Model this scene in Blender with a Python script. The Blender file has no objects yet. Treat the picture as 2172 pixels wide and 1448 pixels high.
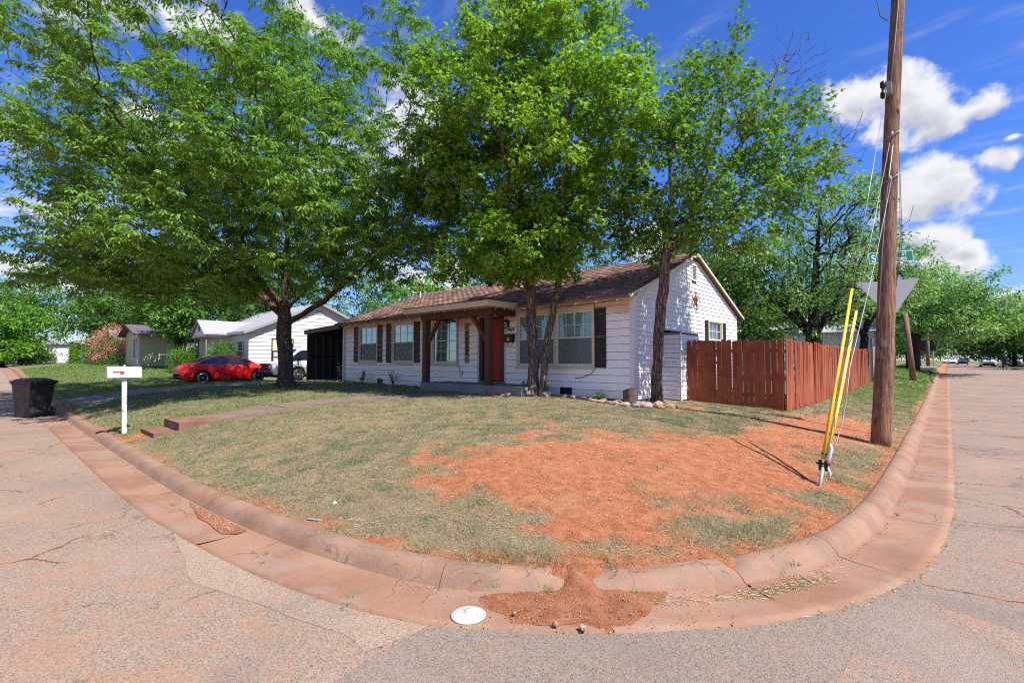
import bpy, math, random
import numpy as np
from mathutils import Vector, Matrix
random.seed(7); rng = np.random.default_rng(11)
R = math.radians
sc = bpy.context.scene
COL = sc.collection

# ------------------------------------------------------------------ camera
cam_d = bpy.data.cameras.new('camera'); cam = bpy.data.objects.new('camera', cam_d); COL.objects.link(cam)
cam_d.sensor_width = 36; cam_d.lens = 36 * 1021 / 2172; cam_d.clip_start = 0.05; cam_d.clip_end = 3000
cam.location = (0, 0, 1.65); cam.rotation_euler = (R(90 + 2.24), 0, R(42.1))
sc.camera = cam
# ------------------------------------------------------------------ light
SUN_EL, SUN_AZ = 54.0, 1.0            # azimuth measured from +X towards +Y
sd = bpy.data.lights.new('sun', 'SUN'); sun = bpy.data.objects.new('sun', sd); COL.objects.link(sun)
sd.energy = 5.0; sd.angle = R(0.53); sd.color = (1.0, 0.945, 0.86)
sdir = Vector((math.cos(R(SUN_EL)) * math.cos(R(SUN_AZ)), math.cos(R(SUN_EL)) * math.sin(R(SUN_AZ)), math.sin(R(SUN_EL))))
sun.rotation_euler = sdir.to_track_quat('Z', 'Y').to_euler(); sun.location = (20, 0, 30)
sc.view_settings.view_transform = 'Standard'; sc.view_settings.look = 'None'
sc.view_settings.gamma = 1.0; sc.view_settings.exposure = 0.86
try: sc.view_settings.use_curve_mapping = False
except Exception: pass
sc.cycles.max_bounces = 6; sc.cycles.diffuse_bounces = 4; sc.cycles.glossy_bounces = 2
sc.cycles.transmission_bounces = 4; sc.cycles.transparent_max_bounces = 8
sc.cycles.use_adaptive_sampling = True
sc.cycles.use_denoising = False; sc.cycles.filter_width = 1.15; sc.cycles.sample_clamp_indirect = 3.0; sc.cycles.adaptive_threshold = 0.006

# ------------------------------------------------------------------ node helper
class G:
    def __init__(self, tree): self.t = tree; self.N = tree.nodes; self.L = tree.links
    def n(self, typ, props=None, **inp):
        nd = self.N.new(typ)
        for k, v in (props or {}).items(): setattr(nd, k, v)
        for k, v in inp.items():
            key = int(k[1:]) if k[0] == 'i' and k[1:].isdigit() else k.replace('_', ' ')
            self.put(nd.inputs[key], v)
        return nd
    def put(self, sock, v):
        if isinstance(v, bpy.types.NodeSocket): self.L.new(v, sock)
        elif isinstance(v, (tuple, list)) and len(v) == 3 and sock.type == 'RGBA': sock.default_value = (*v, 1)
        else: sock.default_value = v
    def m(self, op, a, b=0.0, c=None, clamp=False):
        nd = self.n('ShaderNodeMath', {'operation': op, 'use_clamp': clamp}, i0=a, i1=b)
        if c is not None: self.put(nd.inputs[2], c)
        return nd.outputs[0]
    def v(self, op, a, b=None, s=None):
        nd = self.n('ShaderNodeVectorMath', {'operation': op}, i0=a)
        if b is not None: self.put(nd.inputs[1], b)
        if s is not None: self.put(nd.inputs['Scale'], s)
        return nd.outputs['Value'] if op in ('DOT_PRODUCT', 'LENGTH', 'DISTANCE') else nd.outputs[0]
    def mix(self, f, a, b, blend='MIX'):
        nd = self.n('ShaderNodeMix', {'data_type': 'RGBA', 'blend_type': blend})
        self.put(nd.inputs[0], f); self.put(nd.inputs[6], a); self.put(nd.inputs[7], b); return nd.outputs[2]
    def noise(self, scale, detail=4, rough=.55, vec=None, dist=0):
        nd = self.n('ShaderNodeTexNoise', None, Scale=scale, Detail=detail, Roughness=rough, Distortion=dist)
        if vec is not None: self.L.new(vec, nd.inputs['Vector'])
        return nd.outputs[0]
    def vor(self, scale, vec=None, feature='F1', out=0, rand=1.0):
        nd = self.n('ShaderNodeTexVoronoi', {'feature': feature}, Scale=scale)
        if 'Randomness' in nd.inputs: nd.inputs['Randomness'].default_value = rand
        if vec is not None: self.L.new(vec, nd.inputs['Vector'])
        return nd.outputs[out]
    def ramp(self, f, a, b, c0=0.0, c1=1.0):
        nd = self.n('ShaderNodeMapRange', {'interpolation_type': 'SMOOTHSTEP'})
        for i, x in enumerate((f, a, b, c0, c1)): self.put(nd.inputs[i], x)
        return nd.outputs[0]
    def bump(self, h, strength=.5, dist=.01, normal=None):
        nd = self.n('ShaderNodeBump', None, Strength=strength, Distance=dist, Height=h)
        if normal is not None: self.L.new(normal, nd.inputs['Normal'])
        return nd.outputs[0]
    def pos(self): return self.n('ShaderNodeNewGeometry').outputs['Position']
    def obj(self): return self.n('ShaderNodeTexCoord').outputs['Object']
    def scale(self, vec, s): return self.v('MULTIPLY', vec, s)

def rnd(g):
    a = g.n('ShaderNodeObjectInfo').outputs['Random']; b = g.n('ShaderNodeNewGeometry').outputs['Random Per Island']
    return g.m('FRACT', g.m('ADD', a, b))

def mat(name, fn=None, color=(.5, .5, .5), rough=.7, metal=0.0, spec=.5, coat=0.0):
    m = bpy.data.materials.new(name); m.use_nodes = True
    g = G(m.node_tree); b = g.N['Principled BSDF']
    b.inputs['Base Color'].default_value = (*color, 1); b.inputs['Roughness'].default_value = rough
    b.inputs['Metallic'].default_value = metal; b.inputs['Specular IOR Level'].default_value = spec
    b.inputs['Coat Weight'].default_value = coat
    if fn: fn(g, b)
    return m

# ------------------------------------------------------------------ world: Nishita sky with clouds
w = bpy.data.worlds.new('World'); sc.world = w; w.use_nodes = True
g = G(w.node_tree); g.N.clear()
sky = g.n('ShaderNodeTexSky', {'sky_type': 'NISHITA', 'sun_disc': False, 'sun_elevation': R(SUN_EL), 'sun_rotation': R(90 - SUN_AZ),
                               'altitude': 500, 'air_density': 1.0, 'dust_density': 0.3, 'ozone_density': 3.0})
hs = g.n('ShaderNodeHueSaturation', None, Hue=.507, Saturation=1.15, Value=1.0, Color=sky.outputs[0])
dirv = g.n('ShaderNodeTexCoord').outputs['Generated']
dirn = g.v('NORMALIZE', dirv)
sep = g.n('ShaderNodeSeparateXYZ', None, Vector=dirn)
def cdir(az_px, el_px):                       # a direction in the sky, from azimuth/elevation in degrees
    az, el = R(az_px), R(el_px); return Vector((math.cos(el) * math.cos(az), math.cos(el) * math.sin(az), math.sin(el)))
CLOUDS = [(94.7, 23.9, 4.8, 3.2), (92.0, 22.4, 5.2, 3.8), (90.0, 20.8, 3.5, 2.8), (87.6, 21.0, 2.7, 1.7), (89.9, 15.2, 4.3, 4.0), (92.2, 14.6, 3.8, 3.5), (86.3, 16.2, 2.7, 2.0), (91.3, 11.0, 3.8, 2.8), (89.8, 8.5, 4.0, 2.3), (85.0, 18.0, 0.9, 0.7), (85.4, 4.8, 2.1, 2.1), (93.7, 9.0, 3.6, 3.0), (88.5, 9.5, 2.0, 1.2), (169.5, 21.4, 4.4, 2.4), (165.5, 30.6, 4.5, 2.5), (155.8, 33.3, 3.4, 2.0), (177.4, 7.3, 3.6, 1.6), (168.7, 5.6, 0.5, 0.3), (116.4, 13.1, 3.5, 3.6), (149.0, 18.6, 3.4, 1.2), (140.3, 10.7, 3.8, 2.2), (107.0, 10.3, 3.7, 2.7)]
warp = g.n('ShaderNodeTexNoise', None, Vector=dirn, Scale=9.0, Detail=3.0)
wv = g.v('SUBTRACT', warp.outputs['Color'], (.5, .5, .5))
dw = g.v('ADD', dirn, g.v('SCALE', wv, s=.05))
field = None; low = None
for (az, el, a, b_) in CLOUDS:
    c = cdir(az, el); r_ = Vector((-math.sin(R(az)), math.cos(R(az)), 0)) * -1; u_ = r_.cross(c); 
    if u_.z < 0: u_ = -u_
    x = g.m('MULTIPLY', g.v('DOT_PRODUCT', dw, tuple(r_)), 1 / R(a)); y = g.m('MULTIPLY', g.v('DOT_PRODUCT', dw, tuple(u_)), 1 / R(b_))
    y = g.m('SUBTRACT', y, math.tan(0) + 0.0)
    rr = g.m('SQRT', g.m('ADD', g.m('MULTIPLY', x, x), g.m('MULTIPLY', y, y)))
    front = g.m('GREATER_THAN', g.v('DOT_PRODUCT', dirn, tuple(c)), 0.3)
    f = g.m('MULTIPLY', g.m('SUBTRACT', 1.0, rr, clamp=True), front)
    lw = g.m('MULTIPLY', f, g.m('MULTIPLY_ADD', y, -1.0, .15, clamp=True))
    field = f if field is None else g.m('MAXIMUM', field, f)
    low = lw if low is None else g.m('MAXIMUM', low, lw)
n1 = g.noise(13, 10, .60, dirn); n2 = g.noise(5.5, 5, .55, dirn)
f1 = g.m('ADD', field, g.m('MULTIPLY', g.m('SUBTRACT', n1, .5), 2.3))
d1 = g.m('MULTIPLY', g.ramp(f1, .14, .58), g.ramp(field, .0, .16))
# broken cumulus over the rest of the sky, thinner towards the clear blue on the right
plane = g.n('ShaderNodeCombineXYZ', None, X=g.m('DIVIDE', sep.outputs[0], g.m('ADD', sep.outputs[2], .22)),
            Y=g.m('DIVIDE', sep.outputs[1], g.m('ADD', sep.outputs[2], .22)), Z=0.0)
n3 = g.noise(2.1, 9, .6, plane.outputs[0])
clear = g.ramp(g.v('DOT_PRODUCT', dirn, tuple(cdir(104, 26))), .80, .97)
cover = g.m('SUBTRACT', g.m('SUBTRACT', n3, g.m('MULTIPLY', clear, .45)), g.m('MULTIPLY', g.ramp(sep.outputs[2], .12, .7), .02))
d2 = g.ramp(cover, .48, .64)
n4 = g.noise(3.0, 7, .65, g.v('MULTIPLY', plane.outputs[0], (1.0, 3.2, 1.0)))
wisp = g.m('MULTIPLY', g.ramp(n4, .5, .8), .28)
dens = g.m('MAXIMUM', g.m('MAXIMUM', d1, d2), wisp)
dens = g.m('MULTIPLY', dens, g.ramp(sep.outputs[2], -.01, .03))
shade = g.m('MAXIMUM', g.m('MULTIPLY', g.ramp(low, .05, .55), 1.0), g.m('MULTIPLY', g.ramp(cover, .60, .74), .55))
shade = g.m('ADD', shade, g.m('MULTIPLY', g.m('SUBTRACT', g.noise(22, 6, .6, g.v('ADD', dirn, (.012, -.004, .03))), .47), 2.2), clamp=True)
ccol = g.mix(shade, (7.0, 7.1, 7.4), (3.9, 4.05, 4.9))
skyc = g.mix(1.0, hs.outputs[0], g.mix(g.ramp(sep.outputs[2], .0, .38), (.86, .98, 1.25), (.76, 1.08, 1.68)), 'MULTIPLY')
skyc = g.mix(dens, skyc, ccol)
bg = g.n('ShaderNodeBackground', None, Color=skyc, Strength=0.072)
out = g.n('ShaderNodeOutputWorld'); g.L.new(bg.outputs[0], out.inputs[0])

# ------------------------------------------------------------------ mesh helpers
class MB:
    def __init__(s): s.v = []; s.f = []; s.smooth = False
    def add(s, vs, fs):
        o = len(s.v); s.v += [tuple(p) for p in vs]; s.f += [tuple(i + o for i in f) for f in fs]; return s
    def box(s, x0, y0, z0, x1, y1, z1):
        x0, x1 = min(x0, x1), max(x0, x1); y0, y1 = min(y0, y1), max(y0, y1); z0, z1 = min(z0, z1), max(z0, z1)
        return s.add([(x0, y0, z0), (x1, y0, z0), (x1, y1, z0), (x0, y1, z0), (x0, y0, z1), (x1, y0, z1), (x1, y1, z1), (x0, y1, z1)],
                     [(0, 3, 2, 1), (4, 5, 6, 7), (0, 1, 5, 4), (1, 2, 6, 5), (2, 3, 7, 6), (3, 0, 4, 7)])
    def bar(s, a, b, wx, wy, up=(0, 0, 1)):          # a square bar from a to b
        a, b = Vector(a), Vector(b); d = (b - a).normalized(); u = Vector(up)
        if abs(d.dot(u)) > .95: u = Vector((0, 1, 0))
        r = d.cross(u).normalized() * wx / 2; t = r.cross(d).normalized() * wy / 2
        vs = [p + sx * r + sy * t for p in (a, b) for sx, sy in ((-1, -1), (1, -1), (1, 1), (-1, 1))]
        return s.add(vs, [(0, 1, 2, 3), (7, 6, 5, 4), (0, 4, 5, 1), (1, 5, 6, 2), (2, 6, 7, 3), (3, 7, 4, 0)])
    def tube(s, pts, rad, k=8, caps=True):
        pts = [Vector(p) for p in pts]; n = len(pts); rads = rad if isinstance(rad, (list, tuple)) else [rad] * n
        o = len(s.v); ref = Vector((0, 0, 1)) if abs((pts[-1] - pts[0]).normalized().z) < .8 else Vector((1, 0, 0))
        for i, p in enumerate(pts):
            d = (pts[min(i + 1, n - 1)] - pts[max(i - 1, 0)]).normalized(); u = d.cross(ref).normalized(); v = u.cross(d)
            for j in range(k):
                a = 2 * math.pi * j / k; s.v.append(tuple(p + (u * math.cos(a) + v * math.sin(a)) * rads[i]))
        for i in range(n - 1):
            for j in range(k):
                a = o + i * k + j; b = o + i * k + (j + 1) % k; s.f.append((a, b, b + k, a + k))
        if caps: s.f.append(tuple(o + j for j in range(k))[::-1]); s.f.append(tuple(o + (n - 1) * k + j for j in range(k)))
        return s
    def lathe(s, prof, k=20, cen=(0, 0, 0), axis='z'):
        o = len(s.v); n = len(prof)
        for r, h in prof:
            for j in range(k):
                a = 2 * math.pi * j / k; x, y = r * math.cos(a), r * math.sin(a)
                p = {'z': (x, y, h), 'x': (h, x, y), 'y': (x, h, y)}[axis]
                s.v.append((cen[0] + p[0], cen[1] + p[1], cen[2] + p[2]))
        for i in range(n - 1):
            for j in range(k):
                a = o + i * k + j; b = o + i * k + (j + 1) % k; s.f.append((a, b, b + k, a + k))
        s.f.append(tuple(o + j for j in range(k))[::-1]); s.f.append(tuple(o + (n - 1) * k + j for j in range(k))); return s
    def prism(s, poly, fn, d0, d1):                  # poly in 2D, fn(u,v,d)->xyz
        n = len(poly); vs = [fn(u, v, d) for d in (d0, d1) for u, v in poly]
        return s.add(vs, [tuple(range(n))[::-1], tuple(range(n, 2 * n))] + [(i, (i + 1) % n, n + (i + 1) % n, n + i) for i in range(n)])

def wloc(o):
    p = Vector((0, 0, 0))
    while o is not None: p += o.location; o = o.parent
    return p
def mesh_from(name, v, f):
    me = bpy.data.meshes.new(name); me.from_pydata(v, [], f); me.update(); return me
def link(name, me, parent=None, **tags):
    o = bpy.data.objects.new(name, me); COL.objects.link(o)
    if parent is not None: o.parent = parent
    for k, v in tags.items(): o[k] = v
    return o
def obj(name, mb, m, parent=None, smooth=False, local=False, **tags):
    v = mb.v
    if parent is not None and not local:
        p = wloc(parent); v = [(a - p.x, b - p.y, c - p.z) for a, b, c in v]
    me = mesh_from(name, v, mb.f)
    if m is not None: me.materials.append(m)
    if smooth: me.polygons.foreach_set('use_smooth', [True] * len(me.polygons))
    return link(name, me, parent, **tags)
def thing(name, label, cat, loc=(0, 0, 0), rz=0.0, group=None):
    o = bpy.data.objects.new(name, None); COL.objects.link(o); o.empty_display_size = .2
    o.location = loc; o.rotation_euler = (0, 0, rz); o['label'] = label; o['category'] = cat
    if group: o['group'] = group
    return o
def struct(name, mb_or_me, m=None, smooth=False):
    me = mb_or_me if isinstance(mb_or_me, bpy.types.Mesh) else mesh_from(name, mb_or_me.v, mb_or_me.f)
    if m is not None: me.materials.append(m)
    if smooth: me.polygons.foreach_set('use_smooth', [True] * len(me.polygons))
    return link(name, me, None, kind='structure')
def np_mesh(name, V, F):                              # V (n,3), F (m,k) all k-gons, fast
    me = bpy.data.meshes.new(name); V = np.asarray(V, np.float32); F = np.asarray(F, np.int32)
    k = F.shape[1]; me.vertices.add(len(V)); me.vertices.foreach_set('co', V.ravel())
    me.loops.add(F.size); me.loops.foreach_set('vertex_index', F.ravel())
    me.polygons.add(len(F)); me.polygons.foreach_set('loop_start', np.arange(0, F.size, k, dtype=np.int32))
    me.update(calc_edges=True); return me
def scatter(name, tv, tf, P, Rm, S):                  # copies of a template: tv (k,3), tf (m,j); P (n,3), Rm (n,3,3), S (n,)
    tv = np.asarray(tv, np.float64); tf = np.asarray(tf)
    V = np.einsum('nij,kj->nki', Rm, tv) * np.asarray(S)[:, None, None] + P[:, None, :]
    n, k = len(P), len(tv); F = tf[None] + (np.arange(n) * k)[:, None, None]
    return np_mesh(name, V.reshape(-1, 3), F.reshape(-1, tf.shape[1]))
def frames(fwd, up):                                  # rotation matrices with columns (x=fwd, y, z~up)
    x = fwd / np.linalg.norm(fwd, axis=1, keepdims=True); y = np.cross(up, x)
    y /= np.linalg.norm(y, axis=1, keepdims=True) + 1e-9; z = np.cross(x, y); return np.stack([x, y, z], axis=2)
def rotz(a):
    c, s = np.cos(a), np.sin(a); o = np.zeros_like(a); l = np.ones_like(a)
    return np.stack([np.stack([c, -s, o], 1), np.stack([s, c, o], 1), np.stack([o, o, l], 1)], 1)
def ss(a, b, x):
    t = np.clip((x - a) / (b - a), 0, 1); return t * t * (3 - 2 * t)
def vnoise(x, y, sc_, seed=0, oct_=3):                # value noise for masks
    x = np.asarray(x, float); y = np.asarray(y, float); r = np.zeros_like(x); amp = 1.0; tot = 0
    for o in range(oct_):
        f = (2 ** o) / sc_; u = x * f + 17.3 * seed + 100; v = y * f + 9.1 * seed + 100
        i = np.floor(u).astype(np.int64); j = np.floor(v).astype(np.int64); a = u - i; b = v - j; a = a * a * (3 - 2 * a); b = b * b * (3 - 2 * b)
        def h(p, q):
            n = (p * 374761393 + q * 668265263 + seed * 974711 + o * 1313) & 0x7fffffff
            n = ((n ^ (n >> 13)) * 1274126177) & 0x7fffffff; return ((n ^ (n >> 16)) & 0xffff) / 65535.0
        r += amp * ((h(i, j) * (1 - a) + h(i + 1, j) * a) * (1 - b) + (h(i, j + 1) * (1 - a) + h(i + 1, j + 1) * a) * b)
        tot += amp; amp *= .5
    return r / tot

# ------------------------------------------------------------------ the lie of the land
KEY = [(-260, 1.65), (-120, 1.65), (-60, 1.65), (-30, 1.65), (-16, 1.65), (-10, 1.66), (-7, 1.69), (-5.05, 1.82), (-3.81, 2.0), (-2.79, 2.29), (-2.15, 2.72),
       (-1.6, 3.25), (-1.08, 3.95), (-.68, 5.0), (-.5, 6.5), (-.45, 9.3), (-.45, 14), (-.45, 30), (-.45, 60), (-.45, 120), (-.45, 260)]
def catmull(K, step=.12):
    K = [np.array(k, float) for k in K]; out_ = []
    for i in range(len(K) - 1):
        p0 = K[max(i - 1, 0)]; p1 = K[i]; p2 = K[i + 1]; p3 = K[min(i + 2, len(K) - 1)]; L = np.linalg.norm(p2 - p1)
        if L > 17 or p1[0] < -40 or p1[1] > 25:
            n = max(2, int(L / 1.5)); out_ += [p1 + (p2 - p1) * t / n for t in range(n)]; continue
        n = max(2, int(L / step)); m1 = (p2 - p0) / (np.linalg.norm(p2 - p0) + 1e-9) * L; m2 = (p3 - p1) / (np.linalg.norm(p3 - p1) + 1e-9) * L
        for j in range(n):
            t = j / n; out_.append((2 * t**3 - 3 * t**2 + 1) * p1 + (t**3 - 2 * t**2 + t) * m1 + (-2 * t**3 + 3 * t**2) * p2 + (t**3 - t**2) * m2)
    out_.append(K[-1]); return np.array(out_)
PATH = catmull(KEY)
TAN = np.gradient(PATH, axis=0); TAN /= np.linalg.norm(TAN, axis=1, keepdims=True)
NRM = np.stack([TAN[:, 1], -TAN[:, 0]], 1)           # points out of the lot, to the street
SLEN = np.concatenate([[0], np.cumsum(np.linalg.norm(np.diff(PATH, axis=0), axis=1))])
def zroad(x, y): return .65 * ss(15, 65, np.asarray(y, float)) + 1.0 * ss(15, 60, -np.asarray(x, float))
_near = np.where((PATH[:, 0] > -20) & (PATH[:, 1] < 20))[0]
def dlot(x, y):                                       # distance inside the curb line (negative in the street)
    x = np.asarray(x, float); y = np.asarray(y, float); d = np.minimum(y - 1.65, -.45 - x)
    flat = np.atleast_1d(d).ravel().copy(); X = np.atleast_1d(x).ravel(); Y = np.atleast_1d(y).ravel()
    k = np.where((X > -12) & (Y < 12) & (flat < 6) & (flat > -6))[0]
    P = PATH[_near]; N_ = NRM[_near]
    for c in range(0, len(k), 20000):
        kk = k[c:c + 20000]; dx = X[kk, None] - P[None, :, 0]; dy = Y[kk, None] - P[None, :, 1]; D = dx * dx + dy * dy
        j = D.argmin(1); r = np.arange(len(kk)); s = np.sign(dx[r, j] * N_[j, 0] + dy[r, j] * N_[j, 1]); flat[kk] = -s * np.sqrt(D[r, j])
    return flat.reshape(np.shape(d))
def lot_rise(x): return np.interp(x, [-80, -60, -43, -36, -29, -24, -20], [.20, .25, .42, .35, .15, .42, .60])
def ground(x, y):
    x = np.asarray(x, float); y = np.asarray(y, float); d = dlot(x, y)
    L = 3.2 - 1.3 * ss(5, 10, -x); z = .098 + lot_rise(x) * (1 - np.exp(-np.maximum(d - .22, 0) / L)) + .25 * ss(25, 45, y) * ss(.3, 2, d)
    z = z + .02 * (vnoise(x, y, 1.6, 3) - .5) * ss(.3, 1.5, d) + .05 * (vnoise(x, y, 6, 4) - .5) * ss(.3, 3, d)
    return zroad(x, y) + z
def gz(x, y): return float(ground(np.array([x]), np.array([y]))[0])
SOIL = np.array([(-4.9, 3.9), (-4.77, 5.42), (-3.83, 6.98), (-2.9, 8.9), (-2.75, 12.9), (-1.4, 13.8), (-1.0, 11.1), (-1.35, 8.6), (-1.2, 6.6), (-1.15, 5.4), (-1.6, 4.5), (-1.85, 3.6), (-1.85, 2.85), (-2.5, 2.95), (-3.5, 3.3)])
def poly_sd(x, y, P):
    x = np.asarray(x, float); y = np.asarray(y, float); ins = np.zeros(x.shape, bool); D = np.full(x.shape, 1e9); n = len(P)
    for i in range(n):
        a, b = P[i], P[(i + 1) % n]; e = b - a; t = np.clip(((x - a[0]) * e[0] + (y - a[1]) * e[1]) / (e @ e), 0, 1)
        D = np.minimum(D, np.hypot(x - a[0] - t * e[0], y - a[1] - t * e[1]))
        c = ((a[1] > y) != (b[1] > y)) & (x < (b[0] - a[0]) * (y - a[1]) / (b[1] - a[1] + 1e-12) + a[0]); ins ^= c
    return np.where(ins, D, -D)
def grass_density(x, y):                              # 1 = turf, 0 = bare red soil
    sd_ = poly_sd(x, y, SOIL); n = vnoise(x, y, .9, 5, 4) - .5; n2_ = vnoise(x, y, .28, 6, 3) - .5
    g_ = 1 - ss(-.55, .60, sd_ + n * 1.5 + n2_ * 1.5)
    d = dlot(x, y); edge = ss(.17, .50, d + n2_ * .5 + n * .3)               # bare strip behind the curb
    worn = ss(.30, .52, vnoise(x, y, .55, 9, 4) + .22 * ss(2, 7, np.hypot(x + 2, y - 6)))
    right_ = ss(-3.4, -1.8, x) * ss(4.2, 5.5, y) * ss(12.5, 9.5, y); g_ = g_ * (.3 + .7 * edge) * (.45 + .55 * worn) * (1 - .30 * right_ * ss(.42, .62, vnoise(x, y, .5, 91, 3)))
    g_ *= 1 - .75 * ss(.9, .1, np.hypot((x + 11.8), (y - 2.2)))             # by the steps
    g_ *= 1 - .8 * ss(1.1, .3, np.hypot((x + 5.0) * .7, (y - 11.2)))        # by the maple and rocks
    far_ = np.maximum(ss(13.5, 17, y) * ss(.30, .42, d + n2_ * .25), ss(24, 27, -x) * ss(.35, .5, d)); g_ = np.maximum(g_, far_ * .95); g_ = np.where(x > 5.4, 1.0, g_)
    return np.clip(g_, 0, 1)
def greenness(x, y):                                  # lush under the trees and far off, dry in the open
    return np.clip(ss(6, 14, -x) * .45 + ss(12, 26, y) * .85 + ss(20, 28, -x) * .5 + (vnoise(x, y, 3.5, 12) - .5) * .5, 0, 1)

# ------------------------------------------------------------------ ground materials
def m_ground(g, b):
    P = g.pos(); at = g.n('ShaderNodeAttribute', {'attribute_name': 'turf'}).outputs['Color']
    s = g.n('ShaderNodeSeparateColor', None, Color=at); turf, green, wash = s.outputs[0], s.outputs[1], s.outputs[2]
    f = g.noise(9, 6, .65, P); f2 = g.noise(60, 4, .7, P); f3 = g.noise(1.3, 4, .6, P); f4 = g.noise(240, 2, .6, P)
    soil = g.mix(g.ramp(f, .3, .7), (.365, .117, .050), (.51, .212, .105))
    soil = g.mix(g.m('MULTIPLY', g.ramp(f3, .5, .72), .45), soil, (.55, .31, .18))
    soil = g.mix(g.m('MULTIPLY', g.ramp(f2, .56, .72), .5), soil, (0.263, 0.0804, 0.0365))
    peb = g.vor(34, P); soil = g.mix(g.m('MULTIPLY', g.m('MULTIPLY', g.ramp(peb, .30, .12), g.ramp(f, .45, .62)), .6), soil, (0.453, 0.292, 0.204))
    straw = g.mix(g.ramp(f2, .35, .7), (0.263, 0.186, 0.103), (0.395, 0.307, 0.19))
    gr = g.mix(g.ramp(f2, .3, .7), (0.0804, 0.11, 0.0402), (0.161, 0.183, 0.0804))
    soil = g.mix(g.m('MULTIPLY', wash, .75), soil, g.mix(f, (0.148, 0.074, 0.0435), (0.287, 0.165, 0.104)))
    turfc = g.mix(g.m('ADD', g.m('MULTIPLY', green, .9), g.m('MULTIPLY', g.m('SUBTRACT', f, .5), 1.2), clamp=True), straw, gr)
    turfc = g.mix(g.ramp(f4, .5, .8), turfc, (0.0365, 0.0329, 0.0146))
    k = g.ramp(g.m('ADD', turf, g.m('MULTIPLY', g.m('SUBTRACT', f2, .5), .9)), .28, .72)
    g.put(b.inputs['Base Color'], g.mix(k, soil, turfc)); b.inputs['Roughness'].default_value = .95; b.inputs['Specular IOR Level'].default_value = .15
    h = g.m('ADD', g.m('MULTIPLY', f2, .6), g.m('MULTIPLY', g.noise(150, 3, .7, P), .5)); h = g.m('ADD', h, g.m('MULTIPLY', g.ramp(peb, .3, .1), .4))
    g.put(b.inputs['Normal'], g.bump(h, 1.0, .035))
M_GROUND = mat('ground', m_ground)

def asphalt(seed, base, cracks=1.0, dirt=.5, coarse=1.0, streak=False):
    def fn(g, b):
        P = g.v('ADD', g.pos(), (seed * 3.1, seed * 1.7, 0))
        big = g.noise(.55, 5, .6, P); mid = g.noise(3.2, 5, .65, P); fine = g.noise(38, 3, .7, P)
        chip = g.vor(120 * coarse, P, out=1); cs = g.n('ShaderNodeSeparateColor', None, Color=chip)
        cd = g.vor(120 * coarse, P)
        c = g.mix(g.ramp(cs.outputs[0], .1, .95), tuple(x * .76 for x in base), tuple(min(1, x * 1.18) for x in base))
        c = g.mix(g.m('MULTIPLY', g.ramp(cs.outputs[1], .76, .9), .55), c, (base[0] * 1.35, base[1] * 1.02, base[2] * .82))
        c = g.mix(g.m('MULTIPLY', g.ramp(cs.outputs[2], .82, .95), .75), c, (base[0] * .28, base[1] * .28, base[2] * .3))
        c = g.mix(g.m('MULTIPLY', g.ramp(mid, .46, .68), dirt), c, (0.329, 0.176, 0.112))
        c = g.mix(g.m('MULTIPLY', g.ramp(big, .5, .68), .40), c, (0.142, 0.116, 0.109))
        c = g.mix(g.m('MULTIPLY', g.ramp(big, .46, .3), .35), c, (0.322, 0.244, 0.206))
        nrm = None; h = g.m('SUBTRACT', g.m('MULTIPLY', fine, .5), g.m('MULTIPLY', cd, .7))
        if cracks:
            wv_ = g.n('ShaderNodeTexNoise', None, Vector=P, Scale=1.4, Detail=5.0, Roughness=.7).outputs['Color']
            Pw = g.v('ADD', P, g.v('SCALE', g.v('SUBTRACT', wv_, (.5, .5, .5)), s=.55))
            if streak: Pw = g.v('MULTIPLY', Pw, (.55, 1.25, 1))
            e1 = g.vor(.75, Pw, 'DISTANCE_TO_EDGE'); e2 = g.vor(2.3, Pw, 'DISTANCE_TO_EDGE')
            m1 = g.m('MULTIPLY', g.ramp(e1, .010, .003), g.ramp(g.noise(.9, 3, .5, P), .42 if streak else .50, .55 if streak else .60))
            m2 = g.m('MULTIPLY', g.ramp(e2, .013, .003), g.ramp(g.noise(.6, 3, .5, g.v('ADD', P, (9, 4, 0))), .52, .62))
            cr = g.m('MULTIPLY', g.m('MAXIMUM', m1, g.m('MULTIPLY', m2, .7)), cracks)
            c = g.mix(g.m('MULTIPLY', g.ramp(g.m('MINIMUM', e1, 1), .06, .01), .25), c, (0.314, 0.164, 0.0974))
            c = g.mix(g.m('MULTIPLY', cr, .8), c, (0.0561, 0.0374, 0.0299)); h = g.m('SUBTRACT', h, g.m('MULTIPLY', cr, 3))
        g.put(b.inputs['Base Color'], c); b.inputs['Roughness'].default_value = .88; b.inputs['Specular IOR Level'].default_value = .25
        g.put(b.inputs['Normal'], g.bump(h, .9, .006))
    return fn
M_ROAD = mat('road_old', asphalt(1, (0.2728, 0.2048, 0.1586), .9, .5, 1.0))
M_PATCH = mat('road_patch', asphalt(5, (0.2206, 0.1818, 0.1477), 0.0, .2, 1.15))
M_ROADR = mat('road_cracked', asphalt(9, (0.2502, 0.1975, 0.1586), 1.0, .6, 1.0, True))

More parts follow.
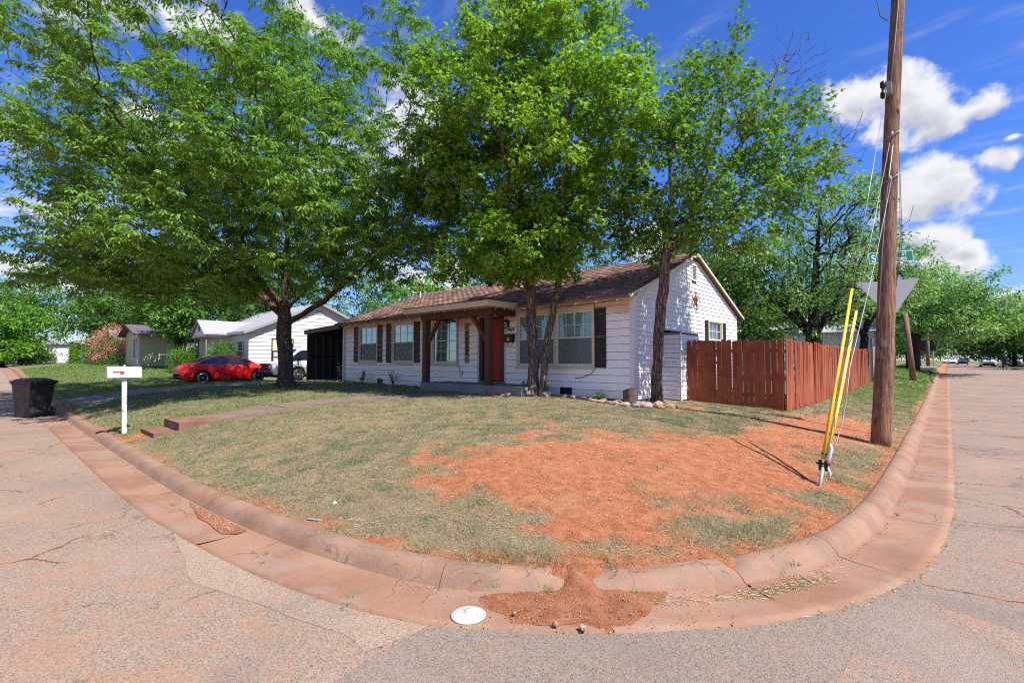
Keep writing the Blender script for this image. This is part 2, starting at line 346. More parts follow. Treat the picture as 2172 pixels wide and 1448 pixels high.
M_BAND = mat('road_band', asphalt(13, (0.3251, 0.2456, 0.1872), 0.0, .15, 1.3))
def m_curb(g, b):
    P = g.pos(); oi = g.n('ShaderNodeObjectInfo').outputs['Random']
    a = g.noise(2.2, 5, .65, P); f = g.noise(45, 3, .7, P); z = g.n('ShaderNodeSeparateXYZ', None, Vector=P).outputs[2]
    c = g.mix(g.ramp(a, .3, .7), (.19, .112, .075), (.28, .178, .125))
    c = g.mix(g.m('MULTIPLY', g.ramp(g.noise(5, 6, .7, P), .46, .70), .65), c, (0.329, 0.142, 0.0711))
    c = g.mix(g.m('MULTIPLY', g.ramp(g.noise(7, 5, .75, g.v('ADD', P, (3, 8, 1))), .55, .72), .55), c, (0.172, 0.124, 0.0974))
    ck = g.vor(1.7, g.v('ADD', P, g.v('SCALE', g.n('ShaderNodeTexNoise', None, Vector=P, Scale=3.0, Detail=4.0).outputs['Color'], s=.35)), 'DISTANCE_TO_EDGE'); cm = g.m('MULTIPLY', g.ramp(ck, .010, .003), g.ramp(g.noise(.8, 2, .5, P), .50, .58))
    pit = g.m('MULTIPLY', g.ramp(g.vor(26, P), .16, .08), g.ramp(g.noise(9, 3, .6, P), .5, .6)); c = g.mix(g.m('MULTIPLY', g.m('MAXIMUM', cm, g.m('MULTIPLY', pit, .7)), .75), c, (.10, .06, .04))
    zz = g.m('SUBTRACT', z, 0.0); c = g.mix(g.m('MULTIPLY', g.ramp(g.m('ADD', zz, g.m('MULTIPLY', g.noise(11, 4, .7, P), .05)), .055, .02), .5), c, (.24, .12, .07))
    c = g.mix(g.m('MULTIPLY', oi, .18), c, (0.27, 0.195, 0.157))
    c = g.mix(g.m('MULTIPLY', g.ramp(f, .55, .8), .35), c, (0.164, 0.112, 0.0823))
    g.put(b.inputs['Base Color'], c); b.inputs['Roughness'].default_value = .9; b.inputs['Specular IOR Level'].default_value = .2
    g.put(b.inputs['Normal'], g.bump(g.m('ADD', f, g.m('MULTIPLY', g.noise(8, 4, .6, P), .8)), .6, .008))
M_CURB = mat('curb_concrete', m_curb)
def m_gutter(g, b):
    P = g.pos(); oi = g.n('ShaderNodeObjectInfo').outputs['Random']
    a = g.noise(1.1, 6, .6, P); f = g.noise(70, 3, .7, P); k = g.noise(6, 5, .7, P)
    c = g.mix(g.ramp(a, .35, .65), (.205, .108, .068), (.285, .165, .110)); c = g.mix(g.m('MULTIPLY', g.ramp(g.noise(1.7, 6, .7, g.v('ADD', P, (7, 7, 0))), .50, .62), .6), c, (.25, .19, .155))
    c = g.mix(g.m('MULTIPLY', g.ramp(k, .5, .75), .5), c, (0.314, 0.124, 0.0599))
    c = g.mix(g.m('MULTIPLY', g.ramp(g.noise(13, 4, .7, P), .58, .74), .5), c, (0.247, 0.127, 0.0823))
    ck = g.vor(.9, g.v('ADD', P, g.v('SCALE', g.n('ShaderNodeTexNoise', None, Vector=P, Scale=2.0, Detail=5.0).outputs['Color'], s=.6)), 'DISTANCE_TO_EDGE'); c = g.mix(g.m('MULTIPLY', g.ramp(ck, .007, .002), g.ramp(g.noise(.7, 2, .5, P), .50, .60)), c, (.10, .05, .03))
    c = g.mix(g.m('MULTIPLY', g.ramp(g.noise(3.4, 7, .75, g.v('ADD', P, (5, 1, 2))), .54, .70), .55), c, (.24, .135, .09)); c = g.mix(g.m('MULTIPLY', g.ramp(g.noise(150, 2, .6, P), .58, .7), .35), c, (.55, .38, .28))
    c = g.mix(g.m('MULTIPLY', oi, .15), c, (0.299, 0.187, 0.135)); c = g.mix(g.m('MULTIPLY', g.ramp(f, .6, .8), .3), c, (0.21, 0.112, 0.0748))
    g.put(b.inputs['Base Color'], c); b.inputs['Roughness'].default_value = .9; b.inputs['Specular IOR Level'].default_value = .2
    g.put(b.inputs['Normal'], g.bump(g.m('ADD', f, k), .5, .005))
M_GUTTER = mat('gutter_concrete', m_gutter)
def concrete(c0, c1, stain=(.25, .13, .09), st=.4):
    def fn(g, b):
        P = g.pos(); oi = g.n('ShaderNodeObjectInfo').outputs['Random']
        c = g.mix(g.ramp(g.noise(2.5, 6, .65, P), .3, .7), c0, c1)
        c = g.mix(g.m('MULTIPLY', g.ramp(g.noise(7, 5, .7, P), .5, .72), st), c, stain)
        c = g.mix(g.m('MULTIPLY', oi, .2), c, tuple(x * .7 for x in c0))
        g.put(b.inputs['Base Color'], c); b.inputs['Roughness'].default_value = .9; b.inputs['Specular IOR Level'].default_value = .2
        g.put(b.inputs['Normal'], g.bump(g.noise(60, 4, .7, P), .5, .006))
    return fn
M_WALK = mat('walk_concrete', concrete((.155, .105, .09), (.22, .155, .13)))
M_STEP = mat('step_concrete', concrete((.17, .085, .06), (.25, .135, .10), (0.139, 0.0522, 0.0348)))
M_DRIVE = mat('drive_concrete', concrete((0.226, 0.174, 0.165), (0.296, 0.235, 0.217)))
M_PORCH = mat('porch_concrete', concrete((0.174, 0.174, 0.157), (0.261, 0.261, 0.235), (0.217, 0.165, 0.113), .5))

# ------------------------------------------------------------------ ground sheet
xs = np.concatenate([-np.geomspace(30.3, 400, 44)[::-1], np.arange(-30, -22, .35), np.arange(-22, -14, .14), np.arange(-14, .3, .07), [.35, 2.5, 5.2, 5.6, 6, 8], np.geomspace(10, 300, 16)])
ys = np.concatenate([[-300, -60, -20, -9, -8.5, 0, 1.0], np.arange(1.45, 14, .07), np.arange(14, 22, .2), np.arange(22, 40, .5), np.geomspace(41, 600, 46)])
GX, GY = np.meshgrid(xs, ys); D = dlot(GX, GY); Zg = ground(GX, GY)
right_lot = (GX > 5.45); south = (GY < -8.2)
street = (D < .12) & ~right_lot & ~south
Zg = np.where(street, zroad(GX, GY) - .07, Zg); Zg = np.where(right_lot, zroad(GX, GY) + .12 + .3 * ss(0, 3, GX - 6), Zg); Zg = np.where(south, zroad(GX, GY) + .12, Zg)
inlot = (D > 0) & (GX > -22) & (GY < 20)
Zg = Zg + np.where(inlot, .012 * (vnoise(GX, GY, .22, 20, 3) - .5) * 2, 0)
nx, ny = len(xs), len(ys); idx = np.arange(nx * ny).reshape(ny, nx)
F = np.stack([idx[:-1, :-1], idx[:-1, 1:], idx[1:, 1:], idx[1:, :-1]], -1).reshape(-1, 4)
me = np_mesh('ground', np.stack([GX, GY, Zg], -1).reshape(-1, 3), F)
ca = me.color_attributes.new('turf', 'FLOAT_COLOR', 'POINT')
GD = grass_density(GX, GY); GR = greenness(GX, GY)
ca.data.foreach_set('color', np.stack([GD, GR, GD * 0, GD * 0 + 1], -1).astype(np.float32).ravel())
ground_o = struct('ground', me, M_GROUND, True)

# ------------------------------------------------------------------ roads
def strip(offs, z_fn, i0=0, i1=None, step=1):
    P = PATH[i0:i1:step]; N_ = NRM[i0:i1:step]; rows = []
    for o in offs:
        q = P + N_ * o; rows.append(np.stack([q[:, 0], q[:, 1], z_fn(q[:, 0], q[:, 1], o, P)], -1))
    V = np.stack(rows, 0); a, b_ = V.shape[:2]; ii = np.arange(a * b_).reshape(a, b_)
    return V.reshape(-1, 3), np.stack([ii[:-1, :-1], ii[:-1, 1:], ii[1:, 1:], ii[1:, :-1]], -1).reshape(-1, 4)
iL = int(np.argmax(PATH[:, 1] > 4.6)) + 1
def zr_of(x, y, o, P): return zroad(P[:, 0], P[:, 1]) - .004 + 0 * x
V, F = strip([.40, .7, 1.0, 1.6, 2.6, 4, 5.85, 9.6], zr_of, 0, iL); struct('road', np_mesh('road', V, F), M_ROAD)
V, F = strip([.40, .7, 1.0, 1.6, 2.6, 4, 5.85], zr_of, iL - 1, None); struct('road', np_mesh('road', V, F), M_ROADR)
mb = MB(); mb.add([(-3, -8, -.012), (40, -8, -.012), (40, 6, -.012), (-3, 6, -.012)], [(0, 1, 2, 3)]); struct('road', mb, M_ROAD)
# the newer asphalt in the middle of the crossing, its edge a little ragged
def ragged(P, amp, seed, step=.12):
    out_ = []; n = len(P)
    for i in range(n):
        a = np.array(P[i]); b_ = np.array(P[(i + 1) % n]); L = np.linalg.norm(b_ - a); m_ = max(1, int(L / step))
        for j in range(m_):
            q = a + (b_ - a) * j / m_; out_.append((q[0] + amp * (vnoise(q[0], q[1], .3, seed) - .5) * 2, q[1] + amp * (vnoise(q[0], q[1], .3, seed + 1) - .5) * 2))
    return out_
# a paler, smoother repair band running out from the gutter
q = ragged([(-5.6, 1.30), (-3.6, 1.50), (-2.75, 1.83), (-2.42, 1.97), (-2.5, 1.5), (-2.75, 1.52), (-3.3, 1.38), (-4.2, 1.12)], .03, 48); mb = MB(); mb.add([(x, y, -.0015) for x, y in q], [tuple(range(len(q)))]); struct('road_patch', mb, M_BAND)
edge_i = [i for i in range(len(PATH)) if -2.75 < PATH[i, 0] < -.60 and PATH[i, 1] < 5.2]
edge = [tuple(PATH[i] + NRM[i] * .47) for i in edge_i]
patch = ragged(edge + [(-.16, 4.22), (.28, 3.94), (1.5, 3.5), (3.0, 2.2), (2.0, -2), (-2.0, -2.0)], .02, 40)
mb = MB(); mb.add([(x, y, .0012) for x, y in patch], [tuple(range(len(patch)))[::-1]]); struct('road_patch', mb, M_PATCH)
mb = MB(); q = ragged([(-.44, 3.36), (-.02, 3.40), (.35, 3.2), (.2, 2.6), (-.5, 2.7)], .02, 44); mb.add([(x, y, .0045) for x, y in q], [tuple(range(len(q)))[::-1]]); struct('road_patch', mb, M_ROADR)

# curb and gutter in cast lengths
curb = bpy.data.objects.new('curb', None); COL.objects.link(curb); curb['kind'] = 'structure'
gutter = bpy.data.objects.new('gutter', None); COL.objects.link(gutter); gutter['kind'] = 'structure'
PROF = [(.02, -.05), (.0, -.004), (-.02, .02), (-.04, .055), (-.07, .092), (-.105, .115), (-.15, .125), (-.20, .124), (-.235, .112), (-.26, .06), (-.26, -.05)]
def path_at(s):
    i = int(np.clip(np.searchsorted(SLEN, s) - 1, 0, len(PATH) - 2)); t = (s - SLEN[i]) / (SLEN[i + 1] - SLEN[i]); t = min(max(t, 0), 1)
    n_ = NRM[i] * (1 - t) + NRM[i + 1] * t; return PATH[i] * (1 - t) + PATH[i + 1] * t, n_ / np.linalg.norm(n_)
def s_near(x, y): return float(SLEN[((PATH - np.array([x, y])) ** 2).sum(1).argmin()])
sA, sB = s_near(-5.05, 1.82), s_near(-2.79, 2.29); sC, sD = s_near(-1.15, 3.85), s_near(-.5, 6.5); sM = s_near(-1.95, 2.9)
cuts = [s_near(-30, 1.65), s_near(-24.5, 1.65)] ; cuts2 = [s_near(-18.9, 1.65), s_near(-16, 1.65), s_near(-13, 1.65), s_near(-9.6, 1.66), s_near(-7.2, 1.7), sA, sB, sM + .1, sC, s_near(-.7, 4.9), sD, s_near(-.45, 9.2)]
cuts2 += [cuts2[-1] + 3.0 * k for k in range(1, 18)]
farL = [s_near(-30, 1.65) - 3.2 * k for k in range(0, 14)][::-1]
def curb_piece(s0, s1, gap=.0035):
    n = max(3, int((s1 - s0) / .10)); V = []; 
    for k in range(n + 1):
        s = s0 + gap + (s1 - s0 - 2 * gap) * k / n; p, nn = path_at(s); zb = float(zroad(p[0], p[1]))
        hm = 1 - .80 * math.exp(-((s - sM) / .13) ** 2) - .22 * math.exp(-((s - sM - .45) / .30) ** 2) - .15 * math.exp(-((s - sM + .3) / .2) ** 2)
        chip = .006 * max(0, float(vnoise(s * 3, 1, .5, 33)) - .55); end = 1
        if abs(s - sC) < .12: hm *= .45 + .55 * abs(s - sC) / .12
        for o, h in PROF:
            jit = .002 * (float(vnoise(s * 5 + o * 20, h * 30, 1, 31)) - .5)
            V.append((p[0] + nn[0] * (o + jit), p[1] + nn[1] * (o + jit), zb + (h * hm * end if h > 0 else h) - chip * (h > .1) + jit))
    m_ = len(PROF); F = [(k * m_ + j, k * m_ + j + 1, (k + 1) * m_ + j + 1, (k + 1) * m_ + j) for k in range(n) for j in range(m_ - 1)]
    nv = len(V); V += V[:m_] + V[n * m_:(n + 1) * m_]; F += [tuple(range(nv, nv + m_)), tuple(nv + m_ + j for j in range(m_))[::-1]]
    me = mesh_from('curb_segment', V, F); me.materials.append(M_CURB); me.polygons.foreach_set('use_smooth', [True] * (len(F) - 2) + [False, False]); link('curb_segment', me, curb)
def gutter_piece(s0, s1, gap=.004):
    n = max(3, int((s1 - s0) / .12)); V = []; offs = [-.03, .10, .25, .40, .475, .478]; hs_ = [-.002, -.008, -.003, .003, .006, -.05]; sk = random.uniform(-.05, .05)
    for k in range(n + 1):
        t = k / n; s = s0 + gap + (s1 - s0 - 2 * gap) * t; 
        for o, h in zip(offs, hs_):
            p, nn = path_at(s + sk * (o / .45 - .5) * (1 if k in (0, n) else .0)); w_ = .012 * (float(vnoise(s * 4, 3, .6, 35)) - .5) if o > .45 else 0
            V.append((p[0] + nn[0] * (o + w_), p[1] + nn[1] * (o + w_), float(zroad(p[0], p[1])) + h + .006))
    m_ = len(offs); F = [(k * m_ + j, (k + 1) * m_ + j, (k + 1) * m_ + j + 1, k * m_ + j + 1) for k in range(n) for j in range(m_ - 1)]
    me = mesh_from('gutter_slab', V, F); me.materials.append(M_GUTTER); me.polygons.foreach_set('use_smooth', [True] * len(F)); link('gutter_slab', me, gutter)
for a, b_ in zip(farL[:-1], farL[1:]): curb_piece(a, b_); gutter_piece(a, b_)
curb_piece(cuts[0], cuts[1]); gutter_piece(cuts[0], cuts[1]); gutter_piece(cuts[1], cuts2[0])
for a, b_ in zip(cuts2[:-1], cuts2[1:]):
    curb_piece(a, b_); gutter_piece(a, b_)
# washed soil that has spilled over the broken curb into the gutter
n1_, n2_ = 46, 22; V = []
for i in range(n1_):
    for j in range(n2_):
        s = sM - .85 + 1.75 * i / (n1_ - 1); t = j / (n2_ - 1); o = -.30 + .83 * t; p, nn = path_at(s)
        e = 1 - abs(2 * i / (n1_ - 1) - 1) ** 2; q = p + nn * (o + .03 * (float(vnoise(s * 3, 5, .4, 50)) - .5))
        hump = .098 * math.exp(-((s - sM) / .11) ** 4) * (1 - ss(.10, .62, t)); body = .026 * e * ss(0, .1, t) * (1 - ss(.90, 1.0, t))
        tl = float(np.interp(s - sM, [-.85, -.45, .25, .5, .9], [.55, .99, .99, .62, .42])) + .16 * (float(vnoise(s, t, .12, 53, 3)) - .5); body *= 1 - ss(tl - .30, tl, t)
        body *= .35 + 1.3 * float(vnoise(q[0], q[1], .14, 51, 3)); side = ss(.25, .42, t) if abs(s - sM) > .3 else 1
        base = -.02 if t > .99 or i in (0, n1_ - 1) else 0.0
        V.append((q[0], q[1], hump + body * (.3 + .7 * side) - .012 * (1 - e) + base - .006 * float(ss(.006, .0, body))))
F = [(i * n2_ + j, i * n2_ + j + 1, (i + 1) * n2_ + j + 1, (i + 1) * n2_ + j) for i in range(n1_ - 1) for j in range(n2_ - 1)]
me = mesh_from('washed_soil', V, [f[::-1] for f in F]); ca = me.color_attributes.new('turf', 'FLOAT_COLOR', 'POINT'); ca.data.foreach_set('color', [0.0, 0, .38, 1] * len(V))
o = struct('washed_soil', me, M_GROUND, True)

q = []
for s_, o in [(sA - 1.55, .02), (sA - 1.1, .02), (sA - .5, .02), (sA - .02, .02), (sA + .0, .13), (sA - .12, .22), (sA - .45, .18), (sA - .85, .17), (sA - 1.2, .08)]: p, nn = path_at(s_); q.append(p + nn * o)
q = ragged(q, .018, 71, .05); me = mesh_from('washed_soil', [(x, y, .0085) for x, y in q], [tuple(range(len(q)))]); ca = me.color_attributes.new('turf', 'FLOAT_COLOR', 'POINT'); ca.data.foreach_set('color', [0.0, 0, .5, 1] * len(q)); struct('washed_soil', me, M_GROUND)

# ------------------------------------------------------------------ grass blades (nobody could count them)
def m_blade(g, b):
    P = g.pos(); r = g.n('ShaderNodeNewGeometry').outputs['Random Per Island']; gr = g.n('ShaderNodeAttribute', {'attribute_name': 'lush'}).outputs['Fac']
    dry = g.mix(r, (0.314, 0.232, 0.127), (0.494, 0.397, 0.254)); sage = g.mix(r, (0.127, 0.184, 0.086), (0.247, 0.299, 0.164)); lush = g.mix(r, (0.0748, 0.164, 0.0224), (0.179, 0.299, 0.0524))
    k = g.m('ADD', g.m('MULTIPLY', g.m('SUBTRACT', g.noise(3.2, 5, .75, P), .5), 3.2), .50, clamp=True)
    c = g.mix(g.ramp(g.m('ADD', k, g.m('MULTIPLY', g.m('SUBTRACT', r, .5), .7)), .35, .6), dry, sage)
    c = g.mix(gr, c, lush); g.put(b.inputs['Base Color'], c); b.inputs['Roughness'].default_value = .7; b.inputs['Specular IOR Level'].default_value = .15
    tr = g.n('ShaderNodeBsdfTranslucent', None, Color=c); mx = g.n('ShaderNodeMixShader', None, Fac=.3)
    g.L.new(b.outputs[0], mx.inputs[1]); g.L.new(tr.outputs[0], mx.inputs[2]); g.L.new(mx.outputs[0], g.N['Material Output'].inputs[0])
M_BLADE = mat('grass_blade', m_blade)
WALK_X0, WALK_X1 = -12.0, -10.95
def paved(x, y):
    return ((x > WALK_X0 - .02) & (x < WALK_X1 + .02) & (y > 2.1) & (y < 9.9)) | ((x > -23.6) & (x < -20.3) & (y < 11.4)) | ((x > -22.9 - 0) & (x < -20.1) & (y > 10.9)) \
        | ((y > 10.55) & (x > -20.2) & (x < -5.7)) | ((y > 10.9) & (x > -6) & (x < -5.2) & (y < 14)) | ((x > -13.2) & (x < -8.4) & (y > 9.7))
tip = []
def blades(n, xr, yr, hr, wr, cl, lush_gain=0.0, dens_pow=1.0, seed=0, keep_fn=None):
    rg = np.random.default_rng(seed); x = rg.uniform(*xr, n); y = rg.uniform(*yr, n)
    cam_r = np.hypot(x, y); d = grass_density(x, y) ** dens_pow; d *= .12 + .88 * ss(.40, .60, vnoise(x, y, .20, 60, 3))
    k = (rg.random(n) < d) & (dlot(x, y) > .235) & ~paved(x, y)
    fx, fy = -math.sin(R(42.1)), math.cos(R(42.1)); dep = x * fx + y * fy; rt = x * fy - y * fx
    k &= (np.abs(rt) < dep * 1.16 + .4)
    if keep_fn is not None: k &= keep_fn(x, y)
    x, y = x[k], y[k]; c = rg.normal(0, 1, (len(x), 2)) * cl
    X = np.repeat(x, 3) + rg.normal(0, cl, len(x) * 3); Y = np.repeat(y, 3) + rg.normal(0, cl, len(x) * 3)
    kk = (dlot(X, Y) > .235) & ~paved(X, Y); X, Y = X[kk], Y[kk]; m_ = len(X)
    Z = ground(X, Y) - .004; h = rg.uniform(*hr, m_) * (.6 + .8 * vnoise(X, Y, .5, 61, 2)); a = rg.uniform(0, 2 * np.pi, m_); wd = rg.uniform(*wr, m_)
    lean = rg.uniform(.3, 1.6, m_) * h; la = rg.uniform(0, 2 * np.pi, m_)
    b0 = np.stack([X - np.cos(a) * wd, Y - np.sin(a) * wd, Z], 1); b1 = np.stack([X + np.cos(a) * wd, Y + np.sin(a) * wd, Z], 1)
    t_ = np.stack([X + np.cos(la) * lean, Y + np.sin(la) * lean, Z + h], 1)
    return np.stack([b0, b1, t_], 1).reshape(-1, 3), np.clip(np.repeat(greenness(X, Y), 3) * .9 - .12 + lush_gain, 0, 1)
def grass_obj(name, sets):
    V = np.concatenate([s[0] for s in sets]); A = np.concatenate([s[1] for s in sets]); F = np.arange(len(V)).reshape(-1, 3)
    me = np_mesh(name, V, F); at = me.attributes.new('lush', 'FLOAT', 'POINT'); at.data.foreach_set('value', A.astype(np.float32)); me.materials.append(M_BLADE)
    o = link(name, me, None, kind='stuff', label='short patchy lawn grass, sage green and straw coloured, around the bare soil', category='grass'); return o, len(F)
_, ng = grass_obj('grass', [blades(150000, (-7.5, -.6), (1.85, 9), (.012, .036), (.0016, .003), .022, seed=1),
                        blades(34000, (-5.4, -2.7), (8.6, 12.9), (.02, .05), (.0025, .0045), .03, seed=12),
                        blades(105000, (-13, -5), (1.8, 11), (.016, .042), (.0022, .0042), .03, seed=2),
                        blades(42000, (-20.3, -12), (1.8, 11), (.03, .07), (.004, .007), .04, seed=3),
                        blades(26000, (-3.6, -.6), (8.5, 30), (.03, .07), (.004, .008), .04, .05, seed=4),
                        blades(18000, (-50, -23), (2, 11), (.04, .10), (.012, .02), .09, .2, seed=5),
                        blades(5000, (-3, -.6), (29, 60), (.05, .12), (.012, .025), .09, .45, seed=6)])
def tufts(spots, seed, hr=(.04, .09), lush=0.0, spread=.07, n=90, wd=(.0016, .003)):
    rg = np.random.default_rng(seed); Vs = []; As = []
    for (x, y, s) in spots:
        m_ = int(n * s); X = x + rg.normal(0, spread * s, m_); Y = y + rg.normal(0, spread * s, m_); Z = np.maximum(ground(X, Y), 0.0) - .003
        h = rg.uniform(*hr, m_) * (.6 + .4 * s); la = np.arctan2(Y - y, X - x) + rg.normal(0, .5, m_); lean = h * rg.uniform(.2, 1.0, m_); a = rg.uniform(0, 6.28, m_); w_ = rg.uniform(*wd, m_)
        Vs.append(np.stack([np.stack([X - np.cos(a) * w_, Y - np.sin(a) * w_, Z], 1), np.stack([X + np.cos(a) * w_, Y + np.sin(a) * w_, Z], 1), np.stack([X + np.cos(la) * lean, Y + np.sin(la) * lean, Z + h], 1)], 1).reshape(-1, 3))
        As.append(np.full(m_ * 3, lush))
    return np.concatenate(Vs), np.concatenate(As)
rg = np.random.default_rng(77); spots = []
while len(spots) < 1500:
    x, y = rg.uniform(-12, -.7), rg.uniform(1.9, 10)
    d = float(dlot(np.array([x]), np.array([y]))[0]); gd = float(grass_density(np.array([x]), np.array([y]))[0])
    if d > .3 and not bool(paved(np.array([x]), np.array([y]))[0]) and rg.random() < (.10 + .9 * (gd > .3)): spots.append((x, y, rg.uniform(.4, 1.3)))
near = [(-2.62, 2.72, 1.5), (-2.5, 2.82, 1.4), (-2.38, 2.92, 1.3), (-2.75, 2.62, 1.2), (-2.28, 3.0, 1.0), (-3.2, 2.45, 1.1), (-4.2, 2.15, 1.0), (-1.25, 4.35, 1.5), (-1.3, 4.5, 1.3), (-1.45, 4.35, 1.2), (-1.15, 4.7, 1.2), (-1.9, 3.25, .8)]
grass_obj('grass_tufts', [tufts(spots, 5, (.022, .055), n=62, spread=.06, wd=(.0016, .0032)), tufts(near, 6, (.05, .12), .08), tufts([(-1.22, 7.2, 1.2), (-1.05, 7.1, 1.0), (-.8, 7.2, 1.0), (-1.0, 9.9, 1.1), (-.75, 10.6, 1.2)], 8, (.03, .07), .9)])[0]['label'] = 'taller scattered tufts of sage green grass rising from the lawn and soil'
w_, a_ = tufts([(-2.35, 2.42, .35), (-2.05, 2.62, .5), (-2.95, 1.70, .4), (-6.2, 1.45, .5), (-1.6, 2.98, .3), (-.9, 4.2, .35), (-4.1, 1.6, .3), (-.42, 6.2, .3)], 9, (.03, .07), .75, .05, 70)
grass_obj('gutter_weeds', [(w_, a_)])[0]['label'] = 'small weeds sprouting from the gutter joints and washed soil'
# flat dry litter over soil and turf
rg = np.random.default_rng(15); n = 230000; x = rg.uniform(-9.5, -.7, n); y = rg.uniform(1.9, 12.5, n)
k = (dlot(x, y) > .25) & ~paved(x, y) & (rg.random(n) < (.2 + .8 * ss(.42, .62, vnoise(x, y, .45, 80, 3))) * (.13 + .87 * ss(.1, .5, grass_density(x, y)))); x, y = x[k], y[k]; n = len(x); a = rg.uniform(0, 6.28, n); l = rg.uniform(.009, .034, n); z = ground(x, y) + rg.uniform(.001, .010, n); wd_ = rg.uniform(.0008, .0020, n)
dx, dy = np.cos(a) * l, np.sin(a) * l; V = np.stack([np.stack([x - dx, y - dy, z], 1), np.stack([x - dy / l * wd_, y + dx / l * wd_, z + .003], 1), np.stack([x + dx, y + dy, z + rg.uniform(-.002, .01, n)], 1)], 1).reshape(-1, 3)
STRAW_V = V
# dry clippings lying in the gutter
rg = np.random.default_rng(5); n = 2600; S = np.concatenate([rg.normal(sC + .25, .22, n // 2), rg.uniform(sM - .3, sC + .1, n // 4), rg.uniform(sD - 3, sD + 10, n // 4)]); V = []
for i, s in enumerate(S):
    p, nn = path_at(s); o_ = rg.normal(.14, .035) if i < n * .75 else rg.normal(.49, .02); q = p + nn * o_; a = rg.uniform(0, 6.28); l = rg.uniform(.008, .03); z = float(zroad(q[0], q[1])) + .006 + rg.uniform(0, .014 if i < n / 2 else .006)
    dx, dy = math.cos(a) * l, math.sin(a) * l; V += [(q[0] - dx, q[1] - dy, z), (q[0] + dx, q[1] + dy, z + rg.uniform(-.002, .008)), (q[0] + dx * .5 - dy * .08, q[1] + dy * .5 + dx * .08, z)]
def m_straw(g, b): g.put(b.inputs['Base Color'], g.mix(g.n('ShaderNodeNewGeometry').outputs['Random Per Island'], (.34, .24, .12), (.50, .40, .23))); b.inputs['Roughness'].default_value = .8
me = np_mesh('dry_clippings', np.array(V), np.arange(len(V)).reshape(-1, 3)); me.materials.append(mat('straw', m_straw))
me2 = np_mesh('dry_litter', STRAW_V, np.arange(len(STRAW_V)).reshape(-1, 3)); me2.materials.append(me.materials[0]); link('dry_litter', me2, None, kind='stuff', label='dead straw coloured grass litter lying flat over soil and lawn', category='debris')
link('dry_clippings', me, None, kind='stuff', label='dry straw clippings caught along the gutter', category='debris')

# pebbles
def m_pebble(g, b): g.put(b.inputs['Base Color'], g.mix(g.n('ShaderNodeNewGeometry').outputs['Random Per Island'], (.30, .12, .06), (.46, .30, .20))); b.inputs['Roughness'].default_value = .9
M_PEB = mat('pebble', m_pebble)
ico = bpy.data.meshes.new('tmp'); import bmesh
bm = bmesh.new(); bmesh.ops.create_icosphere(bm, subdivisions=1, radius=1); IV = np.array([v.co[:] for v in bm.verts]); IF = np.array([[v.index for v in f.verts] for f in bm.faces]); bm.free()
def rand_rot(n, rg):
    q = rg.normal(size=(n, 4)); q /= np.linalg.norm(q, axis=1, keepdims=True); w0, x, y, z = q.T
    return np.stack([np.stack([1 - 2 * (y*y + z*z), 2 * (x*y - z*w0), 2 * (x*z + y*w0)], 1), np.stack([2 * (x*y + z*w0), 1 - 2 * (x*x + z*z), 2 * (y*z - x*w0)], 1), np.stack([2 * (x*z - y*w0), 2 * (y*z + x*w0), 1 - 2 * (x*x + y*y)], 1)], 1)
rg = np.random.default_rng(21); x = rg.uniform(-5.2, -.8, 16000); y = rg.uniform(2.6, 13, 16000); gd = grass_density(x, y); k = (gd < .5) & (dlot(x, y) > .26) & (rg.random(16000) < .12 + .88 * (vnoise(x, y, .6, 70) > .52))
x, y = x[k][:5200], y[k][:5200]; s = .003 + .012 * rg.random(len(x)) ** 4
me = scatter('soil_pebbles', IV * np.array([1, .8, .6]), IF, np.stack([x, y, ground(x, y) + s * .15], 1), rand_rot(len(x), rg), s); me.materials.append(M_PEB)
link('soil_pebbles', me, None, kind='stuff', label='loose pebbles and clods strewn over the bare red soil', category='pebbles')
P_ = [];
for i in range(1200):
    s_ = rg.uniform(sM - .9, sM + .9) if i < 500 else rg.triangular(sA - 1.5, sA - .25, sA + .0); p, nn = path_at(s_); q = p + nn * (rg.uniform(.0, .5) if i < 500 else rg.uniform(.02, .06 + .17 * max(0, (s_ - sA + 1.5) / 1.5))); P_.append((q[0], q[1], .012 + (.02 if i < 500 else 0)))
for i in range(1700):
    s_ = rg.uniform(s_near(-15, 1.65), s_near(-.45, 12)); 
    if float(vnoise(s_, 2, .8, 92)) < .45: continue
    p, nn = path_at(s_); q = p + nn * (abs(rg.normal(0, .03)) + .015 if rg.random() < .7 else rg.normal(.49, .02)); P_.append((q[0], q[1], .006))
P_ = np.array(P_); s = .002 + .006 * rg.random(len(P_)) ** 2
me = scatter('gutter_gravel', IV * np.array([1, .8, .6]), IF, P_, rand_rot(len(P_), rg), s); me.materials.append(M_PEB)
link('gutter_gravel', me, None, kind='stuff', label='fine gravel washed into the gutter at the broken curb', category='gravel')
def rock_mesh(seed, sx, sy, sz, rough=.25):
    bm = bmesh.new(); bmesh.ops.create_icosphere(bm, subdivisions=2, radius=1); rr = random.Random(seed); ph = [rr.uniform(0, 6) for _ in range(9)]
    planes = [(Vector((rr.gauss(0, 1), rr.gauss(0, 1), rr.gauss(0, .8))).normalized(), rr.uniform(.62, .85)) for _ in range(8)]
    for v in bm.verts:
        c = v.co.copy()
        for nn, dd in planes:
            t = c.dot(nn)
            if t > dd: c -= nn * (t - dd)
        k = 1 + rough * .3 * math.sin(c.x * 3 + ph[0]) * math.sin(c.y * 4 + ph[1]) * math.sin(c.z * 3 + ph[2]); v.co = Vector((c.x * sx * k, c.y * sy * k, c.z * sz * k))
    me = bpy.data.meshes.new('rock'); bm.to_mesh(me); bm.free(); return me
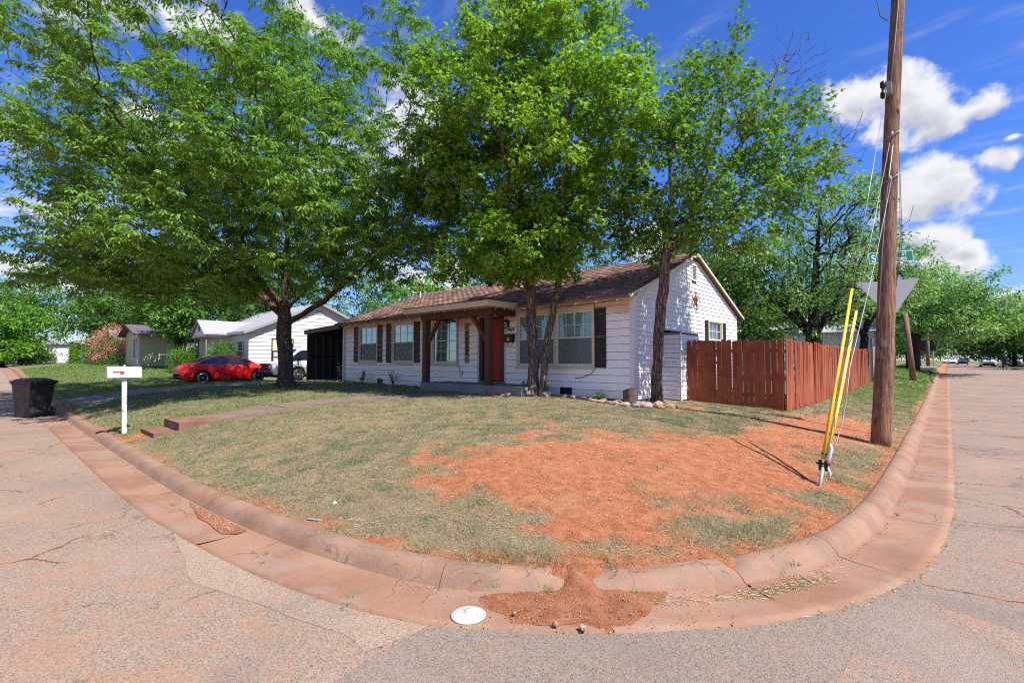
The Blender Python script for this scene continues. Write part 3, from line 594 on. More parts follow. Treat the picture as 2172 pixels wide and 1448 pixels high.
def m_rock(c0, c1):
    def fn(g, b):
        P = g.pos(); g.put(b.inputs['Base Color'], g.mix(g.ramp(g.noise(9, 5, .7, P), .35, .65), c0, c1)); b.inputs['Roughness'].default_value = .9
        g.put(b.inputs['Normal'], g.bump(g.noise(25, 4, .7, P), .6, .02))
    return fn
M_ROCK = [mat('rock_tan', m_rock((.27, .19, .135), (.40, .30, .22))), mat('rock_red', m_rock((.26, .12, .07), (.36, .19, .12))), mat('rock_grey', m_rock((.15, .135, .12), (.25, .22, .20)))]

# ------------------------------------------------------------------ building materials
def paint(c, dirt=(.35, .27, .18), amt=.25, rough=.6, bump=.15):
    def fn(g, b):
        P = g.pos(); n = g.noise(2.3, 6, .7, P); f = g.noise(30, 4, .7, g.v('MULTIPLY', P, (1, 1, .25)))
        col = g.mix(g.m('MULTIPLY', g.ramp(n, .5, .75), amt), c, dirt)
        col = g.mix(g.m('MULTIPLY', rnd(g), .10), col, tuple(x * .8 for x in c)); col = g.mix(g.m('MULTIPLY', g.ramp(f, .6, .8), amt * .5), col, dirt)
        g.put(b.inputs['Base Color'], col); b.inputs['Roughness'].default_value = rough; b.inputs['Specular IOR Level'].default_value = .3
        g.put(b.inputs['Normal'], g.bump(f, bump, .004))
    return fn
def m_front(g, b):                                    # old stained white paint; warm light under the eaves painted in tan
    P = g.pos(); s = g.n('ShaderNodeSeparateXYZ', None, Vector=P); z = s.outputs[2]
    Pn = g.v('MULTIPLY', P, (1, 1, 2.2)); st = g.noise(1.6, 6, .7, Pn); st2 = g.noise(5, 4, .7, Pn)
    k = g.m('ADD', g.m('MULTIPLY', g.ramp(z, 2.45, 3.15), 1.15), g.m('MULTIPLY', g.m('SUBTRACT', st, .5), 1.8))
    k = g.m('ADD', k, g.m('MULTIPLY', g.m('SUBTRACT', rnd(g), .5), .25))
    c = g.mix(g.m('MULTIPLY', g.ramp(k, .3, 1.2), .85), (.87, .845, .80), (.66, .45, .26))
    c = g.mix(g.m('MULTIPLY', g.ramp(st2, .6, .8), .25), c, (.5, .36, .25))
    c = g.mix(g.m('MULTIPLY', g.ramp(z, 1.0, .7), .3), c, (.5, .3, .2))
    g.put(b.inputs['Base Color'], c); b.inputs['Roughness'].default_value = .55; b.inputs['Specular IOR Level'].default_value = .3
    g.put(b.inputs['Normal'], g.bump(g.noise(40, 4, .7, g.v('MULTIPLY', P, (.2, 1, 1))), .15, .004))
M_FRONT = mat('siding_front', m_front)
M_WHITE = mat('siding_white', paint((.66, .66, .66), (.45, .37, .3), .25))
M_JOINT_SHADE = mat('siding_joint_shade', color=(.16, .14, .135), rough=.9)  # dark backing colour paints in the shadow line under each lap
M_CREAM = mat('trim_cream', paint((.62, .54, .38), (.35, .25, .15), .35))
M_TRIMW = mat('trim_white', paint((.68, .67, .65), (.4, .32, .25), .25))
M_BROWN = mat('brown_timber', paint((.095, .034, .022), (.045, .02, .015), .5, .65, .5))
M_SHUT = mat('shutter_brown', paint((.032, .018, .016), (.06, .04, .03), .3, .5))
M_DARK = mat('dark_frame', color=(.012, .011, .010), rough=.5)
M_RED = mat('door_red', paint((.30, .007, .008), (.25, .01, .01), .2, .5, .05))
M_BLACK = mat('black_metal', color=(.015, .014, .013), rough=.45, metal=.3)
M_BRASS = mat('brass', color=(.55, .36, .12), rough=.4, metal=.8)
M_RUST = mat('rust_metal', paint((.16, .045, .025), (.30, .09, .05), .5, .6))
M_GALV = mat('galvanised', paint((.27, .275, .28), (.3, .3, .3), .3, .45))
def m_curtain(g, b):
    P = g.obj(); x = g.n('ShaderNodeSeparateXYZ', None, Vector=P).outputs[0]; f = g.m('ABSOLUTE', g.m('SINE', g.m('ADD', g.m('MULTIPLY', x, 42), g.m('MULTIPLY', g.noise(3, 2, .5, P), 8))))
    g.put(b.inputs['Base Color'], g.mix(f, (.26, .38, .35), (.66, .80, .75))); b.inputs['Roughness'].default_value = .9
M_CURT = mat('curtain', m_curtain)
def m_glass(g, b):
    gl = g.n('ShaderNodeBsdfGlossy', None, Color=(.9, .95, 1, 1), Roughness=.03); tp = g.n('ShaderNodeBsdfTransparent', None, Color=(.80, .88, .86, 1))
    fr = g.n('ShaderNodeLayerWeight', None, Blend=.25).outputs['Fresnel']; mx = g.n('ShaderNodeMixShader', None, Fac=g.m('ADD', g.m('MULTIPLY', fr, .6), .04, clamp=True))
    g.L.new(tp.outputs[0], mx.inputs[1]); g.L.new(gl.outputs[0], mx.inputs[2]); g.L.new(mx.outputs[0], g.N['Material Output'].inputs[0])
M_GLASS = mat('window_glass', m_glass)
M_SCREEN = mat('window_screen', color=(.10, .11, .115), rough=.6)
M_INT = mat('room_dark', color=(.03, .03, .03), rough=.9)
def m_shingle(g, b):
    r = rnd(g); P = g.pos(); f = g.noise(130, 3, .8, P); big = g.noise(1.2, 4, .6, P)
    c = g.mix(g.ramp(r, .1, .9), (0.161, 0.0862, 0.0671), (0.335, 0.214, 0.173)); c = g.mix(g.m('MULTIPLY', g.ramp(g.m('FRACT', g.m('MULTIPLY', r, 7.3)), .7, .9), .7), c, (0.112, 0.0748, 0.064))
    c = g.mix(g.m('MULTIPLY', g.ramp(f, .5, .8), .45), c, (0.395, 0.296, 0.246)); c = g.mix(g.m('MULTIPLY', g.ramp(big, .5, .7), .25), c, (0.281, 0.198, 0.165))
    g.put(b.inputs['Base Color'], c); b.inputs['Roughness'].default_value = .92; b.inputs['Specular IOR Level'].default_value = .2; g.put(b.inputs['Normal'], g.bump(f, .7, .006))
M_SHING = mat('shingle', m_shingle)
def m_greyshingle(g, b):
    P = g.pos(); br = g.n('ShaderNodeTexBrick', None, Vector=g.v('MULTIPLY', P, (1, 1, 1)), Scale=3.0, Color1=(.26, .26, .28, 1), Color2=(.36, .36, .38, 1), Mortar=(.2, .2, .2, 1))
    g.put(b.inputs['Base Color'], g.mix(.5, br.outputs[0], g.mix(g.noise(9, 5, .7, P), (.22, .22, .25), (.36, .36, .38)))); b.inputs['Roughness'].default_value = .9
M_GSHING = mat('grey_shingle', m_greyshingle)

def lap_board(x0, x1, z0, h, y, out=-1, thick=.028):   # a lapped board on a wall facing -Y (out=-1): wedge section
    mb = MB(); ya = y + out * thick; yb = y + out * .012; h -= .024 if thick > .019 else .019
    return mb.add([(x0, y, z0), (x1, y, z0), (x1, ya, z0), (x0, ya, z0), (x0, y, z0 + h + .012), (x1, y, z0 + h + .012), (x1, yb, z0 + h + .012), (x0, yb, z0 + h + .012)],
                  [(0, 1, 2, 3), (7, 6, 5, 4), (3, 2, 6, 7), (0, 4, 5, 1), (1, 5, 6, 2), (0, 3, 7, 4)])
def lap_board_x(y0, y1, z0, h, x, y0t=None, y1t=None, thick=.018):   # on a wall facing +X
    y0t = y0 if y0t is None else y0t; y1t = y1 if y1t is None else y1t; xa = x + thick + .008; xb = x + .010; zt = z0 + h - .003
    return MB().add([(x, y0, z0), (x, y1, z0), (xa, y1, z0), (xa, y0, z0), (x, y0t, zt), (x, y1t, zt), (xb, y1t, zt), (xb, y0t, zt)],
                    [(0, 1, 2, 3)[::-1], (7, 6, 5, 4)[::-1], (3, 2, 6, 7)[::-1], (0, 4, 5, 1)[::-1], (1, 5, 6, 2)[::-1], (0, 3, 7, 4)[::-1]])

HX0, HX1, HY0, HY1 = -20.06, -5.86, 11.05, 19.06; ZB, ZE, ZR = .66, 3.30, 4.93
house = thing('house', 'white single-storey house with lapped siding, brown shingle roof and bright red front door', 'house', (-13, 11.05, .7))
# walls with openings
wins = [(-18.86, -17.54, 1.62, 3.06), (-16.36, -15.04, 1.60, 3.06), (-13.86, -12.56, 1.58, 3.06), (-9.70, -7.06, 1.52, 3.00)]
door = (-11.40, -10.30, .97, 3.05); opens = wins + [door]
mb = MB(); xs_ = sorted([HX0, HX1] + [v for o in opens for v in o[:2]])
for a, b_ in zip(xs_[:-1], xs_[1:]):
    o = [w for w in opens if abs(w[0] - a) < 1e-6]
    if o: mb.box(a, HY0 + .001, .35, b_, HY0 + .14, o[0][2]); mb.box(a, HY0 + .001, o[0][3], b_, HY0 + .14, ZE)
    else: mb.box(a, HY0 + .001, .35, b_, HY0 + .14, ZE)
GW = (16.22, 17.42, 1.72, 2.94)                       # gable window y0,y1,z0,z1
mb.box(HX1 - .14, HY0 + .14, .35, HX1 - .001, GW[0], ZE); mb.box(HX1 - .14, GW[1], .35, HX1 - .001, HY1, ZE)
mb.box(HX1 - .14, GW[0], .35, HX1 - .001, GW[1], GW[2]); mb.box(HX1 - .14, GW[0], GW[3], HX1 - .001, GW[1], ZE)
mb.box(HX0, HY1 - .14, .35, HX1 - .14, HY1, ZE); mb.box(HX0, HY0 + .14, .35, HX0 + .14, HY1 - .14, ZE)
for x0, x1 in ((HX1 - .14, HX1 - .001), (HX0, HX0 + .14)):
    mb.prism([(HY0, ZE), (HY1, ZE), (15.05, ZR - .06)], lambda u, v, d: (d, u, v), x0, x1)
wall = obj('wall', mb, M_JOINT_SHADE, house)
mb = MB().box(HX0 + .2, HY0 + .5, .5, HX1 - .2, HY0 + .52, 3.2); mb.box(HX1 - .6, HY0 + .6, .5, HX1 - .58, HY1 - .3, 3.2); obj('room_lining', mb, M_INT, house)
# front boards, 20 cm courses, cut at the openings
nrow = 13; hrow = (ZE - ZB - .02) / nrow
for i in range(nrow):
    z0 = ZB + i * hrow; z1 = z0 + hrow; cut = [(HX0 + .09, HX1 - .09)]
    for (a, b_, c, d) in [(w[0] - .09, w[1] + .09, w[2] - .09, w[3] + .09) for w in wins] + [(door[0] - .10, door[1] + .06, .5, door[3] + .09)]:
        if z1 > c + .03 and z0 < d - .03:
            cut = [q for (p, r) in cut for q in ((p, min(r, a)), (max(p, b_), r)) if q[1] - q[0] > .05]
    for (a, b_, c, d) in [(w[0] - .09, w[1] + .09, w[2] - .11, w[3] + .10) for w in wins] + [(door[0] - .10, door[1] + .06, .5, door[3] + .06)]:
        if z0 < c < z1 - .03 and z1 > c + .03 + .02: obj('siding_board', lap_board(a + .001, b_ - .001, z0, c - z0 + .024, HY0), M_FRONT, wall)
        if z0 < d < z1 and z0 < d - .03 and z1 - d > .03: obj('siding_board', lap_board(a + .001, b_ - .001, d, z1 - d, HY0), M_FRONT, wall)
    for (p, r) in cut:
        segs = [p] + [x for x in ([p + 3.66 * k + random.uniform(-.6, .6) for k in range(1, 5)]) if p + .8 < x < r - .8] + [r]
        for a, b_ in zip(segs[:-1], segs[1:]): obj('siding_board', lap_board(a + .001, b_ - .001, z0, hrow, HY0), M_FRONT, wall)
# gable boards, 12.5 cm courses
CL = (12.60, 13.90, 2.44)                              # the closet against the gable wall
z0 = ZB
while z0 < ZR - .15:
    h = .125
    def ylim(z):
        if z <= ZE: return HY0 + .09, HY1 - .06
        t = (z - ZE) / .405; return HY0 + t + .02, HY1 - t - .02
    a0, b0 = ylim(z0); a1, b1 = ylim(z0 + h); spans = [(a0, b0, a1, b1)]
    if z0 < ZE: a1, b1 = (a0, b0) if z0 + h <= ZE + .05 else (a1, b1); spans = [(a0, b0, a1, b1)]
    cuts_ = []
    if z0 + h > GW[2] - .07 and z0 < GW[3] + .05: cuts_.append((GW[0] - .08, GW[1] + .08))
    if z0 < CL[2] - .02: cuts_.append((CL[0], CL[1]))
    if 4.13 < z0 + h and z0 < 4.66: cuts_.append((14.80, 15.20))
    for (ca_, cb_) in cuts_:
        nsp = []
        for (p, q, pt, qt) in spans:
            if ca_ > p and cb_ < q: nsp += [(p, ca_, pt, ca_), (cb_, q, cb_, qt)]
            else: nsp.append((p, q, pt, qt))
        spans = nsp
    for (p, q, pt, qt) in spans:
        if q - p > .1 and qt - pt > .02: obj('siding_board', lap_board_x(p, q, z0, h, HX1, pt, qt), M_WHITE, wall)
    z0 += h
# corner boards, foundation vents, trim
obj('corner_board', MB().box(HX1 - .09, HY0 - .026, .62, HX1 + .026, HY0 + .0, ZE), M_TRIMW, wall); obj('corner_board', MB().box(HX1, HY0 + .0005, .62, HX1 + .026, HY0 + .09, ZE), M_TRIMW, wall)
obj('corner_board', MB().box(HX0 - .022, HY0 - .026, .62, HX0 + .09, HY0, ZE), M_TRIMW, wall)
obj('corner_board', MB().box(HX1, HY1 - .06, .62, HX1 + .024, HY1 + .02, ZE), M_TRIMW, wall)
for x in (-7.93, -17.25):
    v_ = MB().box(x - .20, HY0 - .030, .70, x + .20, HY0 - .012, .90); o_ = obj('foundation_vent', v_, M_DARK, house)
    for k in range(5): obj('louvre', MB().box(x - .19, HY0 - .036, .715 + k * .037, x + .19, HY0 - .0305, .727 + k * .037), M_SHUT, o_)
def window(parent, x0, x1, z0, z1, y, split=None, grid=(3, 2), lower_grid=False, screen=True, facing='y', trim=M_CREAM, blinds=None):
    T = (lambda x, yy, z: (x, yy, z)) if facing == 'y' else (lambda x, yy, z: (y + (y - yy), x, z))
    def bx(mb, a, ya, za, b_, yb, zb): p = T(a, ya, za); q = T(b_, yb, zb); mb.box(*p, *q); return mb
    wd = obj('window', bx(MB(), x0 + .01, y + .088, z0 + .01, x1 - .01, y + .095, z1 - .01), M_CURT if blinds is None else blinds, parent)
    fr = MB(); t = .08
    bx(fr, x0 - t, y - .035, z1, x1 + t, y + .02, z1 + t + .02); bx(fr, x0 - t, y - .035, z0 - t, x1 + t, y + .02, z0)
    bx(fr, x0 - t, y - .033, z0, x0, y + .02, z1); bx(fr, x1, y - .033, z0, x1 + t, y + .02, z1)
    obj('frame', fr, trim, wd); obj('sill', bx(MB(), x0 - t - .02, y - .065, z0 - t - .03, x1 + t + .02, y - .005, z0 - t + .003), trim, wd)
    bays = [(x0, x1)] if split is None else [(x0, split - .05), (split + .05, x1)]
    if split is not None: obj('mullion', bx(MB(), split - .05, y - .030, z0, split + .05, y + .07, z1), trim, wd)
    for bi, (a, b_) in enumerate(bays):
        zm = (z0 + z1) / 2 + .02
        sa = MB(); q = .035
        for (u0, w0, u1, w1, yy) in ((a, zm - q / 2, b_, zm + q / 2, .0), (a, z0, b_, z0 + q, .0), (a, z1 - q, b_, z1, .0), (a, z0 + q, a + q, z1 - q, .001), (b_ - q, z0 + q, b_, z1 - q, .001)):
            bx(sa, u0, y + yy, w0, u1, y + .045, w1)
        obj('sash', sa, M_TRIMW, wd)
        obj('pane', bx(MB(), a + q, y + .030, z0 + q, b_ - q, y + .034, z1 - q), M_GLASS, wd)
        if grid:
            mu = MB(); nx_, nz = grid; halves = [(zm + q / 2, z1 - q)] + ([(z0 + q, zm - q / 2)] if lower_grid else [])
            for (za, zb) in halves:
                for k in range(1, nx_): xx = a + (b_ - a) * k / nx_; bx(mu, xx - .008, y + .020, za, xx + .008, y + .0295, zb)
                for k in range(1, nz): zz = za + (zb - za) * k / nz; bx(mu, a + q, y + .021, zz - .008, b_ - q, y + .0285, zz + .008)
            obj('glazing_bars', mu, M_TRIMW, wd)
        if screen: obj('insect_screen', bx(MB(), a + q, y + .006, z0 + q, b_ - q, y + .008, zm - q / 2), M_SCREENT, wd)
    return wd
def m_scr(g, b):
    tp = g.n('ShaderNodeBsdfTransparent'); df = g.n('ShaderNodeBsdfDiffuse', None, Color=(.20, .22, .22, 1)); mx = g.n('ShaderNodeMixShader', None, Fac=.5)
    g.L.new(tp.outputs[0], mx.inputs[1]); g.L.new(df.outputs[0], mx.inputs[2]); g.L.new(mx.outputs[0], g.N['Material Output'].inputs[0])
M_SCREENT = mat('screen_mesh', m_scr)
window(house, *wins[0], HY0, grid=(3, 2)); window(house, *wins[1], HY0, grid=(3, 2)); window(house, *wins[2], HY0, grid=(3, 2), lower_grid=True, screen=False)
wb = window(house, wins[3][0], wins[3][1], wins[3][2], wins[3][3], HY0, split=-8.30, grid=(4, 2)); wb['label'] = 'wide double window with a thick centre post'
M_BLIND = mat('blinds', color=(.55, .56, .55), rough=.8)
window(house, GW[0], GW[1], GW[2], GW[3], HX1, grid=(3, 2), lower_grid=True, screen=False, facing='x', blinds=M_BLIND)
def shutter(x0, x1, z0, z1, y=HY0, facing='y'):
    mb = MB(); n = 12
    def bx(a, ya, za, b_, yb, zb):
        if facing == 'y': mb.box(a, ya, za, b_, yb, zb)
        else: mb.box(HX1 + (HY0 - ya), a, za, HX1 + (HY0 - yb), b_, zb)
    bx(x0, y - .045, z0, x0 + .045, y - .021, z1); bx(x1 - .045, y - .045, z0, x1, y - .021, z1)
    for zz in (z0, (z0 + z1) / 2 - .03, z1 - .06): bx(x0 + .045, y - .045, zz, x1 - .045, y - .021, zz + .06)
    k = z0 + .07
    while k < z1 - .08:
        if not ((z0 + z1) / 2 - .05 < k < (z0 + z1) / 2 + .03): bx(x0 + .045, y - .038, k, x1 - .045, y - .021, k + .022)
        k += .034
    bx(x0 + .044, y - .027, z0 + .01, x1 - .044, y - .0208, z1 - .01)
    obj('shutter', mb, M_SHUT, house)
for w in wins[:2]: shutter(w[0] - .44, w[0] - .105, w[2] - .05, w[3] + .06); shutter(w[1] + .105, w[1] + .44, w[2] - .05, w[3] + .06)
shutter(wins[2][0] - .42, wins[2][0] - .105, wins[2][2] - .02, wins[2][3] + .04); shutter(wins[3][1] + .105, wins[3][1] + .43, wins[3][2] - .07, wins[3][3] + .04)
shutter(GW[0] - .38, GW[0] - .10, GW[2], GW[3] + .03, facing='x'); shutter(GW[1] + .10, GW[1] + .38, GW[2], GW[3] + .03, facing='x')
# door
dr = obj('door', MB().box(-11.24, HY0 + .03, 1.0, -10.38, HY0 + .07, 2.99), M_RED, house)
for (a, c, b_, d) in ((-11.13, 2.25, -10.86, 2.85), (-10.77, 2.25, -10.50, 2.85), (-11.13, 1.6, -10.86, 2.12), (-10.77, 1.6, -10.50, 2.12), (-11.13, 1.12, -10.86, 1.47), (-10.77, 1.12, -10.50, 1.47)):
    obj('door_panel', MB().box(a, HY0 + .022, c, b_, HY0 + .03, d), M_RED, dr)
obj('door_knob', MB().lathe([(.012, -.06), (.014, -.05), (.03, -.04), (.032, -.02), (.022, -.005), (.012, .01), (.012, .03)], 12, (-10.47, HY0 + .02, 1.93), 'y'), M_BRASS, dr, True)
df = MB(); df.box(-11.40, HY0 - .045, .97, -11.24, HY0 + .1, 3.05); df.box(-10.38, HY0 - .045, .97, -10.30, HY0 + .1, 3.05); df.box(-11.24, HY0 - .043, 2.99, -10.38, HY0 + .1, 3.05); obj('door_frame', df, M_DARK, house)
obj('door_casing', MB().box(-11.46, HY0 - .03, .97, -11.40, HY0 - .0, 3.11).box(-10.30, HY0 - .03, .97, -10.25, HY0, 3.11).box(-11.40, HY0 - .029, 3.05, -10.30, HY0, 3.11), M_CREAM, house)
obj('threshold', MB().box(-11.40, HY0 - .06, .945, -10.30, HY0 + .1, .97), M_GALV, house)
# closet
cx1 = -5.29; clo = obj('utility_closet', MB().box(HX1 + .001, CL[0] + .02, .35, cx1 - .02, CL[1] - .02, CL[2] - .03), M_JOINT_SHADE, house)
z0 = .6
while z0 < CL[2] - .16:
    obj('siding_board', lap_board(HX1 + .02, cx1 - .03, z0, .125, CL[0] + .02), M_WHITE, clo); obj('siding_board', lap_board_x(CL[0] + .03, CL[1] - .02, z0, .125, cx1 - .02), M_WHITE, clo); z0 += .125
obj('closet_roof', MB().prism([(HX1 + .025, CL[2] + .06), (cx1 + .06, CL[2] - .03), (cx1 + .06, CL[2] - .01), (HX1 + .025, CL[2] + .08)], lambda u, v, d: (u, d, v), CL[0] - .05, CL[1] + .05), M_TRIMW, clo)
obj('corner_board', MB().box(cx1 - .02, CL[0] - .004, .5, cx1 + .003, CL[0] + .05, CL[2] - .05), M_TRIMW, clo)
# vent and star on the gable
gv = obj('gable_vent', MB().box(HX1 + .002, 14.80, 4.14, HX1 + .02, 15.20, 4.66), M_DARK, house)
obj('vent_frame', MB().box(HX1 + .02, 14.80, 4.14, HX1 + .04, 14.84, 4.66).box(HX1 + .02, 15.16, 4.14, HX1 + .04, 15.20, 4.66).box(HX1 + .021, 14.84, 4.62, HX1 + .039, 15.16, 4.66).box(HX1 + .021, 14.84, 4.14, HX1 + .039, 15.16, 4.18), M_TRIMW, gv)
for k in range(9): obj('louvre', MB().add([(HX1 + .021, 14.84, 4.22 + k * .045), (HX1 + .021, 15.16, 4.22 + k * .045), (HX1 + .036, 15.16, 4.198 + k * .045), (HX1 + .036, 14.84, 4.198 + k * .045), (HX1 + .021, 14.84, 4.214 + k * .045), (HX1 + .021, 15.16, 4.214 + k * .045), (HX1 + .036, 15.16, 4.192 + k * .045), (HX1 + .036, 14.84, 4.192 + k * .045)], [(3, 2, 1, 0), (4, 5, 6, 7), (0, 1, 5, 4), (2, 3, 7, 6), (1, 2, 6, 5), (3, 0, 4, 7)]), M_GALV, gv)
def star(x, y, z, r, label, axis='x', m=None):
    mb = MB(); pts = []
    for k in range(10):
        a = math.pi / 2 + k * math.pi / 5; rr = r if k % 2 == 0 else r * .42; pts.append((rr * math.cos(a), rr * math.sin(a)))
    def T(u, v, d): return (x + d, y + u, z + v) if axis == 'x' else (x + u, y - d, z + v)
    vs = [T(0, 0, .06)] + [T(u, v, 0.012) for u, v in pts]; mb.add(vs, [(0, 1 + k, 1 + (k + 1) % 10) if axis == 'x' else (0, 1 + (k + 1) % 10, 1 + k) for k in range(10)] + [tuple(range(1, 11))])
    o = obj('barn_star', mb, m or M_RUST); o['label'] = label; o['category'] = 'wall star'
    ring = MB(); rp = [T(r * 1.06 * math.cos(a), r * 1.06 * math.sin(a), .02) for a in [2 * math.pi * i / 28 for i in range(29)]]; ring.tube(rp, .008, 5)
    if axis == 'x': obj('ring', ring, m or M_RUST, o)
    return o
star(HX1 + .02, 15.08, 3.53, .27, 'rusty metal star in a ring on the sunny white gable wall of the corner house')
# roof
rf = MB(); zt0 = 3.235; ey0, ey1 = 10.62, 19.49; rx0, rx1 = HX0 - .22, HX1 + .14; sl = (5.03 - zt0 - .06) / (15.05 - ey0)
def roofz(y): return 5.0 - abs(y - 15.05) * sl
rf.prism([(ey0, roofz(ey0)), (15.05, 5.0), (ey1, roofz(ey1)), (ey1, roofz(ey1) - .07), (15.05, 4.92), (ey0, roofz(ey0) - .07)], lambda u, v, d: (d, u, v), rx0, rx1)
roof = obj('roof', rf, M_SHING, house)
slen = math.hypot(15.05 - ey0, 5.0 - roofz(ey0)); ca_, sa_ = (15.05 - ey0) / slen, (5.0 - roofz(ey0)) / slen
tabs = []; nr = int(slen / .14)
for r_ in range(nr + 1):
    for c_ in range(47):
        x = rx1 - .02 - (c_ + .5) * .312 + (.15 if r_ % 2 else 0); 
        if x > rx1 - .08 or x < rx0 + .1: continue
        tabs.append((x, r_ * .14))
tabs.sort(key=lambda t: (t[0] + 0) ** 2 + (ey0 + t[1]) ** 2)
sm = MB().box(-.153, 0, 0, .153, .16, .012); sv = np.array(sm.v); sv[:, 2] = np.where(sv[:, 1] > .1, sv[:, 2] - .006, sv[:, 2] + .004)
me_s = mesh_from('shingle', sv.tolist(), sm.f); me_s.materials.append(M_SHING); hl = wloc(roof); ang = math.atan2(sa_, ca_)
def tabpos(x, s, j=0): return (x, ey0 - .02 + s * ca_, roofz(ey0) + s * sa_ + .004 + j)
for (x, s) in tabs[:300]:
    o_ = link('shingle', me_s, roof); p = Vector(tabpos(x, s)) - hl; o_.location = p; o_.rotation_euler = (ang, 0, random.uniform(-.01, .01))
T_ = np.array([tabpos(x, s, random.uniform(0, .003)) for x, s in tabs[300:]]); rx = np.array([[1, 0, 0], [0, math.cos(ang), -math.sin(ang)], [0, math.sin(ang), math.cos(ang)]])
me = scatter('shingles', sv, np.array(sm.f), T_ - np.array(hl), np.repeat(rx[None], len(T_), 0), np.ones(len(T_))); me.materials.append(M_SHING); link('shingles', me, roof, kind='stuff')
rc = MB()
for k in range(46): x = rx0 + .1 + k * .312; rc.add([(x, 15.05 - .13, 4.975), (x + .3, 15.05 - .13, 4.975), (x + .3, 15.05, 5.03), (x, 15.05, 5.03), (x, 15.18, 4.975), (x + .3, 15.18, 4.975)], [(0, 1, 2, 3), (3, 2, 5, 4)])
obj('ridge_caps', rc, M_SHING, roof)
fs = MB().prism([(ey0 - .02, roofz(ey0) - .07), (15.05, 4.92), (15.05, 4.985), (ey0 - .02, roofz(ey0) - .005)], lambda u, v, d: (d, u, v), rx1 + .001, rx1 + .03)
fs.prism([(ey1, roofz(ey1) - .08), (15.05, 4.91), (15.05, 4.985), (ey1, roofz(ey1) - .005)], lambda u, v, d: (d, u, v), rx1 + .002, rx1 + .03); obj('rake_board', fs, M_CREAM, roof)
obj('rake_board', MB().prism([(ey0 - .02, roofz(ey0) - .10), (15.05, 4.88), (15.05, 4.985), (ey0 - .02, roofz(ey0) - .005)], lambda u, v, d: (d, u, v), rx0 - .03, rx0 - .001), M_SHUT, roof)
x = HX0 + .3
while x < HX1:
    if not (-13.2 < x < -9.4): obj('rafter_tail', MB().prism([(ey0 + .03, roofz(ey0) - .13), (HY0 - .03, roofz(HY0) - .15), (HY0 - .03, roofz(HY0) - .072), (ey0 + .03, roofz(ey0) - .072)], lambda u, v, d: (d, u, v), x, x + .05), M_TRIMW, roof)
    x += .62
obj('frieze_board', MB().box(HX0 + .09, HY0 - .03, 3.17, HX1 - .09, HY0, 3.30), M_CREAM, house)
obj('vent_pipe', MB().tube([(-19.9, 15.0, 4.7), (-19.9, 15.0, 5.50), (-19.93, 15.0, 5.52)], .055, 10).lathe([(.06, 0), (.09, .01), (.09, .08), (.05, .12)], 12, (-19.9, 15.0, 5.5)), M_RUST, roof, True)
obj('vent_pipe', MB().tube([(-18.4, 13.9, 4.4), (-18.4, 13.9, 4.88)], .025, 8), M_CREAM, roof, True)
# porch
por = obj('porch_slab', MB().box(-12.92, 9.80, .30, -8.52, 11.02, .93), M_PORCH, house)
pr = MB().prism([(9.42, 3.17), (HY0 - .03, 3.20), (HY0 - .03, 3.36), (9.42, 3.335)], lambda u, v, d: (d, u, v), -13.38, -9.42); prf = obj('porch_roof', pr, M_CREAM, house)
obj('roofing', MB().prism([(9.38, 3.337), (10.70, 3.36), (10.70, 3.375), (9.38, 3.352)], lambda u, v, d: (d, u, v), -13.42, -9.38), M_SHUT, prf)
for x in (-12.83, -9.90): obj('porch_post', MB().box(x - .095, 9.86, .93, x + .095, 10.05, 2.97), M_BROWN, house)
obj('porch_beam', MB().box(-13.0, 9.85, 2.97, -9.72, 10.06, 3.168), M_BROWN, house)
for x in (-12.83, -9.90): obj('side_beam', MB().box(x - .08, 10.062, 2.99, x + .08, HY0 - .03, 3.166), M_BROWN, house)
for x, s in ((-12.83, 1), (-9.90, -1)): obj('brace', MB().bar((x + s * .08, 9.955, 2.22), (x + s * .72, 9.955, 3.0), .12, .09, (0, 1, 0)), M_BROWN, house)
# things on the front wall
t = thing('wall_lantern', 'black lantern on the wall to the right of the red door', 'lamp', (-10.12, HY0 - .02, 2.72))
obj('bracket', MB().box(-10.17, HY0 - .035, 2.68, -10.07, HY0 - .02, 2.90).tube([(-10.12, HY0 - .03, 2.86), (-10.12, HY0 - .10, 2.95), (-10.12, HY0 - .15, 2.90)], .010, 6), M_BLACK, t)
obj('lamp_cap', MB().lathe([(.01, 2.92), (.03, 2.90), (.085, 2.85), (.085, 2.84)], 6, (-10.12, HY0 - .15, 0)), M_BLACK, t)
obj('lamp_cage', MB().lathe([(.02, 2.62), (.045, 2.63), (.05, 2.65)], 6, (-10.12, HY0 - .15, 0)).tube([(-10.17, HY0 - .15, 2.65), (-10.19, HY0 - .15, 2.84)], .006, 4).tube([(-10.07, HY0 - .15, 2.65), (-10.05, HY0 - .15, 2.84)], .006, 4).tube([(-10.12, HY0 - .20, 2.65), (-10.12, HY0 - .22, 2.84)], .006, 4), M_BLACK, t)
obj('lamp_glass', MB().lathe([(.042, 2.65), (.062, 2.84)], 6, (-10.12, HY0 - .15, 0)), M_GLASS, t)
t = thing('wall_mailbox', 'small black wall mailbox with scroll newspaper hooks beside the red door', 'mailbox', (-10.03, HY0 - .02, 2.28))
obj('box', MB().prism([(-.19, .13), (.19, .13), (.165, -.10), (-.165, -.10)], lambda u, v, d: (-10.03 + u, d, 2.30 + v), HY0 - .13, HY0 - .022), M_BLACK, t)
obj('lid', MB().prism([(HY0 - .145, 2.425), (HY0 - .022, 2.455), (HY0 - .022, 2.47), (HY0 - .145, 2.44)], lambda u, v, d: (d, u, v), -10.235, -9.825), M_BLACK, t)
obj('eagle_badge', MB().lathe([(.001, -.012), (.05, -.008), (.055, 0)], 10, (-10.03, HY0 - .132, 2.30), 'y'), M_BRASS, t)
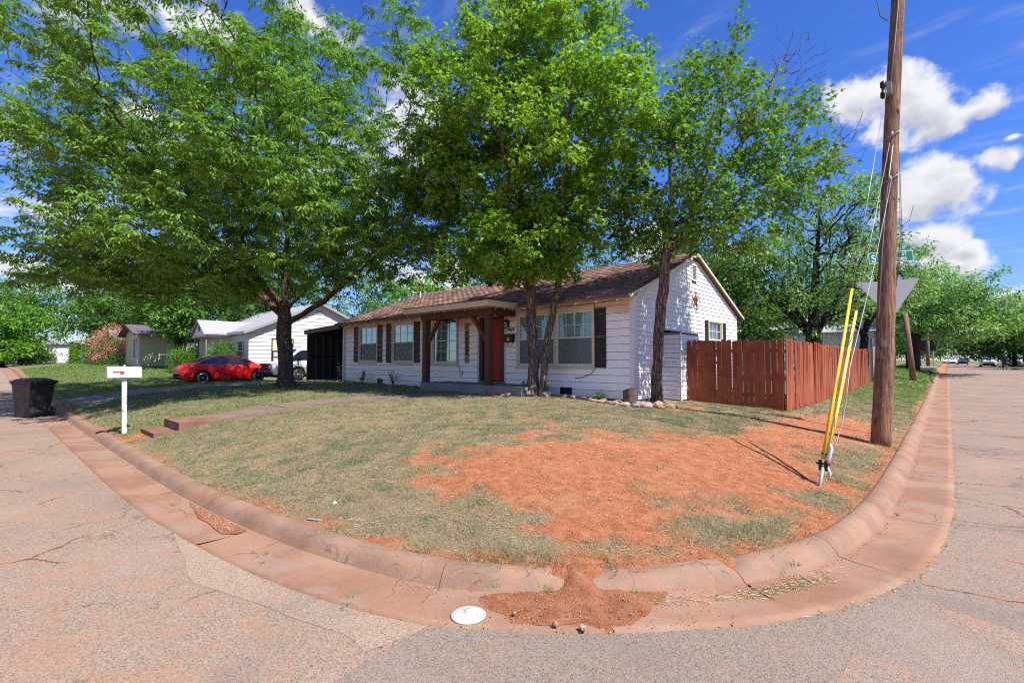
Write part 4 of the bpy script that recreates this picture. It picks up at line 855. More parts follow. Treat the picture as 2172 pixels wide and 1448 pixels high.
for s in (-.10, .10): obj('hook', MB().tube([(-10.03 + s, HY0 - .04, 2.2), (-10.03 + s, HY0 - .06, 2.12), (-10.03 + s - .02, HY0 - .09, 2.09), (-10.03 + s - .05, HY0 - .10, 2.11)], .007, 5), M_BLACK, t)
def text_obj(name, s, size, m, parent, loc, rot, depth=.004, align='LEFT'):
    cu = bpy.data.curves.new('t', 'FONT'); cu.body = s; cu.size = size; cu.extrude = depth; cu.align_x = align; tmp = bpy.data.objects.new('t', cu); COL.objects.link(tmp)
    bpy.context.view_layer.update(); me = bpy.data.meshes.new_from_object(tmp.evaluated_get(bpy.context.evaluated_depsgraph_get())); bpy.data.objects.remove(tmp)
    me.materials.clear(); me.materials.append(m); o = link(name, me, parent); o.location = Vector(loc) - (wloc(parent) if parent else Vector()); o.rotation_euler = rot; return o
for ch, x in zip('2969', (-10.235, -10.145, -10.055, -9.965)): text_obj('house_number', ch, .17, M_BLACK, house, (x, HY0 - .026, 2.545), (R(90), R(8), 0), .008)
def m_banner(g, b):
    P = g.obj(); g.put(b.inputs['Base Color'], g.mix(g.ramp(g.noise(24, 4, .8, P), .42, .58), (.36, .19, .06), (.13, .055, .02))); b.inputs['Roughness'].default_value = .8
t = thing('wall_banner', 'narrow upright wooden plaque with grey metal ends on the wall left of the door', 'sign', (-12.0, HY0 - .02, 2.2))
obj('board', MB().box(-12.10, HY0 - .045, 1.80, -11.90, HY0 - .021, 2.66), mat('carved_wood', m_banner), t)
for a, b_ in ((1.60, 1.795), (2.665, 2.86)):
    pl = obj('end_plate', MB().box(-12.11, HY0 - .047, a, -11.89, HY0 - .021, b_), M_GALV, t)
    obj('cross', MB().bar((-12.06, HY0 - .05, a + .05), (-11.94, HY0 - .05, b_ - .05), .02, .008, (0, 1, 0)).bar((-11.94, HY0 - .052, a + .05), (-12.06, HY0 - .052, b_ - .05), .02, .008, (0, 1, 0)), M_SHUT, pl)
for a in (1.565, 2.865):
    mb = MB()
    for k in range(5): mb.box(-12.10 + k * .045, HY0 - .045, a, -12.08 + k * .045, HY0 - .022, a + .03)
    obj('fringe', mb, M_SHUT, t)
for k in range(7): obj('letter_mark', MB().lathe([(.001, -.004), (.045, -.003), (.05, 0)], 7, (-12.0, HY0 - .046, 1.88 + k * .117), 'y'), M_SHUT, t)
M_CABLE = mat('cable', color=(.06, .045, .03), rough=.6)
def cable(pts, r, label, m=M_CABLE, cat='cable'):
    o = obj('cable', MB().tube(pts, r, 5), m, None, True); o['label'] = label; o['category'] = cat; return o
cable([(-12.50, HY0 - .04, 3.2), (-12.45, HY0 - .04, 3.05), (-12.45, HY0 - .045, 1.5), (-12.36, HY0 - .05, 1.42), (-12.33, HY0 - .05, 1.22), (-12.27, HY0 - .05, 1.12), (-12.21, HY0 - .05, 1.18), (-12.2, HY0 - .05, 1.33)], .010, 'thin dark cable hanging below the third window near the porch')
cable([(-9.6, HY0 - .045, 3.17), (-8.6, HY0 - .045, 3.18), (-7.4, HY0 - .045, 3.16), (-6.2, HY0 - .045, 3.20)], .008, 'dark cable strung along under the eave above the wide window')
cable([(-6.98, HY0 - .045, 3.17), (-6.97, HY0 - .045, 2.4), (-6.97, HY0 - .045, 1.42), (-7.1, HY0 - .045, 1.28), (-7.4, HY0 - .045, 1.18), (-7.62, HY0 - .045, 1.165)], .009, 'cable dropping past the shutter and curling on the siding below the wide window')
mb = MB().tube([(-13.2, 9.40, 3.15), (-11.4, 9.40, 3.13), (-9.42, 9.40, 3.15), (-9.38, 10.9, 3.12)], .006, 4); ls = obj('string_lights', mb, M_CABLE); ls['label'] = 'string of small clear bulbs clipped along the porch roof edge'; ls['category'] = 'string lights'
M_BULB = mat('bulb', color=(.35, .35, .33), rough=.2); bme = None
for k in range(12):
    x, y = (-13.1 + k * .46, 9.395) if k < 8 else (-9.375, 9.7 + (k - 8) * .35)
    if bme is None: b0_ = MB().lathe([(.006, 0), (.012, -.01), (.016, -.03), (.004, -.05)], 8); bme = mesh_from('bulb', b0_.v, b0_.f); bme.materials.append(M_BULB)
    q = link('bulb', bme, ls); q.location = (x, y, 3.135)

# carport
cp = thing('carport', 'dark brown metal carport with corrugated side panel at the left end of the house', 'carport', (-21.8, 12, .65))
M_CPORT = mat('carport_brown', paint((.055, .020, .020), (.03, .015, .015), .3, .5)); M_CORR = mat('corrugated_grey', paint((.050, .052, .050), (.03, .03, .03), .3, .45))
mb = MB(); n = 96; V = []
for i in range(n + 1):
    y = 10.95 + 6.0 * i / n; x = -23.42 + (.022 if (i % 6) in (0, 1) else 0.0); V += [(x, y, .62), (x, y, 3.0)]
mb.add(V, [(2 * i, 2 * i + 2, 2 * i + 3, 2 * i + 1) for i in range(n)]); mb.add([(x - .004, y, z) for x, y, z in V], [(2 * i + 1, 2 * i + 3, 2 * i + 2, 2 * i) for i in range(n)])
obj('corrugated_panel', mb, M_CORR, cp)
mb = MB(); V = []
for i in range(n + 1):
    x = -23.5 + 3.4 * i / n; V += [(x, 17.0, .7 + (.0)), (x, 17.0 + (.02 if i % 6 < 2 else 0), 3.1)]
mb.add(V, [(2 * i, 2 * i + 1, 2 * i + 3, 2 * i + 2) for i in range(n)]); obj('corrugated_panel', mb, M_CORR, cp)
for z in (1.82, .66): obj('rail', MB().box(-23.395, 10.95, z, -23.34, 17, z + .06), M_CPORT, cp)
for y in (10.86, 14, 16.9): obj('post', MB().box(-23.5, y, .55, -23.38, y + .10, 3.0), M_CPORT, cp)
obj('fascia', MB().prism([(-23.56, 2.92), (-20.10, 3.06), (-20.10, 3.27), (-23.56, 3.13)], lambda u, v, d: (u, d, v), 10.74, 10.80), M_CPORT, cp)
obj('fascia', MB().box(-23.60, 10.80, 2.93, -23.56, 17.1, 3.13), M_CPORT, cp)
obj('roof_sheet', MB().prism([(-23.56, 3.06), (-20.10, 3.20), (-20.10, 3.23), (-23.56, 3.09)], lambda u, v, d: (u, d, v), 10.80, 17.1), M_CPORT, cp)
# downpipe at the left corner
obj('downpipe', MB().box(-20.155, HY0 - .10, .78, -20.085, HY0 - .03, 3.2), M_TRIMW, house)

# walk, steps, driveway
walk = bpy.data.objects.new('walk', None); COL.objects.link(walk); walk['kind'] = 'structure'
def slab(x0, x1, y0, y1, lift, m, parent, name='slab', th=.12, sub=6):
    V = []; k = sub
    for i in range(k + 1):
        for j in range(3): x = x0 + (x1 - x0) * j / 2; y = y0 + (y1 - y0) * i / k; V.append((x, y, gz(x, y) * 1.0))
    zl = [v[2] for v in V]; zz = []
    for (x, y, z) in V: zz.append((x, y, np.interp(y, [y0, y1], [np.mean(zl[:3]), np.mean(zl[-3:])]) + lift))
    bot = [(x, y, z - th) for x, y, z in zz]; nn = len(zz); F = []
    for i in range(k):
        for j in range(2): a = i * 3 + j; F.append((a, a + 1, a + 4, a + 3)); F.append((nn + a, nn + a + 3, nn + a + 4, nn + a + 1))
    ring = [0, 1, 2] + [3 * i + 2 for i in range(1, k + 1)] + [3 * k + 1, 3 * k] + [3 * i for i in range(k - 1, 0, -1)]
    for a, b_ in zip(ring, ring[1:] + ring[:1]): F.append((b_, a, nn + a, nn + b_))
    return obj(name, MB().add(zz + bot, F), m, parent)
y = 3.35
for k in range(5): slab(WALK_X0 + random.uniform(-.02, .02), WALK_X1 + random.uniform(-.02, .02), y, y + 1.29, .022 + random.uniform(0, .012), M_WALK, walk); y += 1.305
t = thing('steps', 'two low red-brown concrete steps leading from the curb up to the front walk', 'steps', (-11.5, 2.6, .2))
obj('step', MB().box(WALK_X0 - .02, 2.60, .15, WALK_X1 + .02, 3.34, .455), M_STEP, t); obj('step', MB().box(WALK_X0 - .06, 2.22, .10, WALK_X1 - .05, 2.595, .285), M_STEP, t)
drv = bpy.data.objects.new('driveway', None); COL.objects.link(drv); drv['kind'] = 'structure'
for k in range(5): slab(-23.2, -21.65, 2.3 + k * 1.85, 4.14 + k * 1.85, .03, M_DRIVE, drv); slab(-21.63, -20.1, 2.3 + k * 1.85, 4.14 + k * 1.85, .035, M_DRIVE, drv)
slab(-23.3, -20.15, 11.56, 17, .03, M_DRIVE, drv)
ap = [(-24.6, 1.62), (-19.0, 1.62), (-19.9, 2.0), (-20.1, 2.29), (-23.2, 2.29), (-23.7, 2.0)]
obj('slab', MB().add([(x, y, float(zroad(x, y)) + (.012 if y < 1.7 else (.10 if y < 2.1 else gz(x, y) + .03 - float(zroad(x, y))))) for x, y in ap], [(0, 1, 2, 3, 4, 5)]), M_GUTTER, drv)

# ------------------------------------------------------------------ red picket fence
def m_picket(g, b):
    P = g.pos(); r = g.n('ShaderNodeObjectInfo').outputs['Random']; f = g.noise(26, 5, .7, g.v('MULTIPLY', P, (1.5, 1.5, .12))); n = g.noise(3, 5, .7, g.v('MULTIPLY', P, (1, 1, .5)))
    c = g.mix(g.ramp(n, .35, .65), (.235, .053, .024), (.35, .102, .044)); c = g.mix(g.m('MULTIPLY', g.ramp(f, .5, .75), .55), c, (.17, .045, .024)); c = g.mix(g.m('MULTIPLY', r, .35), c, (.25, .06, .03))
    z = g.n('ShaderNodeSeparateXYZ', None, Vector=P).outputs[2]; g.put(b.inputs['Base Color'], c); b.inputs['Roughness'].default_value = .75; b.inputs['Specular IOR Level'].default_value = .25
    g.put(b.inputs['Normal'], g.bump(f, .5, .006))
M_PICK = mat('picket_paint', m_picket)
fence = thing('picket_fence', 'rust-red dog-eared wooden picket fence turning the corner beside the white house', 'fence', (-2.9, 13.0, .5))
def picket_mesh(seed):
    rr = random.Random(seed); w_ = .0595 + rr.uniform(-.004, .004); h = 1.66 + rr.uniform(-.03, .03); e = .028 + rr.uniform(-.006, .008); tw = rr.uniform(-.006, .006)
    P = [(-w_, -.05), (w_, -.05), (w_, h - e), (w_ - e, h), (-w_ + e, h), (-w_, h - e)]
    mb = MB().prism(P, lambda u, v, d: (u, d + tw * v, v), -.009, .009); me = mesh_from('picket', mb.v, mb.f); me.materials.append(M_PICK); return me
PM = [picket_mesh(s) for s in range(7)]; fl = wloc(fence)
def picket(x, y, rz, top=None, gap_tilt=.006):
    o = link('picket', random.choice(PM), fence); z = gz(x, y) - .0 if top is None else top - 1.66
    o.location = Vector((x, y, z)) - fl; o.rotation_euler = (random.uniform(-.015, .015), random.gauss(0, gap_tilt), rz)
def top_at(y): return float(np.interp(y, [13, 21, 29.8], [2.13, 2.12, 2.16]))
x = -5.20; n = 0
while x < -2.93: picket(x, 12.985, 0, 2.17 + random.uniform(-.02, .02) - .01 * n / 5, .007); x += .1255 + random.uniform(0, .007); n += 1
y = 13.06
while y < 29.8: picket(-2.885 + random.uniform(-.006, .006), y, R(90) + random.gauss(0, .03), top_at(y) + random.uniform(-.03, .03) - (.1 if y > 28.6 else 0), .010); y += .127 + random.uniform(0, .008)
for z in (.75, 1.85): obj('fence_rail', MB().box(-5.28, 13.0, z, -2.95, 13.04, z + .085), M_PICK, fence); obj('fence_rail', MB().box(-2.95, 13.0, z - .02, -2.91, 29.8, z + .065), M_PICK, fence)
for (x, y) in [(-5.22, 13.05), (-2.99, 13.05)]: obj('fence_post', MB().box(x - .045, y, .3, x + .045, y + .09, 2.05), M_PICK, fence)
for k in range(1, 7): obj('fence_post', MB().box(-3.04, 13.05 + k * 2.75, .3, -2.952, 13.14 + k * 2.75, 2.05), M_PICK, fence)
# grey fence beyond
def m_greywood(g, b):
    P = g.pos(); f = g.noise(20, 5, .7, g.v('MULTIPLY', P, (1.5, 1.5, .15))); g.put(b.inputs['Base Color'], g.mix(rnd(g), g.mix(f, (.14, .12, .11), (.30, .27, .25)), (.22, .19, .18))); b.inputs['Roughness'].default_value = .9
M_GWOOD = mat('grey_wood', m_greywood)
gf = thing('board_fence', 'weathered grey board fence running on beyond the red fence', 'fence', (-2.9, 30.5, .5)); mb = MB(); y = 30.1
while y < 46:
    z = gz(-2.9, y); mb.box(-2.90 + random.uniform(-.01, .01), y, z, -2.88, y + .135, z + 1.75 + random.uniform(-.03, .03)); y += .15
o = obj('board', mb, M_GWOOD, gf, kind='stuff'); obj('fence_rail', MB().box(-2.96, 30.1, 1.5, -2.91, 46, 1.6), M_GWOOD, gf)
for k in range(5): obj('fence_post', MB().box(-2.87, 30.2 + k * 3.6, .3, -2.77, 30.3 + k * 3.6, 2.75), M_GWOOD, gf)

# ------------------------------------------------------------------ big utility pole with its guys
def m_pole(g, b):
    P = g.pos(); q = g.v('MULTIPLY', P, (9, 9, .5)); f = g.noise(2.2, 6, .75, q); f2 = g.noise(9, 4, .7, g.v('MULTIPLY', P, (9, 9, .35))); n = g.noise(1.3, 4, .6, P)
    z = g.n('ShaderNodeSeparateXYZ', None, Vector=P).outputs[2]
    c = g.mix(g.ramp(f, .35, .65), (.15, .085, .058), (.34, .205, .14)); c = g.mix(g.m('MULTIPLY', g.ramp(n, .45, .65), .5), c, (.38, .19, .10)); c = g.mix(g.ramp(f2, .56, .66), c, (.05, .03, .022))
    c = g.mix(g.m('MULTIPLY', g.ramp(z, 1.6, .2), .4), c, (.38, .14, .07))
    kn = g.vor(2.1, g.v('MULTIPLY', P, (2.2, 2.2, .75))); c = g.mix(g.ramp(kn, .115, .07), c, (.03, .018, .014))
    g.put(b.inputs['Base Color'], c); b.inputs['Roughness'].default_value = .85; b.inputs['Specular IOR Level'].default_value = .2
    g.put(b.inputs['Normal'], g.bump(g.m('SUBTRACT', g.m('ADD', f, g.m('MULTIPLY', g.ramp(f2, .66, .5), .8)), g.ramp(kn, .115, .05)), 1.0, .02))
M_POLE = mat('pole_wood', m_pole)
PB = Vector((-.93, 10.85, .05)); PT = Vector((-.50, 11.15, 8.5)); pd = (PT - PB).normalized()
pole = thing('utility_pole', 'tall leaning brown timber utility pole with steel guy wires at the street corner', 'utility pole', (-.93, 10.85, .2))
def pole_at(z): return PB + (PT - PB) * ((z - PB.z) / (PT.z - PB.z))
pts, rr = [], []
for k in range(41):
    z = .05 + 10.2 * k / 40; p = pole_at(z); w_ = .012 * math.sin(z * .9); pts.append((p.x + w_, p.y + .01 * math.sin(z * 1.7), z)); rr.append((.152 - .0062 * z) * (1 + .012 * math.sin(z * 5.1) + .01 * math.sin(z * 11)))
obj('timber', MB().tube(pts, rr, 26), M_POLE, pole, True)
M_WIRE = mat('steel_wire', color=(.30, .30, .31), rough=.45, metal=.4)
A = Vector((-1.16, 6.62, .17))
def off(z, lat, front=.155): p = pole_at(z); return p + Vector((math.cos(R(42)) * lat, math.sin(R(42)) * lat, 0)) + Vector((.09, -1, 0)).normalized() * front
G1 = off(6.55, -.13); G2 = off(5.55, -.04, .15)
obj('strain_insulator', MB().lathe([(.02, -.16), (.045, -.14), (.045, -.05), (.025, -.03), (.025, .03), (.045, .05), (.045, .14), (.02, .16)], 12, tuple(G1 + Vector((-.05, -.02, -.02)))), M_BLACK, pole, True)
obj('insulator_bracket', MB().box(G1.x - .02, G1.y - .03, G1.z - .1, G1.x + .07, G1.y + .16, G1.z + .1), M_GALV, pole)
obj('ground_wire', MB().tube([off(6.6, -.06), off(7.3, -.02, .15), off(8.3, .03, .14), off(9.6, .08, .13)], .011, 6), M_WIRE, pole, True)
obj('dark_loop', MB().tube([off(8.9, -.16, .02), off(8.7, -.30, .02), off(8.3, -.38, .02), off(7.95, -.30, .02), off(7.85, -.16, .05)], .009, 6), M_CABLE, pole, True)
obj('dark_loop', MB().tube([off(8.7, .12, .12), off(8.4, .02, .16), off(8.1, -.06, .17)], .009, 6), M_CABLE, pole, True)
for z in (5.75, 4.95):
    p = pole_at(z); ring = [(p.x + .135 * math.cos(a), p.y + .135 * math.sin(a), z + .09 * math.cos(a - .7)) for a in [2 * math.pi * i / 24 for i in range(25)]]; obj('guy_wrap', MB().tube(ring, .009, 5), M_WIRE, pole, True)
    obj('guy_hook', MB().tube([off(z - .05, -.03, .16), off(z - .1, -.02, .22), off(z - .02, .0, .2)], .02, 6), M_GALV, pole, True)
for lat in (.22, .26): obj('rear_wire', MB().tube([off(5.4, .15, -.03), off(3.8, lat, -.05), off(2.6, .14, -.1)], .005, 4), M_CABLE, pole, True)
obj('down_wire', MB().tube([off(5.5, .02, .18), off(4.6, -.06, .18), off(3.6, -.10, .18), off(2.4, -.12, .17)], .008, 5), M_WIRE, pole, True)
obj('tag', MB().box(pole_at(1.95).x - .02, pole_at(1.95).y - .155, 1.90, pole_at(1.95).x + .03, pole_at(1.95).y - .138, 2.0), M_GALV, pole)
gt = thing('guy_anchor', 'ground anchor with two long yellow guy guards leaning toward the utility pole', 'guy anchor', tuple(A))
H = A + Vector((.03, .16, .22))
M_YEL = mat('guard_yellow', paint((.86, .50, .03), (.5, .25, .02), .25, .35, .05)); M_YEL2 = mat('guard_pale_yellow', paint((.90, .68, .12), (.7, .5, .1), .2, .35, .05))
obj('anchor_rod', MB().tube([A + Vector((0, -.03, -.12)), H], .019, 8), M_GALV, gt, True)
obj('clamp', MB().box(H.x - .045, H.y - .02, H.z - .05, H.x - .015, H.y + .04, H.z + .07).box(H.x + .015, H.y - .02, H.z - .05, H.x + .045, H.y + .04, H.z + .07).tube([(H.x - .07, H.y, H.z + .03), (H.x + .07, H.y, H.z + .03)], .012, 8), M_BLACK, gt)
def seg(a, b_, t0, t1): a, b_ = Vector(a), Vector(b_); return [a + (b_ - a) * t0, a + (b_ - a) * t1]
for (Gp, t1, m_, dx) in ((G1, .365, M_YEL, -.012), (G2, .375, M_YEL2, .030)):
    s0 = H + Vector((dx, 0, .03)); p0, p1 = seg(s0, Gp, .01, t1); mid = (p0 + p1) / 2 + Vector((.0, 0, -.02))
    obj('guy_guard', MB().tube([p0, mid, p1], [.022, .020, .017], 12), m_, gt, True); obj('guy_wire', MB().tube(seg(s0, Gp, t1 - .01, 1.0), .0055, 5), M_WIRE, gt, True)
    obj('bolt', MB().lathe([(.012, -.034), (.012, -.028)], 8, tuple(p0 + Vector((0, 0, .06))), 'y'), M_BLACK, gt)
s0 = H + Vector((.09, .02, .20)); top = off(4.9, .02, .18)
gw_ = [s0, s0 + Vector((.035, .10, .10)), s0 + Vector((.07, .24, .28)), s0 + Vector((.10, .42, .58)), s0 + Vector((.12, .62, .98))]; e0 = gw_[-1]; gw_ += [e0 + (top - e0) * t + Vector((0, 0, -.10 * math.sin(math.pi * t))) for t in (.12, .25, .4, .55, .7, .85, 1.0)]
obj('guy_wire', MB().tube(gw_, .0055, 5), M_WIRE, gt, True)
M_PLAS = mat('white_plastic', color=(.58, .58, .60), rough=.3)
obj('wire_sleeve', MB().tube([H + Vector((.02, 0, .0)), H + Vector((.055, .01, .10)), H + Vector((.085, .015, .22)), H + Vector((.075, .02, .27))], [.014, .025, .022, .010], 10), M_PLAS, gt, True)
obj('loose_sleeve', MB().tube([H + Vector((.045, 0, .0)), H + Vector((.065, 0, -.07)), H + Vector((.06, 0, -.15))], [.009, .018, .010], 8), M_PLAS, gt, True)

# street signs behind the pole
M_GREEN = mat('sign_green', color=(.0, .17, .12), rough=.4); M_SW = mat('sign_white', color=(.85, .85, .85), rough=.4); M_ALU = mat('sign_back', paint((.27, .27, .30), (.2, .2, .22), .3, .5))
ra = Vector((math.cos(R(42)), math.sin(R(42)), 0)); SP = Vector((-.80, 12.13, 0)); tl = Vector((math.cos(R(35)), math.sin(R(35)), 0)); nf = Vector((tl.y, -tl.x, 0))
t = thing('sign_post', 'steel sign post hidden behind the utility pole holding up both street corner signs', 'post', tuple(SP + Vector((0, 0, .25)))); obj('post', MB().tube([SP - ra * .17 + Vector((0, 0, .1)), SP + Vector((0, 0, 3.86))], .03, 8), M_GALV, t)
t = thing('street_name_sign', 'green street name blade reading S, ST and 2900 behind the utility pole', 'street sign', tuple(SP + Vector((0, 0, 3.7))), R(35))
bl = MB().box(-.40, -.036, -.105, .40, -.030, .105); bo = obj('blade', bl, M_GREEN, t, local=True)
obj('border', MB().box(-.405, -.0365, .099, .405, -.0295, .107).box(-.405, -.0365, -.107, .405, -.0295, -.099).box(-.406, -.0366, -.099, -.40, -.0294, .099).box(.40, -.0366, -.099, .406, -.0294, .099), M_SW, bo, local=True)
def sign_text(s, size, x, z, parent):
    o = text_obj('letter', s, size, M_SW, None, (0, 0, 0), (R(90), 0, 0), .0006, 'LEFT'); o.parent = parent; o.location = (x, -.038, z)
sign_text('S', .20, -.365, -.075, bo); sign_text('ST', .085, .20, .020, bo); sign_text('2900', .085, .115, -.075, bo)
t.rotation_euler = (0, R(-3), R(35))
t = thing('yield_sign', 'grey aluminium back of a triangular yield sign behind the utility pole', 'road sign', tuple(SP + Vector((0, 0, 2.95))), R(35))
P3 = [(-.60, .28), (.57, .30), (.0, -.48)]; obj('plate', MB().prism(P3, lambda u, v, d: (u, d, v), .034, .038), M_ALU, t, local=True); obj('bolt', MB().lathe([(.012, .026), (.012, .034)], 8, (0, 0, .12), 'y').lathe([(.012, .026), (.012, .034)], 8, (0, 0, -.2), 'y'), M_BLACK, t, local=True)
t.rotation_euler = (0, R(-2.5), R(35))

# ------------------------------------------------------------------ mailboxes
M_MBW = mat('mailbox_white', paint((.60, .60, .61), (.4, .38, .36), .3, .5)); M_FLAG = mat('flag_red', color=(.55, .02, .02), rough=.4)
def m_oldwhite(g, b): P = g.pos(); g.put(b.inputs['Base Color'], g.mix(g.ramp(g.noise(30, 5, .8, g.v('MULTIPLY', P, (1, 1, .15))), .52, .62), (.58, .58, .60), (.18, .15, .13))); b.inputs['Roughness'].default_value = .8
t = thing('mailbox', 'white curbside mailbox with a red flag on a peeling white timber post', 'mailbox', (-12.55, 2.05, .28))
bx_, by_, bz = -12.60, 2.02, 1.30
obj('post', MB().bar((bx_ + .03, by_ + .02, .12), (bx_ - .0, by_ - .0, bz), .078, .078, (1, 0, 0)), mat('old_white_wood', m_oldwhite), t)
prof = [(-.11, 0), (.11, 0)] + [(.11 * math.cos(a), .12 + .10 * math.sin(a)) for a in [math.pi * i / 8 for i in range(9)]]
obj('box', MB().prism(prof, lambda u, v, d: (bx_ + u, d, bz + v), by_ - .27, by_ + .27), M_MBW, t); obj('door', MB().prism([(u * 1.03, v * 1.02) for u, v in prof], lambda u, v, d: (bx_ + u, d, bz + v), by_ - .285, by_ - .271), M_MBW, t)
obj('flag', MB().box(bx_ + .112, by_ - .20, bz + .105, bx_ + .118, by_ - .02, bz + .13).box(bx_ + .112, by_ - .085, bz + .075, bx_ + .118, by_ - .02, bz + .105), M_FLAG, t)
obj('latch', MB().lathe([(.012, 0), (.018, .01), (.018, .03), (.006, .04)], 8, (bx_, by_, bz + .215)), M_MBW, t)
t = thing('roadside_mailbox', 'small dented grey mailbox on a thin leaning dark post by the far curb', 'mailbox', (-.70, 35.8, .45)); z = .50
obj('post', MB().bar((-.62, 35.7, z - .2), (-.78, 35.95, z + .62), .055, .055), M_DARK, t); pf = [(u * 1.0, v) for u, v in prof]
obj('box', MB().prism(pf, lambda u, v, d: (-.78 + d, 35.9 + u, z + .60 + v), -.36, .26), M_GALV, t)

# ------------------------------------------------------------------ bins
def wheelie_bin(label, loc, rz, s=1.0, full=True):
    t = thing('wheelie_bin', label, 'bin', loc, rz); mb = MB()
    P = lambda w_, d0, d1, z: [(-w_, d0, z), (w_, d0, z), (w_, d1, z), (-w_, d1, z)]
    mb.add(P(.25, -.30, .22, .02) + P(.30, -.40, .34, .92) + P(.33, -.43, .40, .96) + P(.33, -.43, .40, 1.02), [(3, 2, 1, 0)] + [(4 * k + j, 4 * k + (j + 1) % 4, 4 * k + 4 + (j + 1) % 4, 4 * k + 4 + j) for k in range(3) for j in range(4)] + [(12, 13, 14, 15)])
    obj('tub', mb, M_BIN, t, local=True)
    n = 9; V = []
    for i in range(n):
        u = -1 + 2 * i / (n - 1)
        for j in range(n): v_ = -1 + 2 * j / (n - 1); V.append((u * .345, -.03 + v_ * .43, 1.03 + .085 * (1 - u**4) * (1 - v_**4)))
    lid = obj('lid', MB().add(V, [(i * n + j, (i + 1) * n + j, (i + 1) * n + j + 1, i * n + j + 1) for i in range(n - 1) for j in range(n - 1)]).box(-.345, -.46, 1.01, .345, .40, 1.031), M_BIN, t, True, True)
    obj('handle', MB().tube([(-.26, .38, .99), (-.26, .50, 1.0), (.26, .50, 1.0), (.26, .38, .99)], .02, 8), M_BIN, t, local=True)
    obj('lift_bar', MB().box(-.26, -.41, .70, .26, -.375, .745), M_BIN, t, local=True)
    for x in (-.30, .24):
        wh = obj('wheel', MB().lathe([(.05, x), (.135, x), (.14, x + .012), (.14, x + .048), (.135, x + .06), (.05, x + .06)], 20, (0, .28, .14), 'x'), M_TYRE, t, local=True)
    obj('axle_housing', MB().prism([(.10, .03), (.30, .05), (.34, .14), (.28, .26), (.22, .34)], lambda u, v, d: (d, u, v), -.235, .235), M_BIN, t, local=True)
    return t
def m_bin(g, b): P = g.pos(); g.put(b.inputs['Base Color'], g.mix(g.ramp(g.noise(6, 5, .7, P), .45, .7), (.012, .013, .014), (.035, .033, .033))); b.inputs['Roughness'].default_value = .48; g.put(b.inputs['Normal'], g.bump(g.noise(120, 2, .5, P), .1, .003))
M_BIN = mat('bin_plastic', m_bin); M_TYRE = mat('tyre_rubber', color=(.012, .012, .012), rough=.8)
wheelie_bin('black wheelie bin standing in the street by the curb at the far left', (-19.65, 1.10, float(zroad(-19.65, 1.1)) + .004), R(-62))
wheelie_bin('dark wheelie bin against the pale green neighbouring house', (-40.2, 9.6, gz(-40.2, 9.6)), R(100))

# disc in the gutter
q = MB(); prof_ = [(.003, .040), (.018, .038), (.021, .027), (.04, .024), (.08, .016), (.108, .007), (.114, .003), (.11, .0)]; q.lathe(prof_[::-1], 32, (-2.33, 2.16, .012))
def m_disc(g, b): P = g.obj(); g.put(b.inputs['Base Color'], g.mix(g.ramp(g.noise(14, 5, .7, P), .55, .75), (.46, .46, .47), (.30, .23, .18))); b.inputs['Roughness'].default_value = .55; g.put(b.inputs['Normal'], g.bump(g.noise(40, 4, .6, P), .4, .004))
o = obj('street_disc', q, mat('disc_white', m_disc), None, True); o['label'] = 'flat white domed disc lying in the gutter near the broken curb'; o['category'] = 'disc'; o.rotation_euler = (0, 0, 0)

# ------------------------------------------------------------------ edging rocks and the stump
rk = [(-7.35, 10.62, .17, .11, .08, 0), (-7.68, 10.66, .16, .12, .09, 2), (-8.05, 10.30, .20, .14, .13, 2), (-8.42, 10.02, .17, .14, .15, 2), (-8.70, 10.1, .16, .12, .12, 0), (-7.05, 10.55, .18, .12, .07, 1), (-6.80, 10.50, .14, .10, .06, 0), (-6.58, 10.42, .15, .10, .06, 1), (-6.36, 10.36, .16, .12, .06, 0),
      (-6.15, 10.28, .15, .11, .07, 1), (-5.98, 10.40, .17, .12, .08, 2), (-5.88, 10.15, .16, .12, .09, 0), (-5.62, 10.12, .20, .15, .11, 0), (-5.40, 10.25, .15, .13, .10, 2), (-5.32, 10.45, .13, .11, .13, 0), (-5.15, 10.35, .17, .14, .10, 0), (-5.02, 10.62, .18, .13, .15, 0), (-4.90, 10.45, .15, .12, .09, 1),
      (-4.84, 10.85, .20, .14, .10, 0), (-5.5, 10.55, .12, .10, .12, 2), (-5.28, 10.72, .13, .11, .10, 0), (-6.5, 10.6, .14, .1, .06, 2), (-6.05, 10.62, .13, .1, .08, 1), (-9.3, 9.55, .16, .12, .07, 1), (-9.0, 9.70, .17, .12, .08, 0), (-13.6, 10.42, .18, .12, .07, 0), (-14.2, 10.45, .2, .12, .06, 2), (-14.9, 10.48, .19, .12, .07, 1),
      (-15.6, 10.45, .18, .12, .06, 0), (-16.3, 10.5, .2, .12, .06, 2), (-17.0, 10.48, .2, .13, .07, 0), (-17.8, 10.5, .18, .12, .06, 1), (-18.6, 10.5, .22, .13, .07, 0), (-19.4, 10.45, .24, .16, .08, 1), (-21.4, 10.2, .2, .13, .07, 1)]
COLN = ['tan', 'reddish', 'grey']
def rock_place(x):
    if x < -20.5: return 'beside the driveway under the carport post'
    if x < -19: return 'at the left corner of the house below the downpipe'
    if x < -16.9: return 'below the first window'
    if x < -14.7: return 'below the second window'
    if x < -13: return 'just left of the porch slab'
    if x < -8.6: return 'against the front of the porch slab'
    if x < -8.2: return 'at the left foot of the forked tree'
    if x < -7.6: return 'at the right foot of the forked tree'
    if x < -7.0: return 'under the right half of the wide window'
    if x < -6.45: return 'below the dark shutter of the wide window'
    if x < -5.95: return 'just left of the log stump'
    if x < -5.45: return 'touching the log stump'
    if x < -5.1: return 'between the log stump and the leaning tree'
    return 'heaped at the foot of the leaning tree'
szs = {}
